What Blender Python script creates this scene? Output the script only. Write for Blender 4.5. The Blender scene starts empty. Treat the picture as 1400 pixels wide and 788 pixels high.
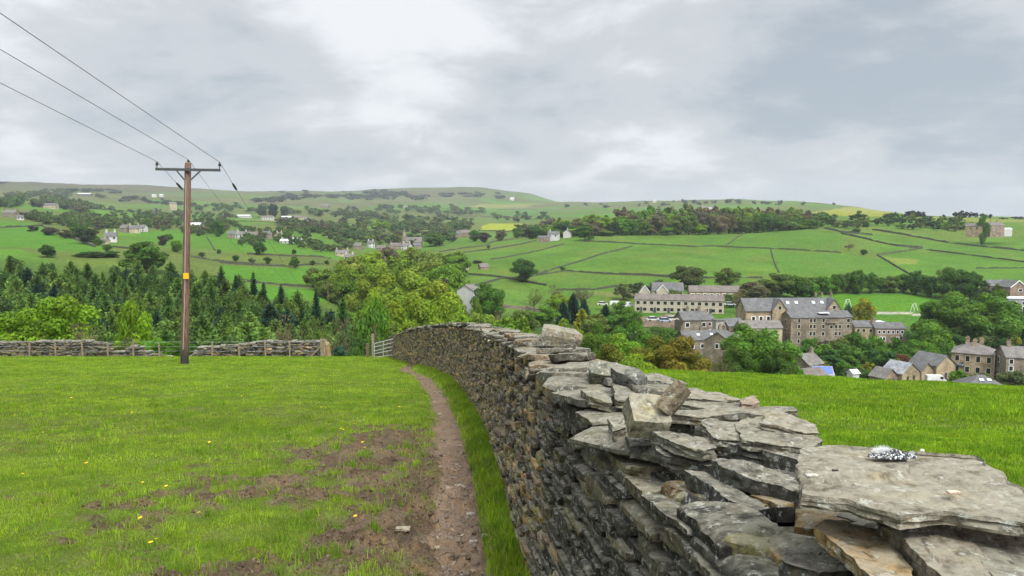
import bpy, math, random
import numpy as np
from mathutils import Vector, Matrix

rnd = random.Random(11)
rng = np.random.default_rng(11)
S = bpy.context.scene
COL = S.collection
PI = math.pi

# ------------------------------------------------------------------ camera maths
F = 1038.0
PITCH = math.atan(89.0 / F)
CP, SP = math.cos(PITCH), math.sin(PITCH)


def uz(px, row):
    """direction through a point of the photo: x/Y and z/Y"""
    t = (394.0 - row) / F
    d = CP + t * SP
    return ((px - 700.0) / F) / d, (t * CP - SP) / d


def rs(row):
    return uz(700, row)[1]


# ------------------------------------------------------------------ noise
def _h(ix, iy, iz, s):
    h = (ix.astype(np.uint32) * np.uint32(374761393) + iy.astype(np.uint32) * np.uint32(668265263)
         + iz.astype(np.uint32) * np.uint32(2147483647) + np.uint32(s * 974711 + 13))
    h = (h ^ (h >> np.uint32(13))) * np.uint32(1274126177)
    h = (h ^ (h >> np.uint32(15))) * np.uint32(2246822519)
    h = h ^ (h >> np.uint32(16))
    return h.astype(np.float64) / 4294967295.0


def vn2(x, y, s=0):
    x = np.asarray(x, float); y = np.asarray(y, float)
    xi = np.floor(x); yi = np.floor(y)
    fx = x - xi; fy = y - yi
    fx = fx * fx * (3 - 2 * fx); fy = fy * fy * (3 - 2 * fy)
    xi = xi.astype(np.int64); yi = yi.astype(np.int64); z = np.zeros_like(xi)
    a = _h(xi, yi, z, s); b = _h(xi + 1, yi, z, s); c = _h(xi, yi + 1, z, s); d = _h(xi + 1, yi + 1, z, s)
    return (a * (1 - fx) + b * fx) * (1 - fy) + (c * (1 - fx) + d * fx) * fy


def fbm2(x, y, s=0, o=4, g=0.5):
    r = 0; a = 1; t = 0
    for k in range(o):
        r = r + a * vn2(np.asarray(x) * 2 ** k + 17.3 * k, np.asarray(y) * 2 ** k - 9.1 * k, s + k); t += a; a *= g
    return r / t


def vn3(p, s=0):
    i = np.floor(p); f = p - i; f = f * f * (3 - 2 * f); i = i.astype(np.int64)
    r = 0
    for dx in (0, 1):
        wx = f[..., 0] if dx else 1 - f[..., 0]
        for dy in (0, 1):
            wy = f[..., 1] if dy else 1 - f[..., 1]
            for dz in (0, 1):
                wz = f[..., 2] if dz else 1 - f[..., 2]
                r = r + wx * wy * wz * _h(i[..., 0] + dx, i[..., 1] + dy, i[..., 2] + dz, s)
    return r


def fbm3(p, s=0, o=3):
    r = 0; a = 1; t = 0
    for k in range(o):
        r = r + a * vn3(p * 2 ** k + 5.7 * k, s + k); t += a; a *= .5
    return r / t


def sstep(a, b, x):
    t = np.clip((x - a) / (b - a), 0, 1)
    return t * t * (3 - 2 * t)


def pchip(xk, yk, x):
    """monotone cubic; yk may be (n,) or (n,m)"""
    xk = np.asarray(xk, float); yk = np.asarray(yk, float)
    one = yk.ndim == 1
    if one: yk = yk[:, None]
    h = np.diff(xk)[:, None]; d = np.diff(yk, axis=0) / h
    m = np.zeros_like(yk)
    m[0] = d[0]; m[-1] = d[-1]
    if len(xk) > 2:
        w1 = 2 * h[1:] + h[:-1]; w2 = h[1:] + 2 * h[:-1]
        ok = d[1:] * d[:-1] > 0
        with np.errstate(divide='ignore', invalid='ignore'):
            mm = (w1 + w2) / (w1 / d[:-1] + w2 / d[1:])
        m[1:-1] = np.where(ok, mm, 0)
    x = np.asarray(x, float)
    i = np.clip(np.searchsorted(xk, x) - 1, 0, len(xk) - 2)
    hh = h[i]; t = np.clip((x[:, None] - xk[i][:, None]) / hh, -.6, 1.0 if True else 9)
    r = (2 * t ** 3 - 3 * t ** 2 + 1) * yk[i] + (t ** 3 - 2 * t ** 2 + t) * hh * m[i] + (-2 * t ** 3 + 3 * t ** 2) * yk[i + 1] + (t ** 3 - t ** 2) * hh * m[i + 1]
    return r[:, 0] if one else r


# ------------------------------------------------------------------ object helpers
def tag(o, label=None, cat=None, group=None, kind=None):
    if label: o['label'] = label
    if cat: o['category'] = cat
    if group: o['group'] = group
    if kind: o['kind'] = kind
    elif cat: o['kind'] = 'thing'
    return o


def empty(name, loc, label, cat, group=None, rz=0.0):
    o = bpy.data.objects.new(name, None)
    o.empty_display_size = .2
    COL.objects.link(o)
    o.location = loc; o.rotation_euler = (0, 0, rz)
    return tag(o, label, cat, group)


def raw_mesh(name, V, faces, mats, attrs=None, sharp=None, smooth=False):
    """faces: list of (index array (n,k), material slot)"""
    me = bpy.data.meshes.new(name)
    V = np.asarray(V, np.float32)
    me.vertices.add(len(V)); me.vertices.foreach_set('co', V.ravel())
    ls = []; st = []; mi = []; pos = 0
    for fa, m in faces:
        fa = np.asarray(fa, np.int32)
        if len(fa) == 0: continue
        k = fa.shape[1]
        ls.append(fa.ravel()); st.append(pos + np.arange(len(fa)) * k); mi.append(np.full(len(fa), m)); pos += fa.size
    ls = np.concatenate(ls).astype(np.int32); st = np.concatenate(st).astype(np.int32); mi = np.concatenate(mi).astype(np.int32)
    me.loops.add(len(ls)); me.polygons.add(len(st))
    me.polygons.foreach_set('loop_start', st)
    me.loops.foreach_set('vertex_index', ls)
    me.polygons.foreach_set('material_index', mi)
    me.update(calc_edges=True)
    for m in mats: me.materials.append(m)
    for k, a in (attrs or {}).items():
        a = np.asarray(a, np.float32)
        if a.shape[1] == 3: a = np.concatenate([a, np.ones((len(a), 1), np.float32)], 1)
        me.attributes.new(k, 'FLOAT_COLOR', 'POINT').data.foreach_set('color', a.ravel())
    if smooth or sharp is not None:
        me.polygons.foreach_set('use_smooth', np.ones(len(st), bool))
    else:
        me.polygons.foreach_set('use_smooth', np.zeros(len(st), bool))
    if sharp is not None: me.set_sharp_from_angle(angle=math.radians(sharp))
    return me


def link(name, me, parent=None, loc=None):
    o = bpy.data.objects.new(name, me); COL.objects.link(o)
    if parent is not None: o.parent = parent
    if loc is not None: o.location = loc
    return o


class MB:
    """collects boxes, prisms and tubes into one mesh"""

    def __init__(s): s.v = []; s.f = []; s.m = []

    def poly(s, pts, m=0):
        b = len(s.v); s.v += [tuple(p) for p in pts]; s.f.append(list(range(b, b + len(pts)))); s.m.append(m)

    def hexa(s, p, m=0):
        b = len(s.v); s.v += [tuple(q) for q in p]
        for f in ((3, 2, 1, 0), (4, 5, 6, 7), (0, 1, 5, 4), (1, 2, 6, 5), (2, 3, 7, 6), (3, 0, 4, 7)):
            s.f.append([b + i for i in f]); s.m.append(m)

    def box(s, x0, x1, y0, y1, z0, z1, m=0):
        s.hexa([(x0, y0, z0), (x1, y0, z0), (x1, y1, z0), (x0, y1, z0), (x0, y0, z1), (x1, y0, z1), (x1, y1, z1), (x0, y1, z1)], m)

    def tube(s, pts, r, n=8, m=0, caps=True):
        pts = [Vector(p) for p in pts]
        rr = r if isinstance(r, (list, tuple)) else [r] * len(pts)
        b = len(s.v)
        for i, p in enumerate(pts):
            d = (pts[min(i + 1, len(pts) - 1)] - pts[max(i - 1, 0)]).normalized()
            a = d.cross(Vector((0, 0, 1)))
            if a.length < .3: a = d.cross(Vector((1, 0, 0)))
            a.normalize(); c = d.cross(a)
            for k in range(n):
                t = 2 * PI * k / n
                s.v.append(tuple(p + (a * math.cos(t) + c * math.sin(t)) * rr[i]))
        for i in range(len(pts) - 1):
            for k in range(n):
                s.f.append([b + i * n + k, b + i * n + (k + 1) % n, b + (i + 1) * n + (k + 1) % n, b + (i + 1) * n + k]); s.m.append(m)
        if caps:
            s.f.append([b + k for k in range(n)][::-1]); s.m.append(m)
            s.f.append([b + (len(pts) - 1) * n + k for k in range(n)]); s.m.append(m)

    def mesh(s, name, mats, sharp=None):
        me = bpy.data.meshes.new(name)
        me.from_pydata(s.v, [], s.f); me.update()
        for m in (mats if isinstance(mats, (list, tuple)) else [mats]): me.materials.append(m)
        me.polygons.foreach_set('material_index', np.array(s.m, np.int32))
        if sharp is not None:
            me.polygons.foreach_set('use_smooth', np.ones(len(s.f), bool)); me.set_sharp_from_angle(angle=math.radians(sharp))
        return me

    def build(s, name, mats, parent=None, sharp=None):
        return link(name, s.mesh(name, mats, sharp), parent)


# ------------------------------------------------------------------ material helpers
def mat_new(name):
    m = bpy.data.materials.new(name); m.use_nodes = True
    nt = m.node_tree
    return m, nt, nt.nodes['Principled BSDF'], nt.nodes['Material Output']


def nd(nt, t, **kw):
    n = nt.nodes.new(t)
    for k, v in kw.items():
        if k.startswith('i_'): n.inputs[k[2:].replace('_', ' ')].default_value = v
        else: setattr(n, k, v)
    return n


def mixc(nt, a, b, fac, mode='MIX'):
    n = nt.nodes.new('ShaderNodeMix'); n.data_type = 'RGBA'; n.blend_type = mode
    for idx, v in ((6, a), (7, b)):
        if hasattr(v, 'is_linked') or isinstance(v, bpy.types.NodeSocket): nt.links.new(v, n.inputs[idx])
        else: n.inputs[idx].default_value = (*v, 1) if len(v) == 3 else v
    if isinstance(fac, bpy.types.NodeSocket): nt.links.new(fac, n.inputs[0])
    else: n.inputs[0].default_value = fac
    return n.outputs[2]


def ramp(nt, src, a, b, c0=0.0, c1=1.0):
    n = nt.nodes.new('ShaderNodeMapRange'); n.interpolation_type = 'SMOOTHSTEP'
    n.inputs['From Min'].default_value = a; n.inputs['From Max'].default_value = b
    n.inputs['To Min'].default_value = c0; n.inputs['To Max'].default_value = c1
    nt.links.new(src, n.inputs['Value'])
    return n.outputs['Result']


def noise(nt, scale, detail=4, rough=.55, vec=None, dist=0.0):
    n = nd(nt, 'ShaderNodeTexNoise'); n.inputs['Scale'].default_value = scale; n.inputs['Detail'].default_value = detail
    n.inputs['Roughness'].default_value = rough; n.inputs['Distortion'].default_value = dist
    if vec is not None: nt.links.new(vec, n.inputs['Vector'])
    return n.outputs['Fac']


def bump(nt, bsdf, h, dist, strength=1.0):
    b = nd(nt, 'ShaderNodeBump'); b.inputs['Distance'].default_value = dist; b.inputs['Strength'].default_value = strength
    nt.links.new(h, b.inputs['Height']); nt.links.new(b.outputs['Normal'], bsdf.inputs['Normal'])


def obj_co(nt):
    return nd(nt, 'ShaderNodeTexCoord').outputs['Object']


def pos_co(nt):
    return nd(nt, 'ShaderNodeNewGeometry').outputs['Position']


def vmath(nt, op, a, b=None):
    n = nt.nodes.new('ShaderNodeVectorMath'); n.operation = op
    nt.links.new(a, n.inputs[0])
    if b is not None: n.inputs[1].default_value = b
    return n.outputs[0]


def fmath(nt, op, a, b):
    n = nt.nodes.new('ShaderNodeMath'); n.operation = op
    for i, v in ((0, a), (1, b)):
        if isinstance(v, bpy.types.NodeSocket): nt.links.new(v, n.inputs[i])
        else: n.inputs[i].default_value = v
    return n.outputs[0]


def plain(name, col, rough=.8, var=.15, scale=3.0, metal=0.0, spec=.3, bmp=0.0):
    m, nt, b, _ = mat_new(name)
    c = noise(nt, scale, 4, .6, obj_co(nt))
    nt.links.new(mixc(nt, [x * (1 - var) for x in col], [min(1, x * (1 + var)) for x in col], ramp(nt, c, .3, .7)), b.inputs['Base Color'])
    b.inputs['Roughness'].default_value = rough; b.inputs['Metallic'].default_value = metal; b.inputs['Specular IOR Level'].default_value = spec
    if bmp: bump(nt, b, c, bmp)
    return m
SKY_OFF = (3.0, 1.0, 0.0)
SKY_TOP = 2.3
SKY_K = .58
SUN_E = 1.5
HAZE = 0.0001
EXPO = 0.84
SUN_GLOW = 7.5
# ------------------------------------------------------------------ terrain
def z_near(x, y):
    yy = np.asarray(y, float); xx = np.asarray(x, float)
    return -1.65 - .125 * yy - .00037 * yy * np.abs(yy) - .03 * np.clip(xx - 1.2, 0, None)


# photo column, end of the near field, then (depth, height) with heights given by the photo row in which they show
def R(Y, row): return (Y, rs(row) * Y)


TAB = [
    (-420, 46, [(62, -14), (80, -23), (110, -28), (180, -26), (240, -20), R(300, 346), R(450, 322), R(600, 303), R(900, 287), R(1800, 268), R(3200, 250), R(6500, 262)]),
    (0, 46, [(62, -14.5), (80, -24), (110, -28), (180, -27), (240, -21), R(300, 346), R(450, 323), R(600, 305), R(900, 287), R(1800, 268), R(3200, 250), R(6500, 262)]),
    (110, 46, [(62, -15), (80, -24.5), (110, -28.5), (180, -27.5), (240, -22), R(300, 354), R(430, 332), R(600, 312), R(900, 296), R(1700, 276), R(3200, 253), R(6500, 262)]),
    (210, 46, [(62, -15), (80, -25), (110, -29), (180, -28), (240, -23), R(300, 362), R(420, 340), R(600, 319), R(900, 304), R(1500, 289), R(2500, 269), R(3600, 255.5), R(6500, 264)]),
    (330, 46, [(62, -15.5), (80, -25), (110, -29), (180, -30), (240, -28), R(290, 392), R(340, 374), R(430, 351), R(560, 330), R(800, 312), R(1200, 300), R(2000, 283), R(3600, 262), R(6500, 268)]),
    (430, 46, [(62, -16), (80, -26), (110, -30), (180, -32), (240, -31.5), R(290, 407), R(340, 386), R(430, 358), R(560, 338), R(800, 319), R(1200, 304), R(2000, 285), R(3600, 263.5), R(6500, 268)]),
    (490, 46, [(62, -16.5), (90, -28), (150, -35), (240, -37), (320, -36), (400, -31), R(520, 353), R(650, 340), R(850, 325), R(1200, 308), R(2000, 290), R(3000, 274), R(4200, 262), R(6500, 268)]),
    (560, 46, [(62, -17), (90, -28), (150, -36), (240, -39), (320, -38), (400, -34), R(520, 360), R(650, 344), R(850, 328), R(1200, 312), R(2000, 291), R(3000, 275), R(4200, 259), R(6500, 266)]),
    (640, 42, [(60, -14), (100, -25), (160, -33), (260, -36), R(330, 402), R(420, 374), R(520, 353), R(620, 339), R(760, 328), R(1000, 318), R(1700, 300), R(2800, 281), R(4200, 256.5), R(6500, 265)]),
    (720, 36, [(60, -13), (100, -22), (160, -30), (250, -34), R(310, 419), R(390, 384), R(500, 353), R(600, 336), R(680, 328), R(800, 325), R(1100, 315), R(1800, 297), R(3000, 281), R(4200, 264), R(6500, 272)]),
    (770, 33, [(60, -12.8), (100, -22), (170, -31.5), (250, -34.5), R(305, 424), R(375, 390), R(480, 357), R(600, 331), R(670, 321), R(800, 319), R(1150, 308), R(2000, 290), R(3600, 276.5), R(6500, 283)]),
    (820, 32, [(60, -12.6), (110, -23.5), (180, -33), (245, -35.5), R(300, 427), R(370, 391), R(470, 357), R(600, 327), R(660, 318), R(800, 316), R(1200, 305), R(2000, 288), R(3400, 277.5), R(6500, 284)]),
    (900, 29, [(60, -12.7), (110, -24.5), (180, -34.5), (240, -37), R(280, 434), R(300, 424), R(350, 398), R(450, 359), R(560, 335), R(650, 319), R(750, 315), R(1100, 307), R(2000, 286), R(3200, 276), R(6500, 284)]),
    (1000, 28, [(60, -13), (110, -25.5), (180, -36.5), (230, -39), R(270, 442), R(320, 407), R(400, 378), R(500, 350), R(640, 320), R(720, 315), R(1000, 308), R(1800, 287), R(3000, 273.5), R(6500, 284)]),
    (1100, 27, [(60, -13.3), (110, -26), (180, -38.5), (225, -41), R(252, 468), R(285, 440), R(330, 408), R(400, 380), R(500, 350), R(620, 316), R(680, 310), R(760, 307), R(1000, 291.5), R(1150, 294), R(3000, 277.5), R(6500, 286)]),
    (1160, 27, [(60, -13.4), (110, -26.5), (180, -39.5), (225, -42), R(255, 467), R(285, 442), R(340, 402), R(400, 379), R(500, 349), R(610, 319), R(680, 309), R(800, 300), R(1000, 291), R(1150, 293), R(3000, 282.5), R(6500, 290)]),
    (1215, 26, [(60, -13.6), (110, -26.5), (180, -40), (225, -42.3), R(258, 464), R(288, 440), R(340, 402), R(400, 379), R(500, 349), R(600, 323), R(690, 308), R(820, 299), R(1000, 292), R(1150, 293), R(3000, 291), R(6500, 296)]),
    (1300, 26, [(60, -13.8), (110, -27), (180, -40.5), (225, -43), R(260, 464), R(292, 436), R(340, 404), R(400, 380), R(500, 350), R(600, 327), R(700, 310), R(820, 302), R(1000, 296), R(1300, 300), R(6500, 303)]),
    (1400, 25, [(60, -14), (110, -27.5), (180, -41.5), (230, -43.5), R(272, 450), R(310, 421), R(350, 399), R(420, 374), R(520, 346), R(620, 325), R(720, 312), R(900, 303), R(1050, 297), R(1400, 301), R(6500, 304)]),
    (1800, 25, [(60, -14.5), (110, -28), (180, -42), (230, -44), R(272, 450), R(310, 421), R(350, 399), R(420, 374), R(520, 346), R(620, 325), R(720, 312), R(900, 303), R(1050, 296), R(1400, 301), R(6500, 304)]),
]
NU, NR = 720, 900
UMAX = 0.95
US = np.linspace(-UMAX, UMAX, NU)
LY0, LY1 = math.log(.6), math.log(6500)
LYS = np.linspace(LY0, LY1, NR)
YS = np.exp(LYS)
uk = np.array([uz(c[0], 305)[0] for c in TAB])
colz = np.zeros((len(TAB), NR))
for i, (c, yc, pts) in enumerate(TAB):
    yk = [yc * .8, yc * .9, yc]
    zk = [float(z_near(uk[i] * y, y)) for y in yk]
    # the field rolls over beyond the near ground
    for (Y, z) in pts:
        if Y > yc * 1.2: yk.append(Y); zk.append(z)
    far = pchip(np.log(yk), zk, LYS)
    colz[i] = np.where(YS < yc * .88, 0, far)
ycs = np.array([c[1] for c in TAB], float)
YC = pchip(uk, ycs, US)
ZT = pchip(uk, colz, US).T            # (NR, NU)
GX = US[None, :] * YS[:, None]
GY = np.repeat(YS[:, None], NU, 1)
ZN = z_near(GX, GY)
# columns blend between near function and table at their own crest
ck = np.array([[1.0 if y < c[1] * .9 else 0.0 for y in YS] for c in TAB])
W = sstep(.99, .86, GY / YC[None, :])
colz2 = np.zeros_like(colz)
for i, (c, yc, pts) in enumerate(TAB):
    colz2[i] = np.where(YS < yc * .88, z_near(uk[i] * YS, YS), colz[i])
ZT = pchip(uk, colz2, US).T
GZ = ZN * W + ZT * (1 - W)
# undulation of the far ground
far = sstep(60, 300, GY)
GZ += far * (fbm2(GX / 60, GY / 60, 3, 3) - .5) * 2.2 * np.clip(GY / 600, .35, 2.5)
GZ += sstep(900, 2500, GY) * (fbm2(GX / 300, GY / 300, 9, 4) - .5) * 22


def ground(x, y):
    x = np.asarray(x, float); y = np.asarray(y, float)
    shp = np.broadcast(x, y).shape
    x, y = np.broadcast_arrays(x, y)
    yc = np.clip(y, YS[0], YS[-1] * .999)
    fi = (np.log(yc) - LY0) / (LY1 - LY0) * (NR - 1)
    fj = (np.clip(x / yc, -UMAX * .999, UMAX * .999) + UMAX) / (2 * UMAX) * (NU - 1)
    i = np.clip(fi.astype(int), 0, NR - 2); j = np.clip(fj.astype(int), 0, NU - 2)
    a = fi - i; b = fj - j
    z = (GZ[i, j] * (1 - b) + GZ[i, j + 1] * b) * (1 - a) + (GZ[i + 1, j] * (1 - b) + GZ[i + 1, j + 1] * b) * a
    z = np.where(y < YS[0], z_near(x, y), z)
    return z if shp else float(z)


def hit(px, row, ymin=1.0):
    """where the line of sight through a photo point meets the ground beyond depth ymin"""
    u, k = uz(px, row)
    g = ground(u * YS, YS)
    below = (YS >= ymin) & (g >= k * YS)
    if not below.any(): i = NR - 2
    else: i = int(np.argmax(below))
    if i > 0 and YS[i - 1] >= ymin:
        d0 = k * YS[i - 1] - g[i - 1]; d1 = k * YS[i] - g[i]
        t = d0 / (d0 - d1) if d0 != d1 else 0
        Y = YS[i - 1] + (YS[i] - YS[i - 1]) * min(1, max(0, t))
    else: Y = YS[i]
    return Vector((u * Y, Y, float(ground(u * Y, Y))))


def at(px, row, Y):
    u, k = uz(px, row)
    return Vector((u * Y, Y, k * Y))


# ------------------------------------------------------------------ the foreground wall and the path in plan
wb = [(720, 788), (691, 682), (666, 598), (645, 555), (617, 520), (584, 504), (556, 496)]
wpts = [(.74, -2.0), (.60, -.6), (.405, 1.4)]
for p in wb:
    h_ = hit(*p); wpts.append((h_.x, h_.y))
wpts = [p for p in wpts if p[1] < 40]
wpts += [(-7.1, 43.8), (-8.4, 48.0)]
wpts.sort(key=lambda p: p[1])
WY = np.array([p[1] for p in wpts]); WX = np.array([p[0] for p in wpts])


def xwall(y): return pchip(WY, WX, np.atleast_1d(np.asarray(y, float)))


pp = [(640, 788), (636, 700), (622, 607), (602, 546), (580, 518), (556, 503)]
ph = [hit(*p) for p in pp]
PYk = np.array([-3.0, 1.5] + [p.y for p in ph] + [46.0]); PXk = np.array([-.02, -.2] + [p.x for p in ph] + [ph[-1].x - .5])
o_ = np.argsort(PYk); PYk = PYk[o_]; PXk = PXk[o_]


def xpath(y): return pchip(PYk, PXk, np.atleast_1d(np.asarray(y, float)))


def masks(x, y):
    """bare path, mud and grass cover of the near pasture"""
    dp = x - xpath(np.ravel(y)).reshape(np.shape(y))
    n = fbm2(x * 2.2, y * 2.2, 21, 4); n2 = fbm2(x * .55, y * .55, 31, 4); n3 = fbm2(x * 7, y * 7, 41, 3)
    wdt = .175 + .24 * (n - .5) + .05 * sstep(4, 12, y)
    path = sstep(wdt + .09, wdt - .05, np.abs(dp + .20 * (n3 - .5) + .16 * (n2 - .5)))
    end = sstep(44.5, 38, y)
    path = path * end
    # trodden ground left of the path, and the poached patches of the pasture
    sh = sstep(1.05, .15, -dp + (n - .5) * 1.0) * (dp < 0.1) * sstep(17, 6, y)
    po = sstep(.50, .62, n2 * .62 + n3 * .22 + n * .16 + .13 * sstep(16, 5, y) - .05 * sstep(-1.0, -4.5, x) - .085) * sstep(24, 9, y)
    e = sstep(.45, .6, fbm2(x * .9, y * .9, 55, 3)) * .35 * sstep(30, 12, y)
    mud = np.clip(np.maximum(np.maximum(sh * (.75 + .5 * (n - .4)), po), e * n3 * 1.3), 0, 1)
    mud = np.where(dp > .1, 0, mud)
    return path, mud, dp


# ------------------------------------------------------------------ ground colours
near_band = (GY < 60)
x_, y_ = GX[near_band], GY[near_band]
pth, mud, dpt = masks(x_, y_)
left_ = x_ < xwall(y_) + .2
pth = np.where(left_, pth, 0); mud = np.where(left_, mud, 0)
COLR = np.zeros((NR, NU, 3))
n_ = fbm2(x_ * 5, y_ * 5, 61, 4)[:, None]
n_b = fbm2(x_ * .35, y_ * .35, 63, 3)[:, None]
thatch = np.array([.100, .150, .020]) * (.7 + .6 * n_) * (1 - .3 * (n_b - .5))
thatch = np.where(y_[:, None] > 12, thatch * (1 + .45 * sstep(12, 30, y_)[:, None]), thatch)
soil = np.array([.122, .090, .062]) * (.35 + 1.3 * n_)
dirt = np.array([.205, .152, .112]) * (.72 + .5 * n_)
c_ = thatch * (1 - mud[:, None]) + soil * mud[:, None]
c_ = c_ * (1 - pth[:, None]) + dirt * pth[:, None]
COLR[near_band] = c_
fb = ~near_band
xf, yf = GX[fb], GY[fb]
u_f = xf / yf
nn = fbm2(xf / 18, yf / 18, 71, 4)[:, None]; nl = fbm2(xf / 130, yf / 130, 72, 3)[:, None]; nf = fbm2(xf / 4, yf / 4, 73, 3)[:, None]


def cells(x, y, size, s):
    """id noise of irregular fields"""
    xx = x / size + .35 * vn2(x / size, y / size, s); yy = y / (size * .6) + .35 * vn2(x / size + 9, y / size, s)
    i = np.floor(xx).astype(np.int64); j = np.floor(yy).astype(np.int64)
    best = np.full(x.shape, 1e9); val = np.zeros(x.shape); sec = np.full(x.shape, 1e9)
    for a in (-1, 0, 1):
        for b in (-1, 0, 1):
            z0 = np.zeros_like(i)
            cx = i + a + .2 + .6 * _h(i + a, j + b, z0, s + 1); cy = j + b + .2 + .6 * _h(i + a, j + b, z0, s + 2)
            d = (xx - cx) ** 2 + (yy - cy) ** 2
            v = _h(i + a, j + b, z0, s + 3)
            m = d < best
            sec = np.where(m, best, np.minimum(sec, d)); val = np.where(m, v, val); best = np.where(m, d, best)
    return val, np.sqrt(sec) - np.sqrt(best)


cv, ce = cells(xf, yf, 150.0, 5)
cv2, ce2 = cells(xf, yf, 420.0, 15)
grn = np.array([.088, .182, .028]); ol = np.array([.110, .142, .040]); brt = np.array([.092, .215, .024]); straw = np.array([.19, .19, .06])
base = grn * (.66 + .62 * nn) * (.85 + .3 * nf)
lush = np.clip((nl - .45) * 3, 0, 1)
base = base * (1 - .35 * lush) + ol * .35 * lush
rush = sstep(.52, .66, fbm2(xf / 26 + 40, yf / 40, 75, 4))[:, None] * .55
base = base * (1 - rush) + np.array([.125, .165, .040]) * rush * (.8 + .4 * nf)
far_c = np.where((cv < .2)[:, None], brt, np.where((cv < .5)[:, None], grn, np.where((cv < .93)[:, None], ol, straw)))
vfar = np.where((cv2 < .35)[:, None], grn, np.where((cv2 < .75)[:, None], ol, np.array([.12, .13, .055])))
base = base * (np.array([.93, .95, .95]) + cv[:, None] * np.array([.22, .10, .05]))
k1 = (sstep(520, 760, yf) * np.where(u_f > .16, 0, 1))[:, None]
k1 = np.maximum(k1, (sstep(240, 330, yf) * (u_f < -.2) * .75)[:, None])
base = base * (1 - k1) + far_c * k1 * (.8 + .4 * nn)
k2 = sstep(1200, 2000, yf)[:, None]
base = base * (1 - k2) + vfar * k2 * (.75 + .5 * nl)
zf = GZ[fb] / yf
moor = np.clip(sstep(.026, .050, zf)[:, None] * sstep(1400, 2600, yf)[:, None] + .0, 0, 1) * .9
moorc = np.array([.098, .092, .050]) * (.7 + .6 * nl)
base = base * (1 - moor) + moorc * moor
# valley floor between plantation and fields, and village gardens: rough scrub
gul = (sstep(60, 75, yf) * sstep(300, 255, yf))[:, None]
base = base * (1 - .75 * gul) + np.array([.045, .075, .022]) * (.6 + .8 * nn) * gul * .75
COLR[fb] = base


def patch(pts, col, ymin=60, mix=1.0):
    """a field of its own colour, its corners found on the ground"""
    P = np.array([tuple(hit(p[0], p[1], ymin))[:2] for p in pts])
    inside = np.zeros(GX.shape, bool)
    ok = (GY > P[:, 1].min() * .98) & (GY < P[:, 1].max() * 1.02)
    xx, yy = GX[ok], GY[ok]
    c = np.zeros(xx.shape, bool)
    for a in range(len(P)):
        x1, y1 = P[a]; x2, y2 = P[(a + 1) % len(P)]
        if y1 == y2: continue
        c ^= ((y1 > yy) != (y2 > yy)) & (xx < (x2 - x1) * (yy - y1) / (y2 - y1) + x1)
    inside[ok] = c
    v = fbm2(GX[inside] / 9, GY[inside] / 9, 81, 3)[:, None]
    COLR[inside] = COLR[inside] * (1 - mix) + np.array(col) * (.85 + .3 * v) * mix


for pts, col, ym, mx in [
    ([(0, 302), (50, 306), (100, 326), (150, 340), (130, 347), (0, 338)], (.075, .195, .022), 240, .9),
    ([(180, 318), (260, 312), (250, 330), (200, 332)], (.075, .195, .022), 240, .8),
    ([(262, 312), (360, 318), (390, 332), (262, 338)], (.078, .185, .024), 240, .8),
    ([(300, 328), (400, 332), (455, 353), (340, 347), (300, 343)], (.080, .195, .022), 240, .8),
    ([(300, 362), (396, 367), (440, 366), (455, 400), (330, 384), (300, 382)], (.075, .20, .020), 240, .95),
    ([(330, 386), (400, 395), (455, 403), (455, 418), (330, 410)], (.075, .20, .020), 240, .95),
    ([(658, 309), (668, 306), (720, 306), (712, 313), (690, 316), (658, 315)], (.26, .31, .03), 500, 1.0),
    ([(655, 279), (735, 278), (720, 284), (640, 284)], (.20, .22, .06), 900, .9),
    ([(640, 290), (720, 286), (800, 290), (720, 296)], (.075, .17, .028), 900, .7),
    ([(1108, 291), (1240, 291), (1225, 297), (1110, 297)], (.24, .26, .045), 650, .95),
    ([(1240, 297), (1400, 300), (1400, 304), (1240, 300)], (.20, .23, .045), 650, .8),
    ([(1210, 352), (1256, 355), (1252, 362), (1226, 361)], (.27, .27, .07), 300, 1.0),
    ([(1116, 402), (1290, 403), (1280, 425), (1120, 425)], (.080, .20, .018), 240, .9),
    ([(1160, 427), (1270, 430), (1270, 446), (1170, 440)], (.065, .165, .02), 240, .85),
    ([(1178, 424), (1215, 427), (1270, 429), (1270, 431), (1215, 430), (1178, 427)], (.40, .39, .36), 240, 1.0),
    ([(868, 424), (1000, 436), (1010, 445), (985, 447), (868, 432)], (.060, .15, .016), 240, .9),
    ([(812, 398), (900, 403), (880, 407), (810, 404)], (.17, .19, .07), 250, .6),
    ([(735, 376), (830, 377), (920, 383), (940, 400), (720, 395)], (.075, .185, .024), 250, .45),
    ([(950, 322), (1110, 315), (1150, 322), (1150, 345), (1054, 340), (950, 337)], (.070, .165, .024), 250, .5),
    ([(1060, 345), (1195, 352), (1255, 378), (1070, 372)], (.078, .190, .026), 250, .6),
    ([(1200, 352), (1262, 343), (1400, 361), (1400, 384), (1266, 382)], (.082, .195, .024), 250, .5),
]:
    patch(pts, col, ym, mx)

# fine relief of the near ground
pz = np.zeros(GX.shape)
lf = fbm2(x_ * 1.1, y_ * 1.1, 91, 3) - .5
md = fbm2(x_ * 5, y_ * 5, 92, 4) - .5
fine = fbm2(x_ * 13, y_ * 13, 93, 4) - .5
fade = sstep(50, 30, y_)
pz[near_band] = fade * (lf * .10 + (md * .13 + fine * .15) * mud * sstep(30, 12, y_) + fine * .018 * pth + md * .025 - .07 * pth + (vn2(x_ * 9, y_ * 9, 97) - .5) * .012 * pth)
GZD = GZ + pz


def ground_d(x, y):
    global GZ
    keep = GZ; GZ = GZD; r = ground(x, y); GZ = keep
    return r
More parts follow.
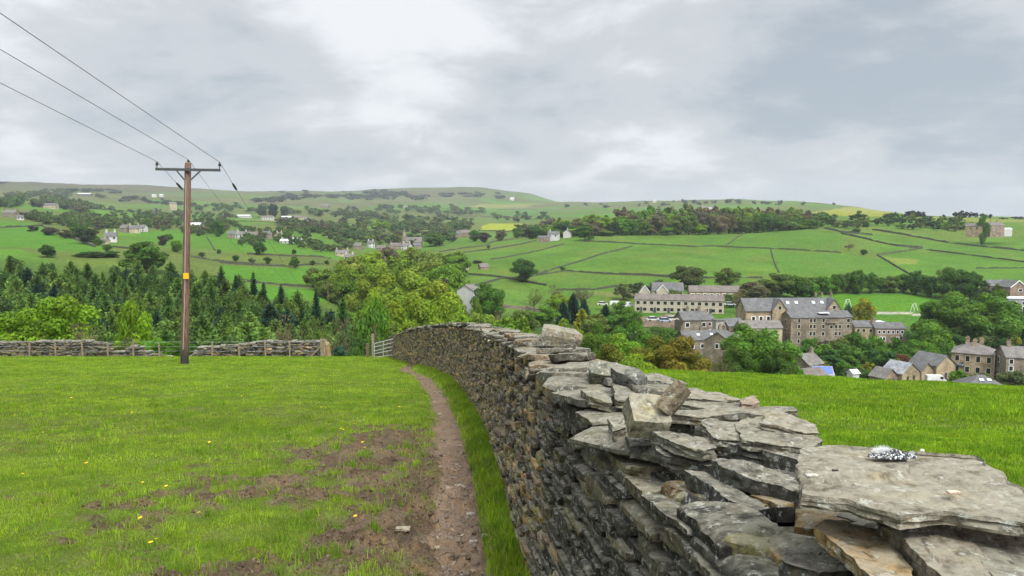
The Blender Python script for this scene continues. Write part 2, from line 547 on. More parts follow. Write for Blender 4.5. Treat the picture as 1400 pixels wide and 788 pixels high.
# ------------------------------------------------------------------ terrain sheet
def ground_material(name, fine, bmp):
    m, nt, b, _ = mat_new(name)
    a = nd(nt, 'ShaderNodeAttribute', attribute_name='ground')
    p = pos_co(nt)
    n1 = noise(nt, fine, 5, .65, p); n2 = noise(nt, fine * .12, 4, .6, p)
    c = mixc(nt, a.outputs['Color'], (.45, .45, .42), ramp(nt, n1, .25, .75, 1, 0), 'MULTIPLY')
    hue = mixc(nt, c, (1.25, 1.08, .8), ramp(nt, n2, .4, .75, 0, .8), 'MULTIPLY')
    nt.links.new(hue, b.inputs['Base Color'])
    b.inputs['Roughness'].default_value = .95; b.inputs['Specular IOR Level'].default_value = .04
    bump(nt, b, n1, bmp)
    return m


M_near = ground_material('turf and soil', 38.0, .012)
M_path = ground_material('bare earth', 60.0, .006)
M_far = ground_material('hill grass', .7, .25)
idx = (np.arange(NR - 1)[:, None] * NU + np.arange(NU - 1)[None, :])
Q = np.stack([idx, idx + 1, idx + NU + 1, idx + NU], -1)
fy = (GY[:-1, :-1] + GY[1:, 1:]) / 2; fx = (GX[:-1, :-1] + GX[1:, 1:]) / 2
pfull = np.zeros(GX.shape); pfull[near_band] = pth
fp = (pfull[:-1, :-1] + pfull[1:, 1:] + pfull[1:, :-1] + pfull[:-1, 1:]) / 4 > .5
nearf = fy < 60
xw = xwall(np.clip((YS[:-1] + YS[1:]) / 2, -2, 48))[:, None]
leftf = fx < xw + .2
VV = np.stack([GX, GY, GZD], -1).reshape(-1, 3)
CC = COLR.reshape(-1, 3)


def sheet(name, mask, mat, kind='structure'):
    q = Q[mask]
    used, inv = np.unique(q.ravel(), return_inverse=True)
    me = raw_mesh(name, VV[used], [(inv.reshape(-1, 4), 0)], [mat], {'ground': CC[used]}, smooth=True)
    o = link(name, me); o['kind'] = kind
    return o


sheet('path', fp & nearf, M_path)
sheet('pasture', nearf & leftf & ~fp, M_near)
sheet('meadow', nearf & ~leftf, M_near)
sheet('hillside', ~nearf & (fy < 1500), M_far)
sheet('moor', ~nearf & (fy >= 1500), M_far)
# ground under and behind the viewer, so that the light it sends back is there
gx = np.linspace(-90, 90, 61); gy = np.linspace(-60, 9, 24)
XX, YYg = np.meshgrid(gx, gy)
bx = XX.ravel(); by = YYg.ravel()
bz = z_near(bx, by) - .35
ii = (np.arange(23)[:, None] * 61 + np.arange(60)[None, :])
bq = np.stack([ii, ii + 1, ii + 62, ii + 61], -1).reshape(-1, 4)
o = link('ground', raw_mesh('ground', np.stack([bx, by, bz], -1), [(bq, 0)], [M_near], {'ground': np.tile([.06, .12, .02], (len(bx), 1))}, smooth=True))
o['kind'] = 'structure'

# ------------------------------------------------------------------ grass
m, nt, b, out = mat_new('grass blades')
a = nd(nt, 'ShaderNodeAttribute', attribute_name='blade')
nt.links.new(a.outputs['Color'], b.inputs['Base Color'])
b.inputs['Roughness'].default_value = .8; b.inputs['Specular IOR Level'].default_value = .08
tr = nd(nt, 'ShaderNodeBsdfTranslucent'); nt.links.new(a.outputs['Color'], tr.inputs['Color'])
mx = nd(nt, 'ShaderNodeMixShader'); mx.inputs[0].default_value = .35
nt.links.new(b.outputs[0], mx.inputs[1]); nt.links.new(tr.outputs[0], mx.inputs[2]); nt.links.new(mx.outputs[0], out.inputs[0])
M_grass = m


def blades(x, y, h, w, colr, lean=.55):
    n = len(x)
    z = ground_d(x, y) - .008
    th = rng.uniform(0, 2 * PI, n); la = rng.uniform(.1, 1, n) * lean; ld = rng.uniform(0, 2 * PI, n)
    dx, dy = np.cos(th) * w * .5, np.sin(th) * w * .5
    lx, ly = np.cos(ld) * la * h, np.sin(ld) * la * h
    P = np.zeros((n, 5, 3))
    P[:, 0] = np.stack([x - dx, y - dy, z], -1); P[:, 1] = np.stack([x + dx, y + dy, z], -1)
    P[:, 2] = np.stack([x + lx * .35 + dx * .75, y + ly * .35 + dy * .75, z + h * .6], -1)
    P[:, 3] = np.stack([x + lx * .35 - dx * .75, y + ly * .35 - dy * .75, z + h * .6], -1)
    P[:, 4] = np.stack([x + lx, y + ly, z + h * (1 - .25 * la)], -1)
    k = np.arange(n)[:, None] * 5
    q = k + np.array([[0, 1, 2, 3]]); t = k + np.array([[3, 2, 4]])
    C = np.repeat(colr[:, None, :], 5, 1)
    return P.reshape(-1, 3), q, t, C.reshape(-1, 3)


def scatter(n, y0, y1, u0, u1, power=1.0):
    # even on the ground within the wedge
    y = np.sqrt(rng.uniform(y0 ** 2, y1 ** 2, n)); u = rng.uniform(u0, u1, n)
    return u * y, y


def grass_cols(n, x, y, left):
    g1 = np.array([.160, .268, .016]); g2 = np.array([.235, .330, .026]); g3 = np.array([.110, .200, .018]); dry = np.array([.24, .22, .09])
    t = rng.random((n, 1)); v = fbm2(x * .5, y * .5, 101, 3)[:, None]; v2 = fbm2(x * 2.3, y * 2.3, 102, 3)[:, None]
    c = g1 * (1 - t) + np.where(v2 > .5, g2, g3) * t
    v3 = fbm2(x * 7, y * 7, 103, 2)[:, None]
    c = c * (.58 + .47 * v + .57 * v3) * rng.uniform(.75, 1.25, (n, 1))
    d = rng.random(n) < (.09 if left else .05)
    c[d] = dry
    return c


def grass_object(name, sets, label=None):
    V = []; Qs = []; T = []; C = []; off = 0
    for (x, y, h, w, c) in sets:
        p, q, t, cc = blades(x, y, h, w, c)
        V.append(p); Qs.append(q + off); T.append(t + off); C.append(cc); off += len(p)
    me = raw_mesh(name, np.concatenate(V), [(np.concatenate(Qs), 0), (np.concatenate(T), 0)], [M_grass], {'blade': np.concatenate(C)})
    o = link(name, me)
    return tag(o, label, 'grass', kind='stuff')


sets = []
for (n, y0, y1, u0, u1, hh, ww) in [(150000, 2.9, 8.5, -.70, .06, .036, .0044), (150000, 8.5, 17, -.71, .03, .040, .0080), (130000, 17, 30, -.71, -.02, .048, .015), (90000, 30, 45.2, -.72, -.1, .055, .028)]:
    x, y = scatter(n, y0, y1, u0, u1)
    pa, mu, dp = masks(x, y)
    cl = fbm2(x * 3.1, y * 3.1, 111, 3)
    cover = (1 - np.clip(mu * 1.22, 0, .955)) * (1 - np.clip(pa * 1.02, 0, 1) ** .7) * sstep(.27, .55, cl + .10)
    xw_ = xwall(y)
    keep = (rng.random(len(x)) < cover) & (x < xw_ - .02)
    x, y, dp, mu = x[keep], y[keep], dp[keep], mu[keep]
    strip = (dp > .15)
    h = hh * rng.uniform(.45, 1.3, len(x)) * (.35 + 1.5 * fbm2(x * 1.7, y * 1.7, 113, 4) ** 1.3) * np.where(strip, 1.45, 1.0)
    w = ww * rng.uniform(.7, 1.3, len(x))
    c = grass_cols(len(x), x, y, True) * np.where(strip, 1.1, 1.0)[:, None]
    sets.append((x, y, h, w, c))
# thick tufts along the foot of the wall and by the path
yt = rng.uniform(3.2, 30, 26000); xt = xwall(yt) - np.abs(rng.normal(0, .16, 26000)) - .01
pa, mu, dp = masks(xt, yt); kp = dp > .12
xt, yt = xt[kp], yt[kp]
sets.append((xt, yt, rng.uniform(.05, .15, len(xt)), .006 + .0006 * yt, grass_cols(len(xt), xt, yt, True) * .95))
# single tufts growing in the mud
tx, ty = [], []
for k in range(420):
    yy = rnd.uniform(3, 16); xx = rnd.uniform(-.65 * yy, float(xpath(yy)[0]) - .3); n = rnd.randint(20, 60); r = rnd.uniform(.02, .07)
    tx.append(xx + rng.normal(0, r, n)); ty.append(yy + rng.normal(0, r, n))
tx.append(-.47 + .035 * rng.normal(0, 1, 160)); ty.append(5.1 + .035 * rng.normal(0, 1, 160))
tx = np.concatenate(tx); ty = np.concatenate(ty)
pa, mu, dp = masks(tx, ty); kp = (dp < -.25)
tx, ty = tx[kp], ty[kp]
sets.append((tx, ty, rng.uniform(.04, .11, len(tx)), .0045 + .0003 * ty, grass_cols(len(tx), tx, ty, True)))
grass_object('grass', sets, 'short cropped grass growing patchily on the left pasture and along the wall foot')

sets = []
for (n, y0, y1, u0, u1, hh, ww) in [(60000, 1.6, 5, .38, .76, .06, .006), (120000, 5, 12, .05, .76, .065, .010), (150000, 12, 31, -.02, .76, .075, .018)]:
    x, y = scatter(n, y0, y1, u0, u1)
    keep = x > xwall(y) + .62
    x, y = x[keep], y[keep]
    h = hh * rng.uniform(.5, 1.3, len(x)) * (.35 + 1.8 * fbm2(x * .9, y * .9, 123, 4) ** 1.4); w = ww * rng.uniform(.7, 1.3, len(x))
    sets.append((x, y, h, w, grass_cols(len(x), x, y, False) * np.array([.93, 1.0, .75])))
tx, ty, th_ = [], [], []
for k in range(110):
    yy = rnd.uniform(8, 30); xx = rnd.uniform(.12 * yy, .74 * yy); n = rnd.randint(20, 45); q_ = rnd.uniform(.05, .16)
    tx.append(xx + rng.normal(0, q_, n)); ty.append(yy + rng.normal(0, q_, n)); th_.append(rng.uniform(.07, .15, n) * rnd.uniform(.7, 1.2))
tx = np.concatenate(tx); ty = np.concatenate(ty); th_ = np.concatenate(th_); kp = tx > xwall(ty) + .7
tx, ty, th_ = tx[kp], ty[kp], th_[kp]
sets.append((tx, ty, th_, .006 + .0006 * ty, grass_cols(len(tx), tx, ty, False) * np.array([.95, .95, .9])))
grass_object('grass', sets, 'lush longer grass of the meadow right of the wall')

# ------------------------------------------------------------------ stone
m, nt, b, out = mat_new('weathered gritstone')
a = nd(nt, 'ShaderNodeAttribute', attribute_name='stone')
p = pos_co(nt)
geo = nd(nt, 'ShaderNodeNewGeometry')
sx = nd(nt, 'ShaderNodeSeparateXYZ'); nt.links.new(geo.outputs['Normal'], sx.inputs[0])
big = noise(nt, 9, 5, .62, p); mid = noise(nt, 42, 5, .65, p); fin = noise(nt, 160, 4, .7, p)
strv = vmath(nt, 'MULTIPLY', p, (30, 30, 160)); lam = noise(nt, 1.0, 3, .6, strv)
c = mixc(nt, a.outputs['Color'], (.36, .345, .32), ramp(nt, mid, .32, .62, 1, 0), 'MULTIPLY')
c = mixc(nt, c, (1.45, 1.3, 1.0), ramp(nt, big, .5, .72, 0, .8), 'MULTIPLY')
# crusts of pale lichen, a dark growth and a little green
lich = fmath(nt, 'MULTIPLY', ramp(nt, noise(nt, 26, 5, .7, p), .54, .62), ramp(nt, noise(nt, 95, 3, .6, p), .40, .58))
c = mixc(nt, c, (.36, .37, .32), fmath(nt, 'MULTIPLY', lich, .85))
up = ramp(nt, sx.outputs[2], .45, .95)
crust = fmath(nt, 'MULTIPLY', up, ramp(nt, noise(nt, 15, 6, .7, p), .36, .60))
c = mixc(nt, c, (.285, .270, .205), fmath(nt, 'MULTIPLY', crust, .55))
alg = ramp(nt, noise(nt, 5, 4, .6, p), .55, .72)
c = mixc(nt, c, (.15, .16, .055), fmath(nt, 'MULTIPLY', alg, .30))
spot = nd(nt, 'ShaderNodeTexVoronoi'); spot.inputs['Scale'].default_value = 24
nt.links.new(p, spot.inputs['Vector'])
sp = ramp(nt, spot.outputs['Distance'], .12, .20, 1, 0)
c = mixc(nt, c, (.42, .42, .37), fmath(nt, 'MULTIPLY', fmath(nt, 'MULTIPLY', sp, .55), ramp(nt, big, .45, .6)))
nt.links.new(c, b.inputs['Base Color'])
b.inputs['Roughness'].default_value = .95; b.inputs['Specular IOR Level'].default_value = .12
hgt = fmath(nt, 'ADD', fmath(nt, 'MULTIPLY', mid, .6), fmath(nt, 'ADD', fmath(nt, 'MULTIPLY', fin, .35), fmath(nt, 'MULTIPLY', lam, .5)))
bump(nt, b, hgt, .010, .9)
M_stone = m
M_core = plain('dark blocker', (.035, .032, .028), .95, .3, 12)  # near-black, for the light-blocking box added inside the wall


def cube_tpl(nx, ny, nz):
    """grid-subdivided cube, shared vertices"""
    ids = {}; V = []; Fq = []
    def vid(i, j, k):
        key = (i, j, k)
        if key not in ids:
            ids[key] = len(V); V.append((2 * i / nx - 1, 2 * j / ny - 1, 2 * k / nz - 1))
        return ids[key]
    for i in range(nx):
        for j in range(ny):
            Fq.append((vid(i, j, 0), vid(i, j + 1, 0), vid(i + 1, j + 1, 0), vid(i + 1, j, 0)))
            Fq.append((vid(i, j, nz), vid(i + 1, j, nz), vid(i + 1, j + 1, nz), vid(i, j + 1, nz)))
    for i in range(nx):
        for k in range(nz):
            Fq.append((vid(i, 0, k), vid(i + 1, 0, k), vid(i + 1, 0, k + 1), vid(i, 0, k + 1)))
            Fq.append((vid(i, ny, k), vid(i, ny, k + 1), vid(i + 1, ny, k + 1), vid(i + 1, ny, k)))
    for j in range(ny):
        for k in range(nz):
            Fq.append((vid(0, j, k), vid(0, j, k + 1), vid(0, j + 1, k + 1), vid(0, j + 1, k)))
            Fq.append((vid(nx, j, k), vid(nx, j + 1, k), vid(nx, j + 1, k + 1), vid(nx, j, k + 1)))
    return np.array(V), np.array(Fq)


def stones(tpl, cen, rot, half, rough=.008, cut=(.70, .96), K=8, seed=0, freq=14.0):
    """many angular stones at once; rot (N,3,3) rows are the local axes"""
    T, Fq = tpl
    N = len(cen); r = np.random.default_rng(seed)
    P = np.repeat(T[None], N, 0)
    for k in range(K):
        n = r.uniform(.15, 1, (N, 3)) * r.choice([-1, 1], (N, 3))
        z = r.integers(0, 3, N)
        n[np.arange(N), z] *= r.uniform(0, .5, N)
        n[:, 2] *= .6
        n /= np.linalg.norm(n, axis=1)[:, None]
        d = np.abs(n).sum(1) * r.uniform(cut[0], cut[1], N)
        e = np.einsum('nvk,nk->nv', P, n) - d[:, None]
        P = P - np.clip(e, 0, None)[..., None] * n[:, None, :]
    L = P * half[:, None, :]
    Wd = np.einsum('nvk,nkc->nvc', L, rot) + cen[:, None, :]
    D = np.stack([fbm3(Wd * freq, seed + 1, 3), fbm3(Wd * freq + 31, seed + 2, 3), fbm3(Wd * freq + 67, seed + 3, 3)], -1) - .5
    amp = rough * np.minimum(1, half[:, 2] / .03)
    Wd = Wd + D * 2 * amp[:, None, None]
    off = np.arange(N)[:, None, None] * len(T)
    return Wd.reshape(-1, 3), (Fq[None] + off).reshape(-1, 4)


PAL = [((.068, .064, .057), 28), ((.120, .110, .088), 24), ((.20, .182, .132), 21), ((.31, .215, .095), 9), ((.185, .172, .080), 16), ((.20, .14, .105), 6)]
PALW = np.cumsum([w for _, w in PAL]) / sum(w for _, w in PAL); PALC = np.array([c for c, _ in PAL])


def pick_col(N, r, low=None):
    t = r.random(N)
    if low is not None: t = np.where((r.random(N) < low), .73 + .27 * r.random(N), t)
    return PALC[np.searchsorted(PALW, t)] * r.uniform(.45, 1.55, (N, 1))


def wall_frame(y, side=1):
    """tangent (up the wall line) and inward normal in plan"""
    e = .15
    t = np.stack([xwall(y + e) - xwall(y - e), np.full(len(y), 2 * e)], -1); t /= np.linalg.norm(t, axis=1)[:, None]
    return t, np.stack([t[:, 1], -t[:, 0]], -1)


# height of the wall found from its upper edge in the photo
ytab = np.linspace(.8, 46, 500); xwt = xwall(ytab); BAT = .12
tops = [(536, 462), (541, 459), (560, 451), (580, 447), (620, 444), (655, 450), (700, 468), (735, 494), (800, 533), (850, 568), (880, 600), (960, 640), (1085, 690)]
hk = []
for (px, row) in tops:
    u, k = uz(px, row)
    g = u * ytab - (xwt + BAT)
    i = int(np.argmin(np.abs(g)))
    hk.append((ytab[i], k * ytab[i] - float(z_near(xwt[i], ytab[i]))))
hk.sort()
print('WALL HEIGHTS', [(round(a, 2), round(b_, 2)) for a, b_ in hk])
HY = np.array([-3.0] + [a for a, _ in hk] + [49.0]); HH = np.clip(np.array([hk[0][1]] + [b_ for _, b_ in hk] + [1.15]), 1.0, 1.75)
o_ = np.argsort(HY); HY, HH = HY[o_], HH[o_]
kk = np.concatenate([[True], np.diff(HY) > .3]); HY, HH = HY[kk], HH[kk]


def hwall(y): return np.interp(y, HY, HH)


def hstone(y): return hwall(y) - np.interp(y, [1.4, 1.8, 3.0, 3.6], [.15, .11, .10, .05])


THK = .50
wall = empty('dry_stone_wall', (float(xwall(0)[0]), 0, float(z_near(0, 0))), 'long grey drystone wall running from the right foreground down beside the path', 'stone wall')
WM = Matrix.Translation(wall.location)


def child(name, me):
    o = bpy.data.objects.new(name, me); COL.objects.link(o); o.parent = wall; o.matrix_parent_inverse = WM.inverted()
    return o


def face_specs(y0, y1, r, far, lmul=1.0, face=0):
    """courses of stones up one face of the wall"""
    cen, rot, half, col = [], [], [], []
    h = 0.0
    Hm = float(max(hstone(y0), hstone(y1), hstone((y0 + y1) / 2)))
    while h < Hm:
        th = r.uniform(.028, .050) if y0 < 3 else r.uniform(.027, .056) * (1.25 if r.random() < .2 else 1) * (1.3 if far else 1)
        y = y0 - r.uniform(0, .2)
        while y < y1:
            L = r.uniform(.085, .32) * lmul * (1.25 if h > Hm - .35 else 1)
            yc = y + L / 2
            y += L + r.uniform(.0, .012)
            if h + th * .6 > float(hstone(yc)): continue
            ya = np.array([yc]); t, nrm = wall_frame(ya); t = t[0]; nrm = nrm[0]
            D = r.uniform(.16, .30)
            setb = BAT * h / 1.4
            if face == 0: dep = setb + D / 2 + r.uniform(-.022, .022)
            else: dep = THK + .12 - setb - D / 2 + r.uniform(-.02, .02)
            x0 = float(xwall(ya)[0])
            sl = -.125 - .00074 * yc            # courses follow the slope of the ground
            ax = np.array([t[0], t[1], sl + r.normal(0, .028)]); ax /= np.linalg.norm(ax)
            ay = np.array([nrm[0], nrm[1], r.normal(0, .06)]); ay /= np.linalg.norm(ay)
            yaw = r.normal(0, .07); ay = ay + ax * yaw; ay -= ax * (ay @ ax); ay /= np.linalg.norm(ay)
            az = np.cross(ax, ay)
            if az[2] < 0: az = -az
            cen.append((x0 + nrm[0] * dep, yc + nrm[1] * dep, float(z_near(x0, yc)) - .03 + h + th / 2)); rot.append((ax, ay, az))
            half.append((L / 2 * 1.02, D / 2, th / 2 * r.uniform(.9, 1.06))); col.append(h / Hm)
        h += th * .97
    return np.array(cen), np.array(rot), np.array(half), np.array(col)


r = np.random.default_rng(5)
VS, FS, CS, off = [], [], [], 0
for (y0, y1, tpl, far, lm, fc) in [(-.4, 4.2, cube_tpl(10, 6, 4), 0, 1.3, 0), (4.2, 9.5, cube_tpl(6, 4, 3), 0, 1.0, 0), (9.5, 20, cube_tpl(4, 3, 2), 0, 1.05, 0), (20, 46.0, cube_tpl(3, 2, 2), 1, 1.15, 0), (-.4, 45.5, cube_tpl(2, 2, 1), 1, 1.5, 1)]:
    seg = np.linspace(y0, y1, max(2, int((y1 - y0) / 3) + 1))
    for a0, a1 in zip(seg[:-1], seg[1:]):
        ce, ro, ha, lo = face_specs(a0, a1, r, far, lm, fc)
        v, f = stones(tpl, ce, ro, ha, .012, seed=int(r.integers(1e6)), freq=20.0)
        nv = len(tpl[0])
        colr = pick_col(len(ce), r, .40 * (1 - lo) ** 1.5) * np.interp(a0, [3, 7, 20, 40], [1.0, 1.25, 1.4, 1.4])[..., None] * np.array([1.05, 1.0, .90])
        if y0 < 4.1 and fc == 0:
            dk = r.random(len(ce)) < .68
            colr[dk] = np.array([.064, .060, .049]) * r.uniform(.6, 1.6, (dk.sum(), 1))
        ochre = (np.sin(ce[:, 1] * 1.3) + np.sin(ce[:, 1] * 3.7 + 1) > 1.1) & (r.random(len(ce)) < .10)
        colr[ochre] = np.array([.30, .21, .10]) * r.uniform(.7, 1.2, (ochre.sum(), 1))
        VS.append(v); FS.append(f + off); CS.append(np.repeat(colr, nv, 0)); off += len(v)

# ------- top of the wall
CAPS = []     # (verts, faces, colour)


def frame_from(ax, up):
    ax = ax / np.linalg.norm(ax); az = up - ax * (up @ ax); az /= np.linalg.norm(az)
    return np.array([ax, np.cross(az, ax), az])


def cap_auto(y, depf, L, D, T, r, lift=0.0, n=(8, 6, 3), yaw=None):
    ya = np.array([y]); t, nrm = wall_frame(ya); t = t[0]; nrm = nrm[0]; x0 = float(xwall(ya)[0])
    yaw = r.normal(0, .22) if yaw is None else yaw
    ca, sa = math.cos(yaw), math.sin(yaw)
    ax = np.array([t[0] * ca + nrm[0] * sa, t[1] * ca + nrm[1] * sa, 0]); sl = -.125 - .00074 * y
    ax[2] = sl * ax[1] + r.normal(0, .03)
    up = np.array([r.normal(0, .045) - .02, -sl, 1])
    fr = frame_from(ax, up)
    dep = BAT + depf
    cen = np.array([[x0 + nrm[0] * dep, y + nrm[1] * dep, float(z_near(x0, y)) + float(hstone(y)) + lift + T / 2]])
    tp = cube_tpl(*n)
    v, f = stones(tp, cen, fr[None], np.array([[L / 2, D / 2, T / 2]]), .010, (.70, .94), 10, int(r.integers(1e6)), 11)
    c = np.array([.150, .140, .112]) * r.uniform(.6, 1.25) if r.random() < .75 else np.array([.21, .155, .095]) * r.uniform(.7, 1.1)
    return v, f, np.tile(c, (len(v), 1))


r = np.random.default_rng(8)
y = 2.75
while y < 17:
    big_ = y < 8
    CAPS.append(cap_auto(y, .13 + r.normal(0, .03), r.uniform(.3, .55), r.uniform(.28, .44), r.uniform(.035, .055), r, -.012, (14, 10, 4) if big_ else (8, 6, 3)))
    CAPS.append(cap_auto(y + r.uniform(-.1, .1), .34 + r.normal(0, .04), r.uniform(.3, .6), r.uniform(.28, .46), r.uniform(.035, .06), r, -.012, (14, 10, 4) if big_ else (8, 6, 3)))
    if r.random() < .65:
        CAPS.append(cap_auto(y + r.uniform(-.2, .2), r.uniform(.14, .36), r.uniform(.25, .5), r.uniform(.18, .36), r.uniform(.03, .06), r, r.uniform(.015, .03), (12, 9, 4) if big_ else (8, 6, 3)))
    y += r.uniform(.36, .52) * (1 if big_ else 1.5)
while y < 45:
    for k in range(2):
        v, f, c = cap_auto(y + r.uniform(-.1, .1), r.uniform(.1, .38), r.uniform(.3, .55), r.uniform(.3, .5), r.uniform(.04, .09), r, -.02 + .05 * k, (4, 3, 2))
        VS.append(v); FS.append(f + off); CS.append(c); off += len(v)
    y += r.uniform(.25, .4)


# hearting under the near slabs
ce, ro, ha = [], [], []
for k in range(300):
    yk = r.uniform(.2, 3.2); ya = np.array([yk]); t, nrm = wall_frame(ya); dep = r.uniform(.22, .50); x0 = float(xwall(ya)[0])
    top_ = float(hstone(yk)) + (.035 if dep > .34 else -.012) - r.uniform(0, .05)
    ce.append((x0 + nrm[0][0] * dep, yk, float(z_near(x0, yk)) + top_ - .03)); ro.append(frame_from(np.array([r.normal(), r.normal(), 0.]), np.array([r.normal(0, .2), r.normal(0, .2) + .12, 1]))); ha.append((r.uniform(.05, .11), r.uniform(.04, .08), r.uniform(.015, .03)))
v, f = stones(cube_tpl(5, 4, 3), np.array(ce), np.array(ro), np.array(ha), .008, seed=991)
VS.append(v); FS.append(f + off); CS.append(np.repeat(pick_col(len(ce), r) * .7, len(cube_tpl(5, 4, 3)[0]), 0)); off += len(v)


# slabs of the near end, set out as they lie there
def slab(top, thick, col, zc, slope=(0, 0), seed=1, rough=.006, rings=12, na=110, step=None, under=.0, chip=.009, lift=None):
    """flat stone with the plan outline 'top' (photo points on a plane at depth-less height zc, tilted by slope)"""
    pts = []
    x0 = y0 = None
    for (px, row) in top:
        u, k = uz(px, row)
        if x0 is None:
            if lift is not None:
                yy = np.linspace(1.0, 9, 1600); gsurf = z_near(xwall(yy), yy) + hwall(yy) + lift
                Y = yy[int(np.argmax(k * yy < gsurf))]; zc = k * Y
            else: Y = zc / k
            x0, y0 = u * Y, Y
            pts.append((x0, y0, zc)); continue
        Y = (zc - slope[0] * x0 - slope[1] * y0) / (k - slope[0] * u - slope[1])
        pts.append((u * Y, Y, k * Y))
    return slab_w(np.array(pts), thick, col, seed, rough, rings, na, step, chip, under)


def slab_w(P, thick, col, seed=1, rough=.006, rings=12, na=110, step=None, chip=.006, under=0.0):
    P = np.asarray(P, float)
    cen = P.mean(0)
    n = np.zeros(3)
    for i in range(len(P)): n += np.cross(P[i] - cen, P[(i + 1) % len(P)] - cen)
    n /= np.linalg.norm(n)
    if n[2] < 0: n = -n; P = P[::-1]
    # resample the outline evenly, keeping its corners
    seg = np.linalg.norm(np.roll(P, -1, 0) - P, axis=1); B = []
    for i in range(len(P)):
        k = max(1, int(round(na * seg[i] / seg.sum())))
        t = np.arange(k)[:, None] / k
        B.append(P[i] * (1 - t) + P[(i + 1) % len(P)] * t)
    B = np.concatenate(B); M = len(B)
    rr = np.random.default_rng(seed)
    jit = (fbm3(B * 22, seed, 3) - .5) * 2 * chip * 1.6 + (fbm3(B * 7, seed + 5, 2) - .5) * chip * 2.5
    out_ = B - cen; out_ /= np.linalg.norm(out_, axis=1)[:, None]
    B = B + out_ * jit[:, None]
    V = [cen[None]]; 
    fr = np.linspace(0, 1, rings + 1)[1:] ** .85
    for f in fr: V.append(cen + (B - cen) * f)
    side = 5
    bev = min(.006, thick * .15)
    ins = (fbm3(np.repeat(B[None], side, 0).reshape(-1, 3) * 16 + np.repeat(np.arange(side), M)[:, None] * 1.7, seed + 9, 3) - .5).reshape(side, M)
    for s in range(1, side + 1):
        f = s / side
        V.append(B - n * (thick * f) - out_ * ((ins[s - 1] * chip * 3.2) + bev * .6 + under * f)[:, None])
    V.append((cen - n * thick)[None])
    V = np.concatenate(V)
    # relief of the top face: laminations and hollows
    d = np.stack([fbm3(V * 9, seed + 20, 4), fbm3(V * 30, seed + 21, 3), fbm3(V * 4, seed + 22, 2)], -1) - .5
    topm = np.zeros(len(V)); topm[:1 + M * len(fr)] = 1
    lam_ = np.floor(d[:, 2] * 10 + .5) * .0035
    disp = (d[:, 0] * rough * 2.2 + d[:, 1] * rough * .9 + lam_)
    V = V + n * (disp * (topm * .8 + .2))[:, None]
    if step is not None: V = V + n * step(V)[:, None] * topm[:, None]
    Tt = [(0, 1 + k, 1 + (k + 1) % M) for k in range(M)]
    Qf = []
    L = len(fr) + side
    for a_ in range(L - 1):
        b0 = 1 + a_ * M; b1 = b0 + M
        for k in range(M): Qf.append((b0 + k, b1 + k, b1 + (k + 1) % M, b0 + (k + 1) % M))
    last = 1 + (L - 1) * M
    Tt += [(last + (k + 1) % M, last + k, len(V) - 1) for k in range(M)]
    return V, (np.array(Qf), np.array(Tt)), np.tile(np.array(col), (len(V), 1))


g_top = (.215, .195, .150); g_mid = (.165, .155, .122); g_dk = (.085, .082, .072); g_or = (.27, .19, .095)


def big_step(V):
    # a lower lamination along the front and right of the big slab
    x, y = V[:, 0], V[:, 1]
    e = 1.475 + .05 * np.clip((x - .56) / .3, 0, 1) - .09 * np.exp(-((x - .72) / .08) ** 2) * .3 + .22 * sstep(.80, .92, x) + .012 * (fbm2(x * 30, y * 30, 7, 3) - .5)
    return -.013 * sstep(.008, -.008, y - e)


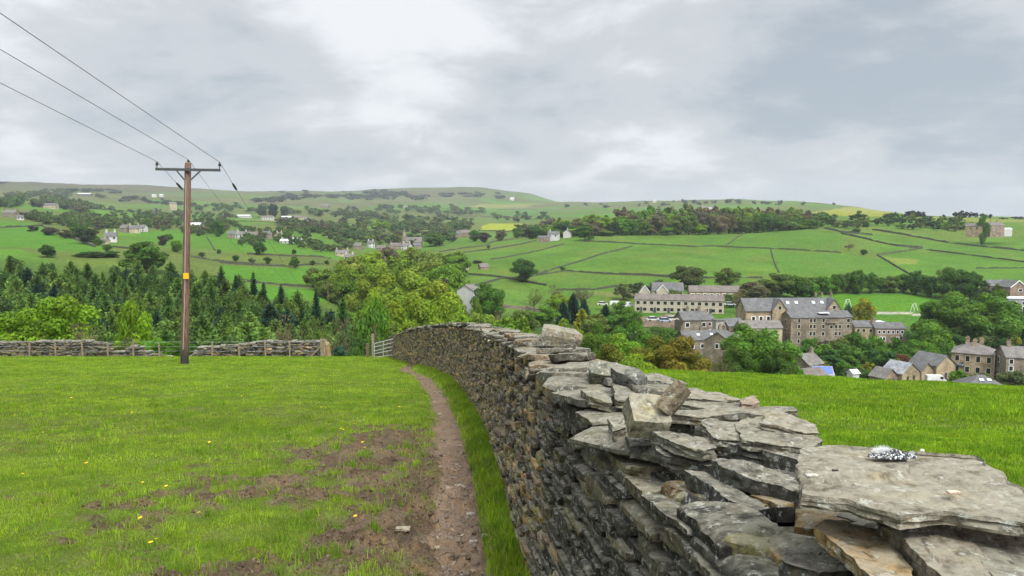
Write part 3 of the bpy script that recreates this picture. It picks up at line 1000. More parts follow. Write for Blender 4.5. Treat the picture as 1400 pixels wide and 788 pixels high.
NEAR = [
    # big flat slab
    dict(top=[(1090, 672), (1092, 640), (1097, 606), (1150, 603), (1208, 609), (1336, 619), (1362, 640), (1402, 668), (1440, 700), (1425, 712), (1300, 694), (1232, 698), (1160, 680)], thick=.032, col=g_top, zc=-.500, slope=(.0, -.02), rings=34, na=220, step=big_step),
    # long thick stone showing under its right front
    dict(top=[(1232, 700), (1262, 690), (1340, 694), (1450, 712), (1460, 730), (1300, 708)], thick=.040, col=(.15, .125, .10), zc=-.528),
    # three slabs of the near end, side by side
    dict(top=[(1110, 712), (1135, 706), (1208, 722), (1262, 800), (1215, 810), (1160, 752)], thick=.034, col=g_or, zc=-.580, slope=(-.05, -.03)),
    dict(top=[(1196, 710), (1225, 704), (1312, 722), (1395, 815), (1320, 815), (1240, 748)], thick=.055, col=(.20, .175, .13), zc=-.566, slope=(-.04, -.02)),
    dict(top=[(1304, 722), (1330, 719), (1470, 748), (1520, 850), (1400, 820), (1345, 765)], thick=.055, col=g_mid, zc=-.560, slope=(-.04, -.02)),
    # lying below the first of them, left
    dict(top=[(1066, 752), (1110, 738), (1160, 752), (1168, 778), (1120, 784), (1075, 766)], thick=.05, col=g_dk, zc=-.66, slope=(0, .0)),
    # slabs left of the big one, in the order they lie
    dict(top=[(1006, 577), (1022, 572), (1050, 570), (1110, 594), (1125, 604), (1100, 612), (1058, 606), (1014, 602)], thick=.030, col=g_mid, lift=.055),
    dict(top=[(1052, 566), (1066, 566), (1114, 582), (1122, 592), (1085, 590), (1040, 578)], thick=.028, col=g_top, lift=.07),
    dict(top=[(958, 577), (965, 572), (1010, 580), (1016, 601), (975, 599)], thick=.040, col=g_mid, lift=.045),
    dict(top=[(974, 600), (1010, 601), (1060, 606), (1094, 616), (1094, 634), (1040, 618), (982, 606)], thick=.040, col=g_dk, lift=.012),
    dict(top=[(905, 560), (950, 560), (1006, 557), (1030, 556), (1088, 556), (1092, 562), (1048, 570), (960, 572), (908, 568)], thick=.028, col=g_mid, lift=.045),
    dict(top=[(880, 583), (892, 581), (970, 600), (982, 612), (962, 616), (925, 606)], thick=.036, col=g_mid, lift=.025),
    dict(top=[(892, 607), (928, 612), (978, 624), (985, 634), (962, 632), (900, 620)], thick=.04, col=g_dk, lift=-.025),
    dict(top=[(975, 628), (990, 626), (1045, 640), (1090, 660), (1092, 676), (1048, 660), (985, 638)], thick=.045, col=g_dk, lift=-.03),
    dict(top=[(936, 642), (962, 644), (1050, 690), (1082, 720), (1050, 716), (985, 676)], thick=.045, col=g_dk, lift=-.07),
    dict(top=[(930, 548), (985, 547), (1035, 550), (1040, 556), (960, 558), (932, 554)], thick=.030, col=g_mid, lift=.05),
    dict(top=[(936, 533), (985, 536), (1010, 545), (988, 548), (940, 543)], thick=.03, col=g_top, lift=.05),
    dict(top=[(1012, 546), (1030, 541), (1038, 548), (1028, 554), (1014, 553)], thick=.035, col=(.26, .19, .14), lift=.065),
    dict(top=[(876, 512), (902, 510), (925, 518), (928, 524), (900, 520), (878, 519)], thick=.035, col=g_mid, lift=.04),
    dict(top=[(900, 560), (945, 566), (950, 575), (905, 572)], thick=.05, col=g_dk, lift=.03),
    dict(top=[(792, 530), (815, 529), (835, 545), (838, 552), (805, 545)], thick=.04, col=g_mid, lift=.0),
    dict(top=[(836, 524), (868, 518), (880, 530), (865, 548), (842, 545)], thick=.035, col=g_mid, lift=.02),
    dict(top=[(803, 508), (835, 506), (838, 517), (806, 519)], thick=.04, col=g_top, lift=.02),
    dict(top=[(1058, 636), (1092, 630), (1104, 656), (1068, 664)], thick=.08, col=g_dk, lift=-.045),
    dict(top=[(856, 590), (885, 590), (892, 604), (862, 606)], thick=.05, col=g_dk, lift=-.03),
    dict(top=[(832, 572), (852, 571), (858, 584), (838, 588)], thick=.04, col=g_mid, lift=-.02),
]
NEARM = []
for i, d in enumerate(NEAR):
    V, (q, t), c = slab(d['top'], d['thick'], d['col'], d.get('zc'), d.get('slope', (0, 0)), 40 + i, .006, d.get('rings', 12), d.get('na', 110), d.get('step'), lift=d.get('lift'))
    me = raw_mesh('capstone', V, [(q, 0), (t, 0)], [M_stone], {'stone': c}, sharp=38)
    o = child('capstone', me)
    if i == 0: o['label'] = 'biggest flat slab topping the near end of the wall'
for V, f, c in CAPS[:70]:
    child('capstone', raw_mesh('capstone', V, [(f, 0)], [M_stone], {'stone': c}, sharp=42))
for V, f, c in CAPS[70:]:
    VS.append(V); FS.append(f + off); CS.append(c); off += len(V)
child('stonework', raw_mesh('stonework', np.concatenate(VS), [(np.concatenate(FS), 0)], [M_stone], {'stone': np.concatenate(CS)}, sharp=45))
print('CAPS', len(CAPS), 'stonework verts', off)
# solid dark box inside the wall, added to block light between the stones
cb = MB(); yy_ = np.linspace(-.5, 45.3, 110); tt, nn_ = wall_frame(yy_); xx_ = xwall(yy_)
for i in range(len(yy_) - 1):
    q = []
    for zt in (0, 1):
        for (k, dep) in ((i, .15), (i + 1, .15), (i + 1, .46), (i, .46)):
            hgt_ = float(hstone(yy_[k])) - (.05 if yy_[k] > 3.2 else .17) if zt else -.2
            q.append((xx_[k] + nn_[k][0] * dep, yy_[k] + nn_[k][1] * dep, float(z_near(xx_[k], yy_[k])) + hgt_))
    cb.hexa(q)
child('light_blocker', cb.mesh('light_blocker', M_core))


# loose stones on the wall
def loose(name, cen, half, ax, up, col, label, cat, n=(14, 12, 10), cut=(.62, .9), seed=3, rough=.012):
    v, f = stones(cube_tpl(*n), np.array([[0., 0, 0]]), frame_from(np.array(ax, float), np.array(up, float))[None], np.array([half]), rough, cut, 10, seed, 9)
    me = raw_mesh(name, v, [(f, 0)], [M_stone], {'stone': np.tile(col, (len(v), 1))}, sharp=40)
    return tag(link(name, me, None, cen), label, cat)


p = at(768, 461, 7.4)
loose('loose_boulder', p, (.20, .12, .075), (.95, -.1, -.16), (.15, -.1, 1), g_top, 'pale rounded boulder lying on top of the wall, standing highest on its skyline', 'boulder', (18, 14, 10), (.6, .85), 17)
p = at(884, 569, 2.52)
loose('loose_stone', p, (.066, .066, .040), (.98, .12, -.10), (-.12, -.50, .82), (.24, .225, .165), 'square pale block tilted steeply on the wall top', 'stone', (16, 16, 8), (.86, .98), 5, .004)
p = at(921, 546, 2.5)
loose('loose_stone', p, (.055, .024, .036), (.6, .1, .75), (-.5, -.6, .5), (.21, .175, .12), 'small orange tinged stone leaning upright beside the square tilted block', 'stone', (12, 8, 8), (.7, .92), 8, .006)
p = at(826, 511, 3.75)
loose('loose_stone', p, (.080, .045, .042), (.97, -.15, -.05), (-.1, -.6, .8), (.12, .125, .10), 'dark lichen spotted block on the wall top between boulder and square block', 'stone', (14, 10, 10), (.72, .95), 12, .008)
p = at(858, 516, 3.4)
loose('loose_stone', p, (.075, .05, .04), (.8, -.5, -.1), (.35, -.5, .8), (.13, .13, .12), 'dark pointed wedge of stone behind the square tilted block', 'stone', (12, 10, 8), (.55, .85), 15, .008)


# gravel trodden into the path and clods of the poached ground
def litter(name, n, y0, y1, u0, u1, want, smin, smax, cols, label, cat, seed, flat=.7):
    r = np.random.default_rng(seed)
    y = y0 * (y1 / y0) ** r.random(n); x = r.uniform(u0, u1, n) * y
    pa, mu, dp = masks(x, y); kp = (pa > .5) if want == 'path' else ((mu > .45) & (pa < .4))
    kp &= x < xwall(y) - .1
    x, y = x[kp], y[kp]; n = len(x)
    s_ = smin * (smax / smin) ** (r.random(n) ** 1.8) * (1 + .02 * y)
    half = np.stack([s_ * r.uniform(.8, 1.5, n), s_ * r.uniform(.7, 1.1, n), s_ * r.uniform(.35, flat, n)], -1)
    ro = []
    for k in range(n):
        a = r.normal(size=3); a[2] *= .25; ro.append(frame_from(a, np.array([r.normal(0, .25), r.normal(0, .25), 1])))
    cen = np.stack([x, y, ground_d(x, y) + half[:, 2] * .25], -1)
    tp = cube_tpl(3, 3, 2)
    v, f = stones(tp, cen, np.array(ro), half, .006, (.55, .85), 8, seed, 30)
    c = np.array(cols)[r.integers(0, len(cols), n)] * r.uniform(.7, 1.25, (n, 1))
    return tag(link(name, raw_mesh(name, v, [(f, 0)], [M_path], {'ground': np.repeat(c, len(tp[0]), 0)})), label, cat, kind='stuff')


litter('gravel', 5200, 3.2, 30, -.2, .06, 'path', .006, .022, [(.24, .20, .16), (.29, .25, .20), (.17, .14, .115), (.20, .155, .12)], 'small stones and grit trodden into the earth path', 'gravel', 71)
litter('soil_clods', 26000, 3.2, 20, -.66, .0, 'mud', .003, .0135, [(.13, .098, .068), (.105, .078, .055), (.16, .122, .087)], 'clods of dark soil over the poached ground of the pasture', 'soil', 72, .9)
# ------------------------------------------------------------------ small things at hand
M_wood = plain('grey weathered timber', (.21, .165, .11), .85, .35, 14, bmp=.004)
M_steel = plain('galvanised steel', (.50, .52, .53), .45, .12, 6, .7)
M_wire = plain('wire', (.09, .09, .095), .5, .1, 4, .6)
M_dark = plain('dark ceramic', (.035, .033, .035), .35, .2, 10, spec=.5)
M_armst = plain('aged steel', (.085, .085, .088), .6, .25, 8, .5)

# heap of black and white grit with a tuft of white fluff, on the big slab
gp = []
g0 = at(1220, 621, 1.575)
zs = -.500 + .006
heap = empty('grit_heap', (g0.x, g0.y, zs), 'heap of black and white grit and white fluff on the big flat slab', 'grit')
nst = 1500
gx_ = rng.normal(0, .026, nst); gy_ = rng.normal(0, .010, nst)
keep = (gx_ / .05) ** 2 + (gy_ / .022) ** 2 < 1
gx_, gy_ = gx_[keep], gy_[keep]; nst = len(gx_)
gz_ = .001 + .013 * np.exp(-(gx_ / .03) ** 2 - (gy_ / .012) ** 2) * rng.random(nst)
ro = []
for k in range(nst):
    a = rng.normal(size=3); u_ = rng.normal(size=3); ro.append(frame_from(a, u_))
sz = rng.uniform(.0009, .0022, (nst, 3))
v, f = stones(cube_tpl(2, 2, 2), np.stack([gx_, gy_, gz_], -1), np.array(ro), sz, .0004, seed=77)
wh = rng.random(nst) < .33
gc = np.where(wh[:, None], np.array([.62, .63, .62]), np.array([.06, .06, .065])) * rng.uniform(.7, 1.1, (nst, 1))
m, nt, b, _ = mat_new('grit'); a = nd(nt, 'ShaderNodeAttribute', attribute_name='stone'); nt.links.new(a.outputs['Color'], b.inputs['Base Color']); b.inputs['Roughness'].default_value = .7
link('grit', raw_mesh('grit', v, [(f, 0)], [m], {'stone': np.repeat(gc, 26, 0)}), heap)
nb = 3200
d_ = rng.normal(size=(nb, 3)); d_[:, 2] = np.abs(d_[:, 2]) * .9; d_ /= np.linalg.norm(d_, axis=1)[:, None]
ln = rng.uniform(.006, .019, (nb, 1)) * np.array([.9, .7, 1.0]); b0 = np.stack([rng.normal(-.018, .007, nb), rng.normal(.004, .003, nb), np.full(nb, .008)], -1)
s_ = np.cross(d_, rng.normal(size=(nb, 3))); s_ /= np.linalg.norm(s_, axis=1)[:, None]; s_ *= .00022
V = np.stack([b0 - s_, b0 + s_, b0 + d_ * ln], 1).reshape(-1, 3)
link('fluff', raw_mesh('fluff', V, [(np.arange(nb * 3).reshape(-1, 3), 0)], [plain('white down', (.82, .82, .82), .9, .04)]), heap)
# small leavings on the slab
for (px, row, sx, sy, col_, lab) in [(1110, 651, .012, .006, (.60, .58, .50), 'pale flat fleck near the left front corner of the big slab'), (1142, 643, .006, .003, (.05, .04, .035), 'small dark pellet lying on the left of the big slab'), (1303, 675, .011, .006, (.62, .50, .42), 'pinkish white chip on the right of the big slab'), (1261, 614, .004, .003, (.75, .74, .70), 'tiny white chip at the back edge of the big slab')]:
    u, k = uz(px, row); Y = -.497 / k
    v, f = stones(cube_tpl(5, 4, 3), np.array([[0., 0, 0]]), np.eye(3)[None], np.array([[sx, sy, .0025]]), .001, seed=px)
    tag(link('stone_chip', raw_mesh('stone_chip', v, [(f, 0)], [M_stone], {'stone': np.tile(col_, (len(v), 1))}, smooth=True), None, (u * Y, Y, -.495 + (-.02) * (Y - 1.38))), lab, 'stone chip', 'chips lying on the big slab')

# flat stones on the path and in the mud
for (px, row, sx, sy, col_, lab) in [
    (551, 727, .055, .028, (.30, .26, .19), 'pale flat stone lying in the mud left of the path'),
    (625, 661, .06, .026, (.25, .215, .175), 'long pale stone set in the middle of the earth path'),
    (643, 691, .04, .024, (.30, .25, .20), 'small brownish stone at the right edge of the path'),
    (647, 730, .03, .02, (.40, .34, .28), 'nearer small pale stone on the right of the path'),
    (664, 727, .03, .02, (.36, .31, .25), 'small stone between path and wall grass strip'),
    (626, 768, .035, .022, (.34, .28, .22), 'brown stone nearest the viewer on the path'),
    (601, 534, .14, .05, (.10, .08, .06), 'dark stone at the bend of the path')]:
    p = hit(px, row)
    v, f = stones(cube_tpl(7, 6, 3), np.array([[0., 0, 0]]), np.eye(3)[None], np.array([[sx, sy, .014]]), .006, seed=px)
    zz = float(ground_d(p.x, p.y))
    tag(link('path_stone', raw_mesh('path_stone', v, [(f, 0)], [M_stone], {'stone': np.tile(col_, (len(v), 1))}, sharp=40), None, (p.x, p.y, zz + .006)), lab, 'stone', 'stones on and by the path')

# dandelions
M_yel = plain('yellow petals', (.75, .50, .015), .6, .1)
M_stem = plain('flower stem', (.14, .22, .04), .7, .1)
db = MB()
for k in range(14):
    a = 2 * PI * k / 14
    db.poly([(0, 0, .060), (.016 * math.cos(a - .2), .016 * math.sin(a - .2), .064), (.018 * math.cos(a), .018 * math.sin(a), .062), (.016 * math.cos(a + .2), .016 * math.sin(a + .2), .064)], 0)
db.tube([(0, 0, -.01), (.004, .002, .03), (0, 0, .060)], .0022, 5, 1)
dme = db.mesh('dandelion', [M_yel, M_stem])
dsp = [(207, 751), (194, 722), (274, 710), (487, 712), (172, 600), (358, 563), (365, 567), (370, 572), (362, 573), (355, 566), (165, 514), (528, 566), (498, 617), (465, 593), (545, 562), (20, 574), (288, 610), (98, 549), (181, 569), (30, 656), (410, 524), (510, 548), (180, 530), (470, 594), (485, 587), (228, 667), (195, 665), (497, 613), (330, 545), (60, 600), (120, 640), (440, 560), (250, 560), (215, 745)]
for (px, row) in dsp:
    p = hit(px, row)
    o = link('dandelion', dme, None, (p.x, p.y, float(ground_d(p.x, p.y)) + .01)); s_ = rnd.uniform(.55, .9) * (1 + .02 * p.y); o.scale = (s_, s_, min(s_, 1.1)); o.rotation_euler = (rnd.uniform(-.25, .25), rnd.uniform(-.25, .25), rnd.uniform(0, 6))
    tag(o, 'small yellow dandelion flowering in the left pasture', 'flower', 'dandelions in the left pasture')


# ------------------------------------------------------------------ far wall of the pasture, fence, gate
def low_wall(name, xs, y, hf, label, seed, group=None):
    r = np.random.default_rng(seed)
    root = empty(name, ((xs[0] + xs[1]) / 2, y, float(ground((xs[0] + xs[1]) / 2, y))), label, 'stone wall', group)
    cen, rot, half, up_ = [], [], [], []
    x = None
    h = 0
    while h < 1.3:
        th = r.uniform(.06, .10); x = xs[0] - r.uniform(0, .2)
        while x < xs[1]:
            L = r.uniform(.18, .5); xc = x + L / 2; x += L
            if h + th * .5 > hf(xc): continue
            top_ = h + th * 1.6 > hf(xc)
            for yy in (y, y + .28):
                ax = np.array([1, r.normal(0, .1), r.normal(0, .08)]); fr = frame_from(ax, np.array([r.normal(0, .1), r.normal(0, .1), 1]))
                cen.append((xc + r.normal(0, .03), yy + r.normal(0, .03), float(ground(xc, y)) + h + th / 2 - .05)); rot.append(fr); half.append((L / 2, .16, th / 2)); up_.append(top_)
        h += th
    cen = np.array(cen) - np.array(root.location); half = np.array(half)
    v, f = stones(cube_tpl(3, 2, 2), cen, np.array(rot), half, .02, (.65, .92), seed=seed)
    colr = pick_col(len(cen), r) * .85; up_ = np.array(up_)
    colr[up_] = np.array([.135, .122, .095]) * r.uniform(.7, 1.2, (up_.sum(), 1))
    link('stonework', raw_mesh('stonework', v, [(f, 0)], [M_stone], {'stone': np.repeat(colr, len(cube_tpl(3, 2, 2)[0]), 0)}, sharp=45), root)
    return root


YW = 45.6


def xat(px, Y=YW): return uz(px, 480)[0] * Y


def hf1(x):
    px = 700 + x / YW * F
    b = 1.0 + .07 * vn2(np.array([x * .5]), np.array([0.]), 3)[0] - .05
    if px > 135: b *= max(0, 1 - (px - 135) / 22) * .75 + .20
    if px > 150: b = .28 + .42 * math.exp(-((px - 178) / 16) ** 2)
    if px > 200: b = .22 * max(0, 1 - (px - 200) / 34)
    return b


def hf2(x):
    px = 700 + x / YW * F
    return max(0.1, (.62 + .35 * min(1, max(0, (px - 262) / 90)) - .12 * math.exp(-((px - 320) / 30) ** 2) + .08 * vn2(np.array([x * .6]), np.array([4.]), 3)[0]) * min(1, (px - 255) / 14))


low_wall('dry_stone_wall', (xat(-120), xat(234)), YW, hf1, 'long low drystone wall closing the pasture on the left, tumbled at its right end', 3)
low_wall('dry_stone_wall', (xat(257), xat(441)), YW, hf2, 'shorter low drystone wall between the utility pole and the wooden gate posts', 4)


def post(px, Y, row_top, wd, parent, name='post', tilt=0.0, mat=None):
    x = uz(px, 480)[0] * Y; g = float(ground(x, Y)); zt = at(px, row_top, Y).z
    b = MB(); w_ = wd / 2
    b.hexa([(x - w_, Y - w_, g - .2), (x + w_, Y - w_, g - .2), (x + w_, Y + w_, g - .2), (x - w_, Y + w_, g - .2),
            (x - w_ + tilt, Y - w_, zt), (x + w_ + tilt, Y - w_, zt), (x + w_ + tilt, Y + w_, zt), (x - w_ + tilt, Y + w_, zt + .02)])
    o = b.build(name, mat or M_wood)
    if parent is not None:
        o.parent = parent; o.matrix_parent_inverse = Matrix.Translation(parent.location).inverted()
    return o


YF = 45.1
fen = empty('wire_fence', (xat(200, YF), YF, float(ground(xat(200, YF), YF))), 'post and wire fence standing just in front of the far wall of the pasture', 'fence')
for px, rt in [(-60, 467), (-20, 467), (40, 467), (76, 470), (113, 465), (147, 469), (182, 465), (218, 469), (290, 468), (327, 470), (363, 467), (396, 468)]:
    post(px, YF, rt, .075, fen, 'post', rnd.uniform(-.05, .05))
for row in (467.5, 474, 480):
    pts = []
    for px in range(-60, 441, 20):
        pts.append(at(px, row + (0.6 if (px // 20) % 2 else 0), YF))
    b = MB(); b.tube(pts, .004, 4)
    o = b.build('wire', M_steel, None); o.parent = fen; o.matrix_parent_inverse = Matrix.Translation(fen.location).inverted()

gp_ = empty('gate_post', (xat(441, 45), 45.0, float(ground(xat(441, 45), 45.))), 'pair of thick timber gate posts with slanting brace at the far wall end', 'gate post')
post(440, 45.0, 464, .15, gp_, 'post'); post(443.7, 45.1, 464, .13, gp_, 'post')
b = MB(); b.tube([at(423.5, 489, 44.9), at(439, 474, 44.9)], .045, 6)
o = b.build('brace', M_wood); o.parent = gp_; o.matrix_parent_inverse = Matrix.Translation(gp_.location).inverted()
p = at(448, 480, 45.4)
v, f = stones(cube_tpl(8, 6, 10), np.array([[0., 0, 0]]), np.eye(3)[None], np.array([[.20, .16, .50]]), .05, (.55, .85), 10, 9, 5)
tag(link('standing_stone', raw_mesh('standing_stone', v, [(f, 0)], [M_stone], {'stone': np.tile((.30, .22, .10), (len(v), 1))}, sharp=45), None, (p.x, p.y, float(ground(p.x, p.y)) + .42)), 'upright ochre stone leaning against the thick timber gate posts', 'stone')
# tall single post and the metal gate swung open against the wall
pt = empty('gate_post', (xat(510, 43.5), 43.5, float(ground(xat(510, 43.5), 43.5))), 'tall square timber post carrying the hinge of the metal gate', 'gate post')
post(510, 43.5, 457, .13, pt, 'post')
st = empty('gate_post', (xat(502, 43.6), 43.6, float(ground(xat(502, 43.6), 43.6))), 'short dark timber stump left of the tall gate post', 'gate post')
post(502.5, 43.6, 470.5, .16, st, 'post', 0, plain('dark wet timber', (.12, .08, .055), .8, .3, 12))
gt = empty('field_gate', (xat(512, 43.4), 43.4, float(ground(xat(512, 43.4), 43.4))), 'galvanised metal field gate with five bars standing open by the wall end', 'gate')
A = (511.5, 43.4); B = (539, 43.0)
rows = [(470.0, 463.2), (474.8, 468.3), (480, 473.6), (484, 478.5), (489, 485)]
for r0, r1 in rows:
    b = MB(); b.tube([at(A[0], r0, A[1]), at(B[0], r1, B[1])], .024, 6)
    o = b.build('bar', M_steel); o.parent = gt; o.matrix_parent_inverse = Matrix.Translation(gt.location).inverted()
for px, r0, r1, Y in [(512, 469.5, 491, 43.4), (524, 467, 488, 43.2), (538.5, 463, 486, 43.0)]:
    b = MB(); b.tube([at(px, r0, Y), at(px, r1, Y)], .024, 6)
    o = b.build('upright', M_steel); o.parent = gt; o.matrix_parent_inverse = Matrix.Translation(gt.location).inverted()

# ------------------------------------------------------------------ utility pole and its lines
m, nt, b, _ = mat_new('creosoted pole')
oc = obj_co(nt); n1 = noise(nt, 1.0, 5, .65, vmath(nt, 'MULTIPLY', oc, (26, 26, 1.6)))
c = mixc(nt, (.070, .036, .023), (.180, .102, .068), ramp(nt, n1, .35, .65))
sx = nd(nt, 'ShaderNodeSeparateXYZ'); nt.links.new(oc, sx.inputs[0])
wet = ramp(nt, fmath(nt, 'ADD', sx.outputs[2], fmath(nt, 'MULTIPLY', n1, .9)), .7, 1.5, 1, 0)
nt.links.new(mixc(nt, c, (.022, .018, .016), wet), b.inputs['Base Color']); b.inputs['Roughness'].default_value = .8; bump(nt, b, n1, .01)
M_pole = m
PB = hit(252.5, 498); PT = at(257, 224, PB.y)
pole = empty('utility_pole', PB, 'tall brown wooden utility pole with a steel crossarm standing in the left pasture', 'utility pole')


def pchild(bm, name, mat, sharp=None):
    o = bm.build(name, mat, None, sharp); o.parent = pole; o.matrix_parent_inverse = Matrix.Translation(pole.location).inverted(); return o


b = MB(); H_ = PT.z - PB.z
b.tube([(0, 0, -.4), (0, 0, .2), ((PT.x - PB.x) * .5, 0, H_ * .5), (PT.x - PB.x, 0, H_), (PT.x - PB.x, 0, H_ + .05)], [.175, .17, .15, .13, .09], 16)
link('pole_shaft', b.mesh('pole_shaft', M_pole, 40), pole)
Yp = PB.y - .17
ca = MB(); a0 = at(213, 231.5, Yp); a1 = at(301, 233, Yp)
d = (a1 - a0).normalized(); up = Vector((0, 0, 1)); f_ = Vector((0, 1, 0))
def beam(mb, a, b_, h, w):
    d = (b_ - a).normalized(); n = d.cross(Vector((0, 1, 0))).normalized(); q = Vector((0, 1, 0))
    P = [a + n * -h + q * -w, b_ + n * -h + q * -w, b_ + n * -h + q * w, a + n * -h + q * w, a + n * h + q * -w, b_ + n * h + q * -w, b_ + n * h + q * w, a + n * h + q * w]
    mb.hexa(P)
beam(ca, a0, a1, .055, .05); pchild(ca, 'crossarm', M_armst)
for (q0, q1) in (((241, 233), (252, 246)), ((274, 234), (261, 246))):
    b = MB(); beam(b, at(*q0, Yp - .055), at(*q1, Yp - .055), .03, .01); pchild(b, 'brace', M_armst)
ins_tops = []
for (px, r0, r1) in ((214.5, 231, 221), (257.5, 224, 218.5), (300.3, 232, 222)):
    a = at(px, r0, Yp + (.0 if px != 257.5 else .17)); t = at(px, r1, Yp + (.0 if px != 257.5 else .17)); ins_tops.append(t)
    b = MB(); D = t - a
    prof = [(0, .018), (.45, .02), (.46, .06), (.58, .075), (.62, .045), (.72, .065), (.8, .04), (.95, .04), (1.0, .01)]
    b.tube([a + D * s_ for s_, _ in prof], [q for _, q in prof], 10); pchild(b, 'insulator', M_dark, 50)
sg = MB(); s0 = at(254.3, 377.5, PB.y - .21)
sg.box(s0.x - .115, s0.x + .115, s0.y - .012, s0.y + .0, s0.z - .125, s0.z + .125)
sgn = pchild(sg, 'warning_sign', plain('yellow enamel', (.80, .42, .01), .4, .05, spec=.5)); sgn['label'] = 'yellow warning plate with a black mark'
sb = MB()
zz0 = s0.z; xx0 = s0.x; yy0 = s0.y - .0145
for (a_, b2, c2, d2) in [(-.012, .075, .045, .012)]:
    pass
bolt = [(.03, .085), (-.05, -.01), (-.008, -.008), (-.03, -.085), (.05, .015), (.008, .012)]
sb.poly([(xx0 + px_, yy0, zz0 + pz_) for px_, pz_ in bolt][::-1])
mk = sb.build('lightning_mark', plain('black paint', (.02, .02, .02), .5, .05)); mk.parent = sgn
mk.matrix_parent_inverse = Matrix.Translation(pole.location).inverted()
bb = MB()
for dz in (.5, 1.0, 2.2):
    bb.tube([(PB.x - .2, PB.y - .12, PB.z + dz), (PB.x - .12, PB.y - .2, PB.z + dz)], .012, 5)
pc = MB(); pc.tube([at(250.2, 478, Yp - .02), at(252.6, 400, Yp - .02), at(254.0, 246, Yp + .02)], .016, 6); pchild(pc, 'earth_cable', plain('pale conduit', (.32, .29, .26), .7, .1))

tgt_back = [(0, 110), (0, 63), (0, 12)]
names = ['lowest and leftmost overhead power line running in to the utility pole', 'middle overhead power line over the top of the utility pole', 'highest overhead power line, over the right end of the crossarm']
PE = (448, 384, 285.0)
for k, (px, row) in enumerate(tgt_back):
    T = ins_tops[k]
    u, s = uz(px, row)
    # previous pole uphill, behind the viewer: the line climbs with the ground
    slope = .137
    best = None
    for Y in np.linspace(8, T.y - 2, 400):
        e = abs(s * Y - (T.z + slope * (T.y - Y)))
        if best is None or e < best[0]: best = (e, Y)
    Y = best[1]; d = Vector((u * Y, Y, s * Y)) - T
    endp = T + d * ((T.y + 26) / (T.y - Y))
    pts = []
    for q in range(26):
        t = q / 25; pts.append(T.lerp(endp, t) - Vector((0, 0, 0.25 * 4 * t * (1 - t) * .5)))
    E = at(PE[0] + (k - 1) * 4.5, PE[1], PE[2])
    fw = []
    for q in range(1, 31):
        t = q / 30; fw.append(T.lerp(E, t) - Vector((0, 0, 6.5 * 4 * t * (1 - t))))
    b = MB(); b.tube(pts[::-1] + fw, [.0095] * len(pts) + [.006] * len(fw), 5)
    o = b.build('power_line', M_wire); tag(o, names[k], 'power line', 'overhead lines')
    if k != 1:
        q = fw[0].lerp(fw[1], .05) if k == 2 else fw[0].lerp(fw[1], .25); a = T.lerp(fw[0], .42); c = T.lerp(fw[0], .60)
        b = MB(); dd = c - a
        b.tube([a, a + dd * .2, a + dd * .5, a + dd * .8, c], [.015, .05, .06, .05, .015], 8)
        b.build('line_insulator', M_dark, o)
# the next pole down the valley
xb, yb = at(*PE).x, PE[2]
np_ = empty('utility_pole', (xb, yb, float(ground(xb, yb))), 'distant utility pole standing among the trees at the valley edge', 'utility pole')
b = MB(); b.tube([(0, 0, -.3), (0, 0, at(PE[0], PE[1], PE[2]).z - float(ground(xb, yb)))], [.17, .13], 8); b.build('pole_shaft', M_pole, np_)
# ------------------------------------------------------------------ trees
def leaf_mat(name, trans=.40, spec=.07):
    m, nt, b, out = mat_new(name)
    oi = nd(nt, 'ShaderNodeObjectInfo'); a = nd(nt, 'ShaderNodeAttribute', attribute_name='leaf')
    c = mixc(nt, oi.outputs['Color'], a.outputs['Color'], 1.0, 'MULTIPLY')
    nt.links.new(c, b.inputs['Base Color']); b.inputs['Roughness'].default_value = .65; b.inputs['Specular IOR Level'].default_value = spec
    t = nd(nt, 'ShaderNodeBsdfTranslucent'); nt.links.new(c, t.inputs['Color'])
    x = nd(nt, 'ShaderNodeMixShader'); x.inputs[0].default_value = trans
    nt.links.new(b.outputs[0], x.inputs[1]); nt.links.new(t.outputs[0], x.inputs[2]); nt.links.new(x.outputs[0], out.inputs[0])
    return m


M_leaf = leaf_mat('foliage')
M_need = leaf_mat('needles', .22, .07)
M_bark = plain('bark', (.10, .08, .062), .9, .35, 3, bmp=.02)


def leaf_quads(C, N, size, asp, r):
    """quads of leaves at C facing N (random twist)"""
    n = len(C)
    a = np.cross(N, r.normal(size=(n, 3))); a /= np.linalg.norm(a, axis=1)[:, None] + 1e-9
    b_ = np.cross(N, a)
    s = size[:, None] * .5
    P = np.stack([C - a * s, C - b_ * s * asp + N * s * .15, C + a * s, C + b_ * s * asp - N * s * .15], 1)
    return P.reshape(-1, 3), np.arange(n * 4).reshape(-1, 4)


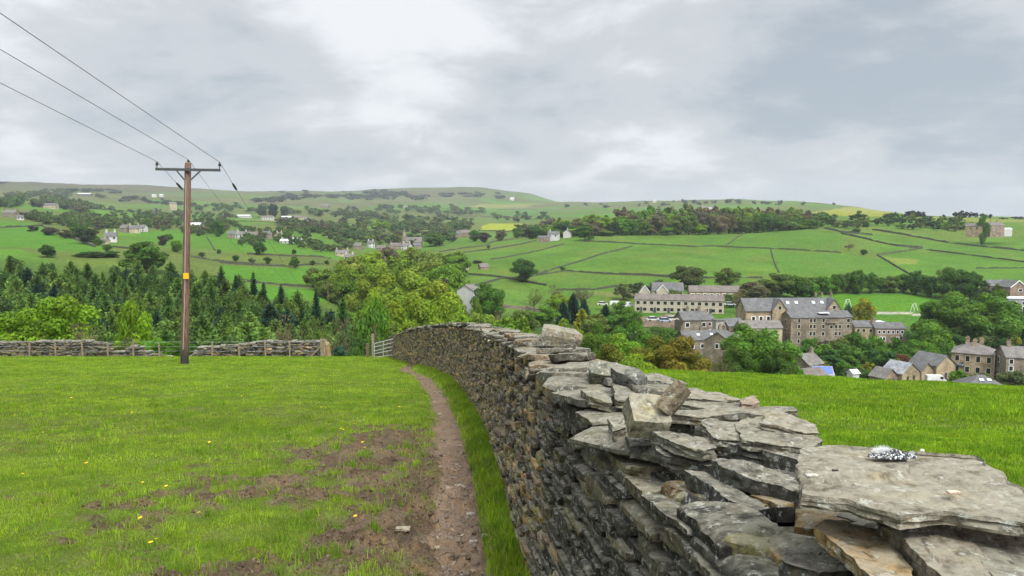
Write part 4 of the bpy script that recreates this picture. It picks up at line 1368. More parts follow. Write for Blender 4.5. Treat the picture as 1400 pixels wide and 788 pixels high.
def broad(seed, n, leaf, lobes=18, lo=.16, shape='round', fill=.35):
    """crown of a broadleaf tree 1 high and 1 wide"""
    r = np.random.default_rng(seed)
    L = []
    for k in range(lobes):
        for _ in range(60):
            v = r.normal(size=3); v /= np.linalg.norm(v); q = r.random() ** .45
            z = .5 * (1 + lo) + v[2] * q * .40 * (1 - lo)
            wz = 1.0
            zz = (z - lo) / (1 - lo)
            if shape == 'round': wz = math.sqrt(max(.05, 1 - (2 * zz - .95) ** 2 * .85))
            elif shape == 'dome': wz = math.sqrt(max(.05, 1 - max(0, zz - .15) ** 2 * 1.15)) * 1.02
            elif shape == 'tall': wz = math.sqrt(max(.05, 1 - (2 * zz - .8) ** 2 * .9))
            c = np.array([v[0] * q * .37 * wz, v[1] * q * .37 * wz, z])
            rad = r.uniform(.095, .18) * (1.05 - .35 * zz)
            if all(np.linalg.norm((c - c2) / np.array([1, 1, .8])) > .45 * (rad + r2) for c2, r2 in L): break
        L.append((c, rad))
    cs = np.array([c for c, _ in L]); rs_ = np.array([q for _, q in L])
    pk = rs_ ** 2 / (rs_ ** 2).sum()
    k = r.choice(len(L), n, p=pk)
    d = r.normal(size=(n, 3)); d[:, 2] += .25; d /= np.linalg.norm(d, axis=1)[:, None]
    q = np.where(r.random(n) < fill, r.uniform(.3, .9, n), r.uniform(.86, 1.08, n))
    P = cs[k] + d * (rs_[k] * q)[:, None] * np.array([1, 1, .85])
    P += (fbm3(P * 9, seed, 2)[:, None] - .5) * d * .05
    N = d + r.normal(0, .45, (n, 3)) + np.array([0, 0, .25]); N /= np.linalg.norm(N, axis=1)[:, None]
    sz = leaf * r.uniform(.6, 1.35, n)
    V, Fq = leaf_quads(P, N, sz, .62, r)
    qz = np.quantile(V[:, 2], .997); qx = np.quantile(np.abs(V[:, :2]).max(1), .985)
    V = V * np.array([.5 / qx, .5 / qx, 1 / qz])
    lob = r.uniform(.80, 1.2, (len(L), 1)) * (1 + np.concatenate([r.normal(-.03, .05, (len(L), 1)), r.normal(0, .03, (len(L), 1)), r.normal(0, .1, (len(L), 1))], 1))
    col = lob[k] * r.uniform(.75, 1.25, (n, 1))
    # trunk and limbs
    t = MB(); lean = r.normal(0, .02, 2)
    fork = np.array([lean[0], lean[1], lo + .14])
    t.tube([(0, 0, -.03), (0, 0, .02), tuple(fork * np.array([.6, .6, .55])), tuple(fork)], [.042, .030, .024, .020], 7)
    for c, rd in L[:9]:
        m1 = fork * .45 + c * .55 + r.normal(0, .02, 3); m1[2] -= .03
        t.tube([tuple(fork), tuple(m1), tuple(c)], [.014, .009, .004], 5)
    t.v = [(x * .5 / qx, y * .5 / qx, z / qz) for x, y, z in t.v]
    return V, Fq, np.repeat(col, 4, 0), t


def bare(seed, n, leaf):
    """tree just coming into leaf: many twigs, thin foliage"""
    r = np.random.default_rng(seed)
    t = MB(); t.tube([(0, 0, -.03), (.01, 0, .25), (0, .01, .45)], [.030, .022, .016], 6)
    P = []
    for k in range(26):
        a = r.uniform(0, 2 * PI); e = r.uniform(.25, 1.3); l_ = r.uniform(.28, .52)
        b0 = np.array([0, 0, r.uniform(.25, .47)]); d = np.array([math.cos(a) * math.cos(e) * .95, math.sin(a) * math.cos(e) * .95, math.sin(e)])
        e1 = b0 + d * l_ * .6; e2 = e1 + (d + r.normal(0, .25, 3) + [0, 0, .15]) * l_ * .5
        t.tube([tuple(b0), tuple(e1), tuple(e2)], [.010, .006, .002], 4)
        for q in range(5):
            s0 = b0 + (e2 - b0) * r.uniform(.35, .95); s1 = s0 + (d + r.normal(0, .6, 3)) * .12
            t.tube([tuple(s0), tuple(s1)], [.004, .0012], 3, caps=False)
            P.append(s1)
        P.append(e2)
    P = np.array(P); k = r.integers(0, len(P), n)
    C = P[k] + r.normal(0, .035, (n, 3)); C[:, 2] = np.clip(C[:, 2], .12, 1.0)
    N = r.normal(size=(n, 3)); N /= np.linalg.norm(N, axis=1)[:, None]
    V, Fq = leaf_quads(C, N, leaf * r.uniform(.6, 1.3, n), .6, r)
    return V, Fq, np.repeat(r.uniform(.7, 1.3, (n, 1)) * np.ones((1, 3)), 4, 0), t


def conifer(seed, whorls, per, cards, thin=0.0, base=.06):
    """1 high, 1 wide"""
    r = np.random.default_rng(seed)
    C, N, Sz = [], [], []
    Ps = []; cols = []
    top_w = r.uniform(.85, 1.05)
    for k in range(whorls):
        f = k / (whorls - 1)
        z = base + (.985 - base) * f ** .92
        rad = .5 * (1 - f ** 1.25) ** .60 * r.uniform(.78, 1.08) + .012
        if f < .12: rad *= .75 + 2 * f
        off = r.uniform(0, 6.28)
        for j in range(per):
            a = off + 2 * PI * j / per + r.normal(0, .22); rr = rad * r.uniform(.7, 1.12)
            if r.random() < thin: continue
            d = np.array([math.cos(a), math.sin(a), 0]); side = np.array([-d[1], d[0], 0])
            br = r.uniform(.75, 1.25)
            for c in range(cards):
                s0 = (c + .1) / cards; s1 = (c + 1.25) / cards
                dr = lambda s: -(.10 * s * s - .05 * s) * (1 - f * .6) * 1.6 + .05 * s ** 3
                p0 = d * rr * s0 + np.array([0, 0, z + dr(s0) * .7]); p1 = d * rr * s1 + np.array([0, 0, z + dr(s1) * .7])
                w = rr * (.31 - .16 * s0) * r.uniform(.8, 1.3) + .008
                tl = r.normal(0, .35)
                sv = side * w * math.cos(tl) + np.array([0, 0, w * math.sin(tl)])
                dip = np.array([0, 0, -w * .45])
                m0 = (p0 + p1) / 2
                Ps.append(np.stack([p0, m0 + sv + dip, p1, m0 - sv + dip])); cols.append(br * r.uniform(.8, 1.2) * (1 + .25 * s0))
    # leader
    for j in range(5):
        a = r.uniform(0, 6.28); d = np.array([math.cos(a), math.sin(a), 0]) * .02
        Ps.append(np.stack([np.array([0, 0, .94]) - d, np.array([0, 0, .96]) + d * 1.6, np.array([0, 0, .99]), np.array([0, 0, .96]) - d * 1.6])); cols.append(1.1)
    V = np.concatenate(Ps); n = len(Ps)
    t = MB(); t.tube([(0, 0, -.04), (0, 0, .4), (0, 0, .95)], [.020, .014, .003], 6)
    return V, np.arange(n * 4).reshape(-1, 4), np.repeat(np.array(cols)[:, None] * np.ones((1, 3)), 4, 0), t


KIND = {}


def reg(kind, gen, needle=False):
    lst = []
    for V, Fq, c, t in gen:
        me = raw_mesh('crown', V, [(Fq, 0)], [M_need if needle else M_leaf], {'leaf': c})
        tm = t.mesh('trunk', M_bark, 50)
        # one mesh with both, for trees a few pixels high
        tv = np.array(t.v); tq = [f for f in t.f if len(f) == 4]
        both = raw_mesh('tree', np.concatenate([V, tv]), [(Fq, 0), (np.array(tq) + len(V), 1)], [M_need if needle else M_leaf, M_bark], {'leaf': np.concatenate([c, np.ones((len(tv), 3))])})
        lst.append((me, tm, both))
    KIND[kind] = lst


reg('broad_near', [broad(100 + i, 14000, .036, 30, .02, s, .3) for i, s in enumerate(['round', 'dome', 'round', 'dome'])])
reg('broad', [broad(200 + i, 5200, .052, 26, .0, s, .3) for i, s in enumerate(['round', 'dome', 'dome', 'round', 'dome'])])
reg('tall', [broad(260 + i, 3600, .058, 20, .02, 'tall', .3) for i in range(3)])
reg('shrub_near', [broad(300 + i, 9000, .036, 22, .0, 'dome', .3) for i in range(3)])
reg('shrub', [broad(320 + i, 2200, .07, 16, .0, 'dome', .3) for i in range(3)])
reg('far', [broad(400 + i, 650, .13, 13, -.02, s, .3) for i, s in enumerate(['round', 'dome', 'tall', 'round'])])
reg('bare', [bare(500 + i, 1500, .035) for i in range(3)])
reg('conifer', [conifer(600 + i, 32, 13, 4) for i in range(7)], True)
reg('pine', [broad(700 + i, 4200, .046, 26, .02, 'tall', .3) for i in range(4)], True)
reg('conifer_far', [conifer(650 + i, 12, 8, 2) for i in range(3)], True)

LIME = (.185, .290, .022); GOLD = (.215, .235, .020); GRN = (.105, .215, .020); MID = (.082, .165, .022); DK = (.052, .115, .024)
OLV = (.130, .175, .034); BRN = (.140, .120, .055); PUR = (.075, .050, .045); CON = (.066, .122, .024); CON2 = (.098, .165, .028); BLU = (.055, .105, .060); TAN = (.16, .135, .075); RED = (.14, .055, .03)
NAMES = {'broad_near': 'broadleaf_tree', 'broad': 'broadleaf_tree', 'tall': 'broadleaf_tree', 'shrub_near': 'shrub', 'shrub': 'shrub', 'far': 'broadleaf_tree', 'bare': 'bare_tree', 'conifer': 'conifer_tree', 'pine': 'conifer_tree', 'conifer_far': 'conifer_tree'}
CATS = {'broadleaf_tree': 'tree', 'shrub': 'shrub', 'bare_tree': 'tree', 'conifer_tree': 'conifer'}
TREES = []


STUFF = []


def plant(kind, x, y, H, Wd, col, label, group=None, var=None, parts=True, zoff=0.0, jit=.12, stuff=False):
    lst = KIND[kind]
    me, tm, both = lst[rnd.randrange(len(lst)) if var is None else var % len(lst)]
    z = float(ground(x, y)) + zoff
    nm = NAMES[kind]
    j = 1 + rnd.uniform(-jit, jit)
    c = (col[0] * j * (1 + rnd.uniform(-.08, .08)), col[1] * j, col[2] * j, 1)
    if stuff:
        STUFF.append((kind, lst.index((me, tm, both)), x, y, z - .05, Wd, H, c[:3], rnd.uniform(0, 6.28))); return None
    if parts:
        e = empty(nm, (x, y, z - .05), label, CATS[nm], group, rnd.uniform(0, 6.28))
        e.scale = (Wd, Wd, H)
        o = link('crown', me, e); o.color = c
        link('trunk', tm, e)
    else:
        e = link(nm, both, None, (x, y, z - .05)); e.color = c; e.rotation_euler = (0, 0, rnd.uniform(0, 6.28)); e.scale = (Wd, Wd, H)
        tag(e, label, CATS[nm], group)
    TREES.append((kind, x, y, H, Wd))
    return e


def tree(kind, px, top, Y, wpx, col, label, group=None, var=None, parts=True, maxh=24, stuff=False):
    t = at(px, top, Y); g = float(ground(t.x, Y)); H = t.z - g
    if H > maxh or H < .8: print('TREE H', kind, px, top, Y, round(H, 1))
    H = min(max(H, .8), maxh)
    return plant(kind, t.x, Y, H, wpx * Y / F, col, label, group, var, parts, t.z - H - g, stuff=stuff)


def tree_b(kind, px, base, hpx, wpx, col, label, group=None, ymin=60, var=None, parts=False, stuff=False):
    p = hit(px, base, ymin); s_ = p.y / F
    return plant(kind, p.x, p.y, hpx * s_, wpx * s_, col, label, group, var, parts, stuff=stuff)


# ---- the conifer plantation
cnt = 0; placed = []
tries = 0
GP = 'conifers of the plantation beyond the pasture wall'
while cnt < 275 and tries < 9000:
    tries += 1
    Y = math.sqrt(rnd.uniform(82 ** 2, 232 ** 2)); px = rnd.uniform(-70, 512)
    back = np.interp(px, [-70, 0, 110, 260, 330, 400, 460, 512], [236, 234, 232, 222, 200, 182, 160, 135])
    front = np.interp(px, [-70, 60, 300, 430, 512], [90, 88, 84, 80, 82])
    if Y > back or Y < front: continue
    x = uz(px, 400)[0] * Y
    if any((x - a) ** 2 + (Y - b_) ** 2 < (3.6 + .008 * Y) ** 2 for a, b_ in placed): continue
    placed.append((x, Y)); cnt += 1
    H = rnd.uniform(11.5, 15.5) * (1.0 if px < 330 else 1.04); 
    # heights kept so that the tops make the even canopy of the photo
    top = np.interp(px, [-70, 0, 60, 120, 250, 300, 340, 400, 450, 500], [338, 340, 343, 352, 360, 368, 374, 398, 402, 428])
    k = (Y - front) / (back - front)
    want = at(px, top + (1 - k) ** .8 * (462 - top) * .86 + rnd.uniform(-7, 11), Y).z - float(ground(x, Y))
    H = min(max(.35 * H + .65 * want, 7), 18)
    col = CON if rnd.random() < .55 else (CON2 if rnd.random() < .8 else (.020, .048, .028))
    pn = rnd.random() < .42
    plant('pine' if pn else 'conifer', x, Y, H * (.92 if pn else 1), H * (rnd.uniform(.42, .60) if pn else rnd.uniform(.46, .74)), tuple(v * (.80 if pn else 1) for v in col), 'green conifer standing in the dense plantation beyond the pasture wall', GP)
print('CONIFERS', cnt)
for px, top, Y, w_, lab in [(302, 362, 205, 26, 'dark ragged spruce standing taller than the plantation, right of the utility pole'), (346, 370, 195, 22, 'narrow dark spruce rising above the plantation between pole and valley'), (360, 384, 180, 24, 'blackish spruce next to the narrow one on the plantation edge'), (322, 374, 190, 24, 'dark spruce between the two tallest spruces of the plantation'), (384, 386, 175, 22, 'dark spire of a spruce at the right end of the plantation'), (192, 405, 84, 44, 'slim near conifer between the two bright lime trees'), (432, 392, 150, 24, 'dark spruce at the plantation corner beside the bright field')]:
    tree('conifer', px, top, Y, w_, (.018, .046, .022) if 'lime' not in lab else CON2, lab)

# ---- trees and scrub behind the pasture wall
for kind, px, top, Y, w_, col, lab in [
    ('shrub_near', 76, 406, 58, 106, LIME, 'broad lime green tree behind the left part of the pasture wall'),
    ('shrub_near', 22, 428, 57, 90, LIME, 'low spreading lime tree at the left edge, behind the wall'),
    ('shrub_near', 175, 412, 60, 56, LIME, 'smaller upright lime green tree left of the utility pole'),
    ('bare', 112, 442, 52, 40, TAN, 'pale leafless bush behind the wall below the broad lime tree'),
    ('shrub_near', 170, 461, 50, 44, OLV, 'grey green scrub filling the tumbled gap of the wall'),
    ('shrub_near', 215, 463, 49, 52, GRN, 'green bramble thicket left of the foot of the utility pole'),
    ('shrub_near', 246, 466, 49, 36, MID, 'small green thicket directly behind the utility pole'),
    ('bare', 395, 432, 62, 50, TAN, 'buff leafless saplings behind the wall left of the gate posts'),
    ('bare', 425, 440, 58, 44, OLV, 'sparse olive sapling behind the gate posts'),
    ('bare', 470, 436, 66, 50, TAN, 'thin brown sapling behind the open gateway'),
    ('broad', 470, 452, 70, 60, DK, 'dark thicket closing the view through the gateway'),
    ('shrub_near', 462, 473, 48.5, 28, BLU, 'grey green bush standing in the open gateway'),
    ('shrub_near', 490, 462, 56, 50, DK, 'very dark bush behind the timber stump by the gateway'),
    ('bare', 522, 446, 60, 40, BRN, 'brown twiggy bush behind the metal gate'),
    ('shrub_near', 545, 446, 64, 60, OLV, 'olive bush behind the metal gate and the wall end'),
    ('broad', 440, 452, 74, 60, MID, 'mid green bush left of the gateway behind the standing stone'),
    ('broad', 505, 425, 95, 60, MID, 'mid green tree above the tall gate post'),
    ('conifer', 468, 402, 118, 44, DK, 'dark conifer at the right end of the plantation above the gateway'),
    ('conifer', 490, 420, 104, 40, CON, 'green conifer above the timber stump'),
    ('broad', 515, 412, 125, 46, GRN, 'narrow green tree left of the lime trees of the valley')]:
    tree(kind, px, top, Y, w_, col, lab)

# ---- the woods down the valley
VG = 'bright spring trees filling the valley'
val = [
    ('broad_near', 560, 407, 150, 82, LIME, 'lime green dome of a tree lowest in the valley, above the wall end'),
    ('broad_near', 612, 412, 165, 70, LIME, 'lime green tree just above the far hump of the wall'),
    ('broad_near', 515, 398, 165, 62, LIME, 'yellow lime tree at the left edge of the lowest valley trees'),
    ('broad_near', 548, 372, 235, 92, (.20, .28, .024), 'large domed lime tree in the middle of the valley'),
    ('broad_near', 512, 364, 270, 66, (.18, .25, .024), 'domed olive lime tree left of the largest valley tree'),
    ('broad_near', 588, 386, 205, 84, (.21, .27, .02), 'golden green tree crown between two lime domes'),
    ('broad', 636, 430, 150, 56, LIME, 'lime green tree left of the white house'),
    ('broad', 470, 362, 300, 42, GRN, 'dark green tree on the left flank of the valley woods'),
    ('broad', 445, 368, 310, 34, OLV, 'olive tree at the left end of the valley woods'),
    ('broad', 427, 366, 320, 26, BRN, 'brownish tree beside the bright left fields'),
    ('broad', 480, 352, 330, 48, (.16, .17, .04), 'russet olive tree crown above the domed valley trees'),
    ('broad', 505, 345, 345, 52, LIME, 'lime tree high in the valley woods left of the church'),
    ('broad', 545, 352, 330, 60, GRN, 'green tree below the church in the valley woods'),
    ('broad', 582, 356, 320, 54, (.17, .20, .04), 'buff green tree crown above the purple bush in the valley'),
    ('broad', 610, 362, 290, 56, MID, 'dark green tree on the right flank of the valley woods'),
    ('broad', 600, 382, 255, 40, PUR, 'purple copper beech on the right flank of the valley'),
    ('broad', 625, 345, 400, 36, MID, 'round dark tree beside the long farm in the valley'),
    ('broad', 592, 345, 400, 50, (.15, .15, .05), 'tall brown tree right of the church in the valley'),
    ('broad', 565, 338, 430, 44, (.13, .19, .03), 'olive tree above the valley woods below the church'),
    ('broad', 530, 338, 420, 36, TAN, 'pale tan tree left of the church in the valley'),
    ('broad', 660, 428, 175, 44, OLV, 'olive green tree right of the white house foot'),
    ('broad', 690, 434, 165, 52, GRN, 'green bushy tree behind the hump of the wall'),
    ('bare', 678, 424, 180, 50, TAN, 'grey brown leafless bush behind the hump of the wall'),
    ('shrub', 715, 433, 150, 36, GRN, 'small rounded green bush above the wall top'),
    ('broad', 652, 408, 230, 15, MID, 'mid green tree left of the white house'),
    ('broad', 621, 404, 250, 24, OLV, 'olive tree between copper beech and white house')]
val = [(a, b_, c_, d_, e_ * (1.08 if a != 'bare' and a != 'shrub' else 1), f_ if f_ in (PUR, TAN, LIME) else tuple(.5 * p_ + .5 * q_ for p_, q_ in zip(f_, (.19, .27, .024))), g_) for a, b_, c_, d_, e_, f_, g_ in val]
for k, (kind, px, top, Y, w_, col, lab) in enumerate(val):
    tree(kind, px, top, Y, w_, col, lab, VG)
fill = 0
while fill < 46:
    px = rnd.uniform(440, 640); Y = rnd.uniform(140, 470)
    c = np.interp(Y, [140, 250, 330, 470], [560, 545, 530, 560]); hw = np.interp(Y, [140, 250, 330, 470], [70, 90, 90, 70])
    if abs(px - c) > hw: continue
    top = np.interp(Y, [140, 200, 270, 330, 470], [440, 415, 385, 368, 345]) + rnd.uniform(0, 10)
    tree('broad', px, top, Y, rnd.uniform(34, 58) * 230 / Y * .9 + 10, rnd.choice([LIME, GRN, OLV, LIME, (.15, .26, .02)]), 'spring tree among the massed woods of the valley bottom', VG)
    fill += 1

# ---- single trees and clumps on the right hillside and in the village
HG = 'trees around the village'
for kind, px, top, Y, w_, col, lab in [
    ('broad_near', 668, 387, 262, 50, MID, 'big dark green tree right of the white house'),
    ('broad_near', 717, 354, 385, 34, DK, 'lone dark round oak in the middle of the green fields'),
    ('bare', 730, 396, 285, 28, OLV, 'sparse pale tree in the lower field, left of the lime bush'),
    ('bare', 757, 391, 290, 26, BRN, 'brown leafless tree above the dark conifers'),
    ('bare', 795, 390, 300, 34, TAN, 'pinkish leafless tree above the dark conifers, right'),
    ('broad', 765, 402, 282, 34, LIME, 'lime green bush left of the dark conifers'),
    ('conifer', 784, 400, 262, 26, (.016, .042, .024), 'tallest of the dark conifers above the wall'),
    ('conifer', 770, 412, 258, 24, (.018, .044, .026), 'dark conifer left of the tallest one'),
    ('conifer', 799, 408, 258, 22, (.018, .046, .024), 'dark conifer right of the tallest one'),
    ('conifer', 796, 421, 235, 28, GOLD, 'golden green conifer in front of the dark conifers'),
    ('conifer', 828, 416, 240, 30, (.016, .042, .026), 'solitary dark blue conifer near the parked cars'),
    ('broad', 846, 424, 232, 42, MID, 'mid green tree between the blue conifer and the retaining wall'),
    ('broad', 868, 425, 226, 26, GRN, 'small green tree in front of the terrace lawn'),
    ('broad', 846, 447, 190, 40, MID, 'green tree in front of the retaining wall'),
    ('broad', 862, 455, 185, 30, DK, 'dark bush at the foot of the retaining wall'),
    ('shrub_near', 775, 438, 140, 54, LIME, 'lime yellow shrub right of the boulder skyline'),
    ('shrub_near', 812, 441, 125, 56, (.11, .20, .025), 'fresh green rounded shrub right of the boulder'),
    ('shrub_near', 850, 456, 112, 56, LIME, 'lime shrub between the fresh green one and the golden ones'),
    ('shrub_near', 830, 470, 92, 60, (.15, .155, .022), 'olive lime shrub close behind the wall top'),
    ('shrub_near', 893, 462, 100, 80, (.165, .175, .020), 'broad lime shrub behind the wall, left of the golden one'),
    ('shrub_near', 935, 461, 96, 74, (.185, .150, .020), 'broad golden brown shrub behind the wall crest'),
    ('shrub_near', 868, 484, 80, 60, LIME, 'low lime shrub just beyond the crest of the meadow'),
    ('bare', 968, 482, 112, 34, BRN, 'grey brown leafless bush right of the golden shrub'),
    ('broad_near', 1033, 447, 128, 112, (.10, .19, .022), 'big rounded green tree beyond the crest in front of the mill'),
    ('broad_near', 1010, 474, 118, 50, (.075, .135, .020), 'left lower bulge tree beside the big rounded green tree'),
    ('broad_near', 1066, 478, 120, 50, (.065, .125, .020), 'lower dark green tree right of the big rounded tree'),
    ('bare', 985, 488, 115, 36, BRN, 'twiggy brown bush left of the big rounded tree'),
    ('broad', 941, 364, 352, 46, (.085, .105, .03), 'spreading tree in the field above the terrace'),
    ('broad', 995, 366, 348, 32, OLV, 'smaller tree in the field above the upper terrace'),
    ('shrub', 852, 388, 330, 26, (.11, .125, .05), 'rounded grey green bush left of the gabled house'),
    ('shrub', 872, 386, 335, 26, (.085, .11, .045), 'second rounded bush, nearest the gabled house'),
    ('shrub', 898, 383, 340, 40, (.07, .085, .04), 'dull dark bush behind the gabled house'),
    ('broad', 922, 396, 318, 20, (.12, .20, .03), 'fresh green sapling between the gabled house and the upper terrace'),
    ('broad', 1030, 386, 315, 46, BRN, 'brown tree at the right end of the upper terrace'),
    ('bare', 1014, 398, 285, 26, BRN, 'leafless tree in front of the upper terrace end'),
    ('broad', 1062, 374, 328, 44, OLV, 'olive green tree behind the mill, left of its neighbour'),
    ('broad', 1088, 376, 326, 54, MID, 'large green tree behind the mill roof'),
    ('broad', 1108, 384, 322, 26, GRN, 'small green tree at the right of those behind the mill'),
    ('broad', 1181, 408, 266, 30, (.26, .25, .02), 'bright yellow tree right of the mill gable'),
    ('conifer', 1160, 414, 266, 22, BLU, 'bluish conifer close by the mill gable'),
    ('broad_near', 1300, 402, 245, 92, (.105, .20, .022), 'left half of the pair of huge green sycamores on the right'),
    ('broad_near', 1350, 399, 243, 98, (.105, .20, .022), 'right half of the pair of huge green sycamores on the right'),
    ('broad', 1272, 442, 222, 52, GRN, 'green tree in front of the huge sycamores'),
    ('broad', 1248, 452, 222, 34, MID, 'mid green tree left of the one in front of the sycamores'),
    ('broad', 1300, 452, 228, 40, DK, 'dark tree under the huge sycamores'),
    ('shrub', 1222, 462, 226, 34, MID, 'green bush in front of the short terrace'),
    ('broad', 1195, 459, 224, 30, GRN, 'green bush below the short terrace, left'),
    ('broad', 1172, 455, 222, 46, MID, 'tree at the right foot of the mill'),
    ('broad', 1148, 462, 220, 38, OLV, 'olive tree at the foot of the mill'),
    ('shrub', 1125, 466, 218, 30, PUR, 'purple shrub at the foot of the mill'),
    ('broad', 1108, 462, 220, 26, GRN, 'green bush in front of the mill wall'),
    ('shrub', 1096, 474, 212, 40, DK, 'dark hedge bush below the mill, left'),
    ('shrub', 1140, 478, 208, 50, DK, 'dark bush below the purple shrub'),
    ('shrub', 1175, 480, 206, 46, MID, 'mid green bush left of the two barns'),
    ('shrub', 1152, 493, 198, 22, GRN, 'rounded green garden bush right of the solar roof'),
    ('shrub', 1205, 478, 205, 50, DK, 'dark bush line above the garden wall'),
    ('shrub', 1170, 502, 190, 44, (.06, .10, .022), 'long clipped bush in the garden, left'),
    ('shrub', 1185, 507, 186, 30, MID, 'garden bush beside the white shed'),
    ('shrub', 1188, 496, 194, 24, GOLD, 'yellow flowering garden shrub'),
    ('shrub', 1126, 493, 196, 18, GOLD, 'small golden shrub by the solar roof'),
    ('broad', 1232, 484, 205, 22, RED, 'copper red small tree behind the grey roofed barn'),
    ('broad', 1226, 490, 203, 16, (.22, .15, .03), 'orange yellow small tree behind the grey roofed barn'),
    ('shrub', 1178, 518, 178, 18, GRN, 'small clipped bush near the crest by the shed'),
    ('shrub', 1306, 496, 200, 26, DK, 'dark ivy bush between the big barn and the hipped house'),
    ('shrub', 1355, 510, 178, 50, (.12, .14, .04), 'pale olive hedge in front of the hipped house'),
    ('shrub', 1390, 508, 176, 40, (.10, .12, .035), 'olive hedge at the right edge'),
    ('broad', 1350, 454, 236, 34, (.11, .16, .05), 'pale green tree behind the hipped house'),
    ('broad', 1372, 462, 232, 34, DK, 'dark tree behind the hipped house, right'),
    ('shrub', 1386, 457, 232, 18, GOLD, 'yellow bush right of the dark tree'),
    ('broad', 1372, 446, 238, 40, MID, 'green tree under the flat building'),
    ('broad', 1395, 440, 244, 36, DK, 'dark tree at the right edge under the flat building'),
    ('broad', 1328, 372, 322, 36, (.075, .145, .022), 'round bright tree left of the bungalow'),
    ('broad', 1306, 367, 330, 46, MID, 'large green tree in the clump left of the bungalow'),
    ('broad', 1290, 369, 334, 24, OLV, 'olive tree at the left end of the clump'),
    ('broad', 1274, 378, 334, 24, DK, 'dark small tree left of the clump by the field wall'),
    ('shrub', 1350, 386, 316, 26, (.08, .11, .05), 'grey green bush hiding the bungalow front'),
    ('shrub', 1365, 388, 314, 20, OLV, 'olive bush in front of the bungalow wall'),
    ('broad', 1345, 294, 560, 15, MID, 'tall green tree between the two farm buildings on the ridge'),
    ('broad', 1171, 313, 610, 13, DK, 'single dark tree in the high field'),
    ('bare', 1161, 333, 520, 16, PUR, 'bare purplish tree in the high field'),
    ('broad', 1181, 341, 500, 10, DK, 'small dark thorn beside the bare purplish tree'),
    ('broad', 769, 364, 430, 9, MID, 'small thorn on the field wall right of the lone oak'),
    ('broad', 652, 356, 480, 14, PUR, 'dark brown tree at the right of the long farm')]:
    tree(kind, px, top, Y, w_, col, lab, HG)
for kind, px, top, Y, w_, col, lab in [
    ('broad', 905, 447, 215, 40, MID, 'green tree below the retaining wall, right of the cars'),
    ('broad', 880, 450, 200, 36, GRN, 'bright green tree below the retaining wall, left'),
    ('shrub', 925, 452, 236, 26, DK, 'dark bush left of the tall dark stone house'),
    ('broad', 1003, 440, 255, 24, DK, 'dark tree between the lower cottages and the mill outbuilding'),
    ('shrub', 1018, 462, 232, 30, GRN, 'bush under the mill outbuilding'),
    ('broad', 1078, 466, 224, 30, MID, 'green tree at the left corner of the mill'),
    ('broad', 1130, 470, 214, 40, GRN, 'rounded green tree in the mill garden'),
    ('broad', 1160, 472, 212, 46, MID, 'darker rounded tree in the mill garden'),
    ('shrub', 1085, 492, 172, 34, GRN, 'green bush left of the old patched roof house'),
    ('broad', 1212, 476, 214, 44, GRN, 'green tree below the wider terrace'),
    ('broad', 1238, 472, 212, 40, MID, 'mid green tree above the pale garden wall'),
    ('broad', 1262, 466, 214, 46, GRN, 'fresh green tree behind the large barn'),
    ('broad', 1292, 470, 212, 34, MID, 'mid green tree left of the hipped house'),
    ('shrub', 1312, 506, 176, 30, GRN, 'green bush at the right foot of the large barn'),
    ('broad', 1378, 478, 206, 30, DK, 'dark tree between the hipped house and the right edge house'),
    ('broad', 1272, 412, 250, 26, GRN, 'smaller green tree left of the huge sycamores'),
    ('broad', 1384, 418, 250, 40, (.075, .145, .02), 'green tree half covering the flat roofed house'),
    ('broad', 1000, 402, 300, 24, OLV, 'olive tree in front of the upper terrace yard'),
    ('broad', 850, 412, 270, 34, GRN, 'green tree hiding the left end of the terrace lawn'),
    ('broad', 815, 430, 225, 40, OLV, 'olive tree right of the dark conifers'),
    ('broad', 745, 420, 250, 40, GRN, 'green tree by the roadside wall'),
    ('broad', 715, 424, 220, 44, OLV, 'olive tree over the far part of the wall top')]:
    tree(kind, px, top, Y, w_, col, lab, HG)
for kind, px, top, Y, w_, col in [('broad', 1420, 400, 300, 40, MID), ('broad', 1450, 392, 330, 50, GRN), ('broad', 1490, 398, 330, 46, MID), ('broad', 1530, 396, 336, 50, OLV), ('broad', 1440, 440, 250, 70, GRN), ('broad', 1500, 446, 246, 80, MID), ('broad', 1560, 440, 250, 70, GRN), ('shrub', 1440, 500, 184, 50, OLV), ('shrub', 1500, 506, 182, 60, MID), ('broad', 1580, 400, 330, 50, DK), ('broad', 1470, 316, 600, 22, DK), ('broad', 1520, 318, 600, 24, MID), ('shrub', 1570, 505, 184, 60, GRN)]:
    tree(kind, px, top, Y, w_, col, 'tree or bush on the valley side out past the right edge', HG)
# hedge line across the hillside
px = 1112
while px < 1268:
    w_ = rnd.uniform(20, 32)
    tree('broad', px, rnd.uniform(369, 380), rnd.uniform(338, 346), w_, rnd.choice([MID, DK, GRN, OLV, MID]), 'tree in the thick hedge line across the hillside behind the recreation ground', 'trees of the hillside hedge line')
    px += w_ * .6

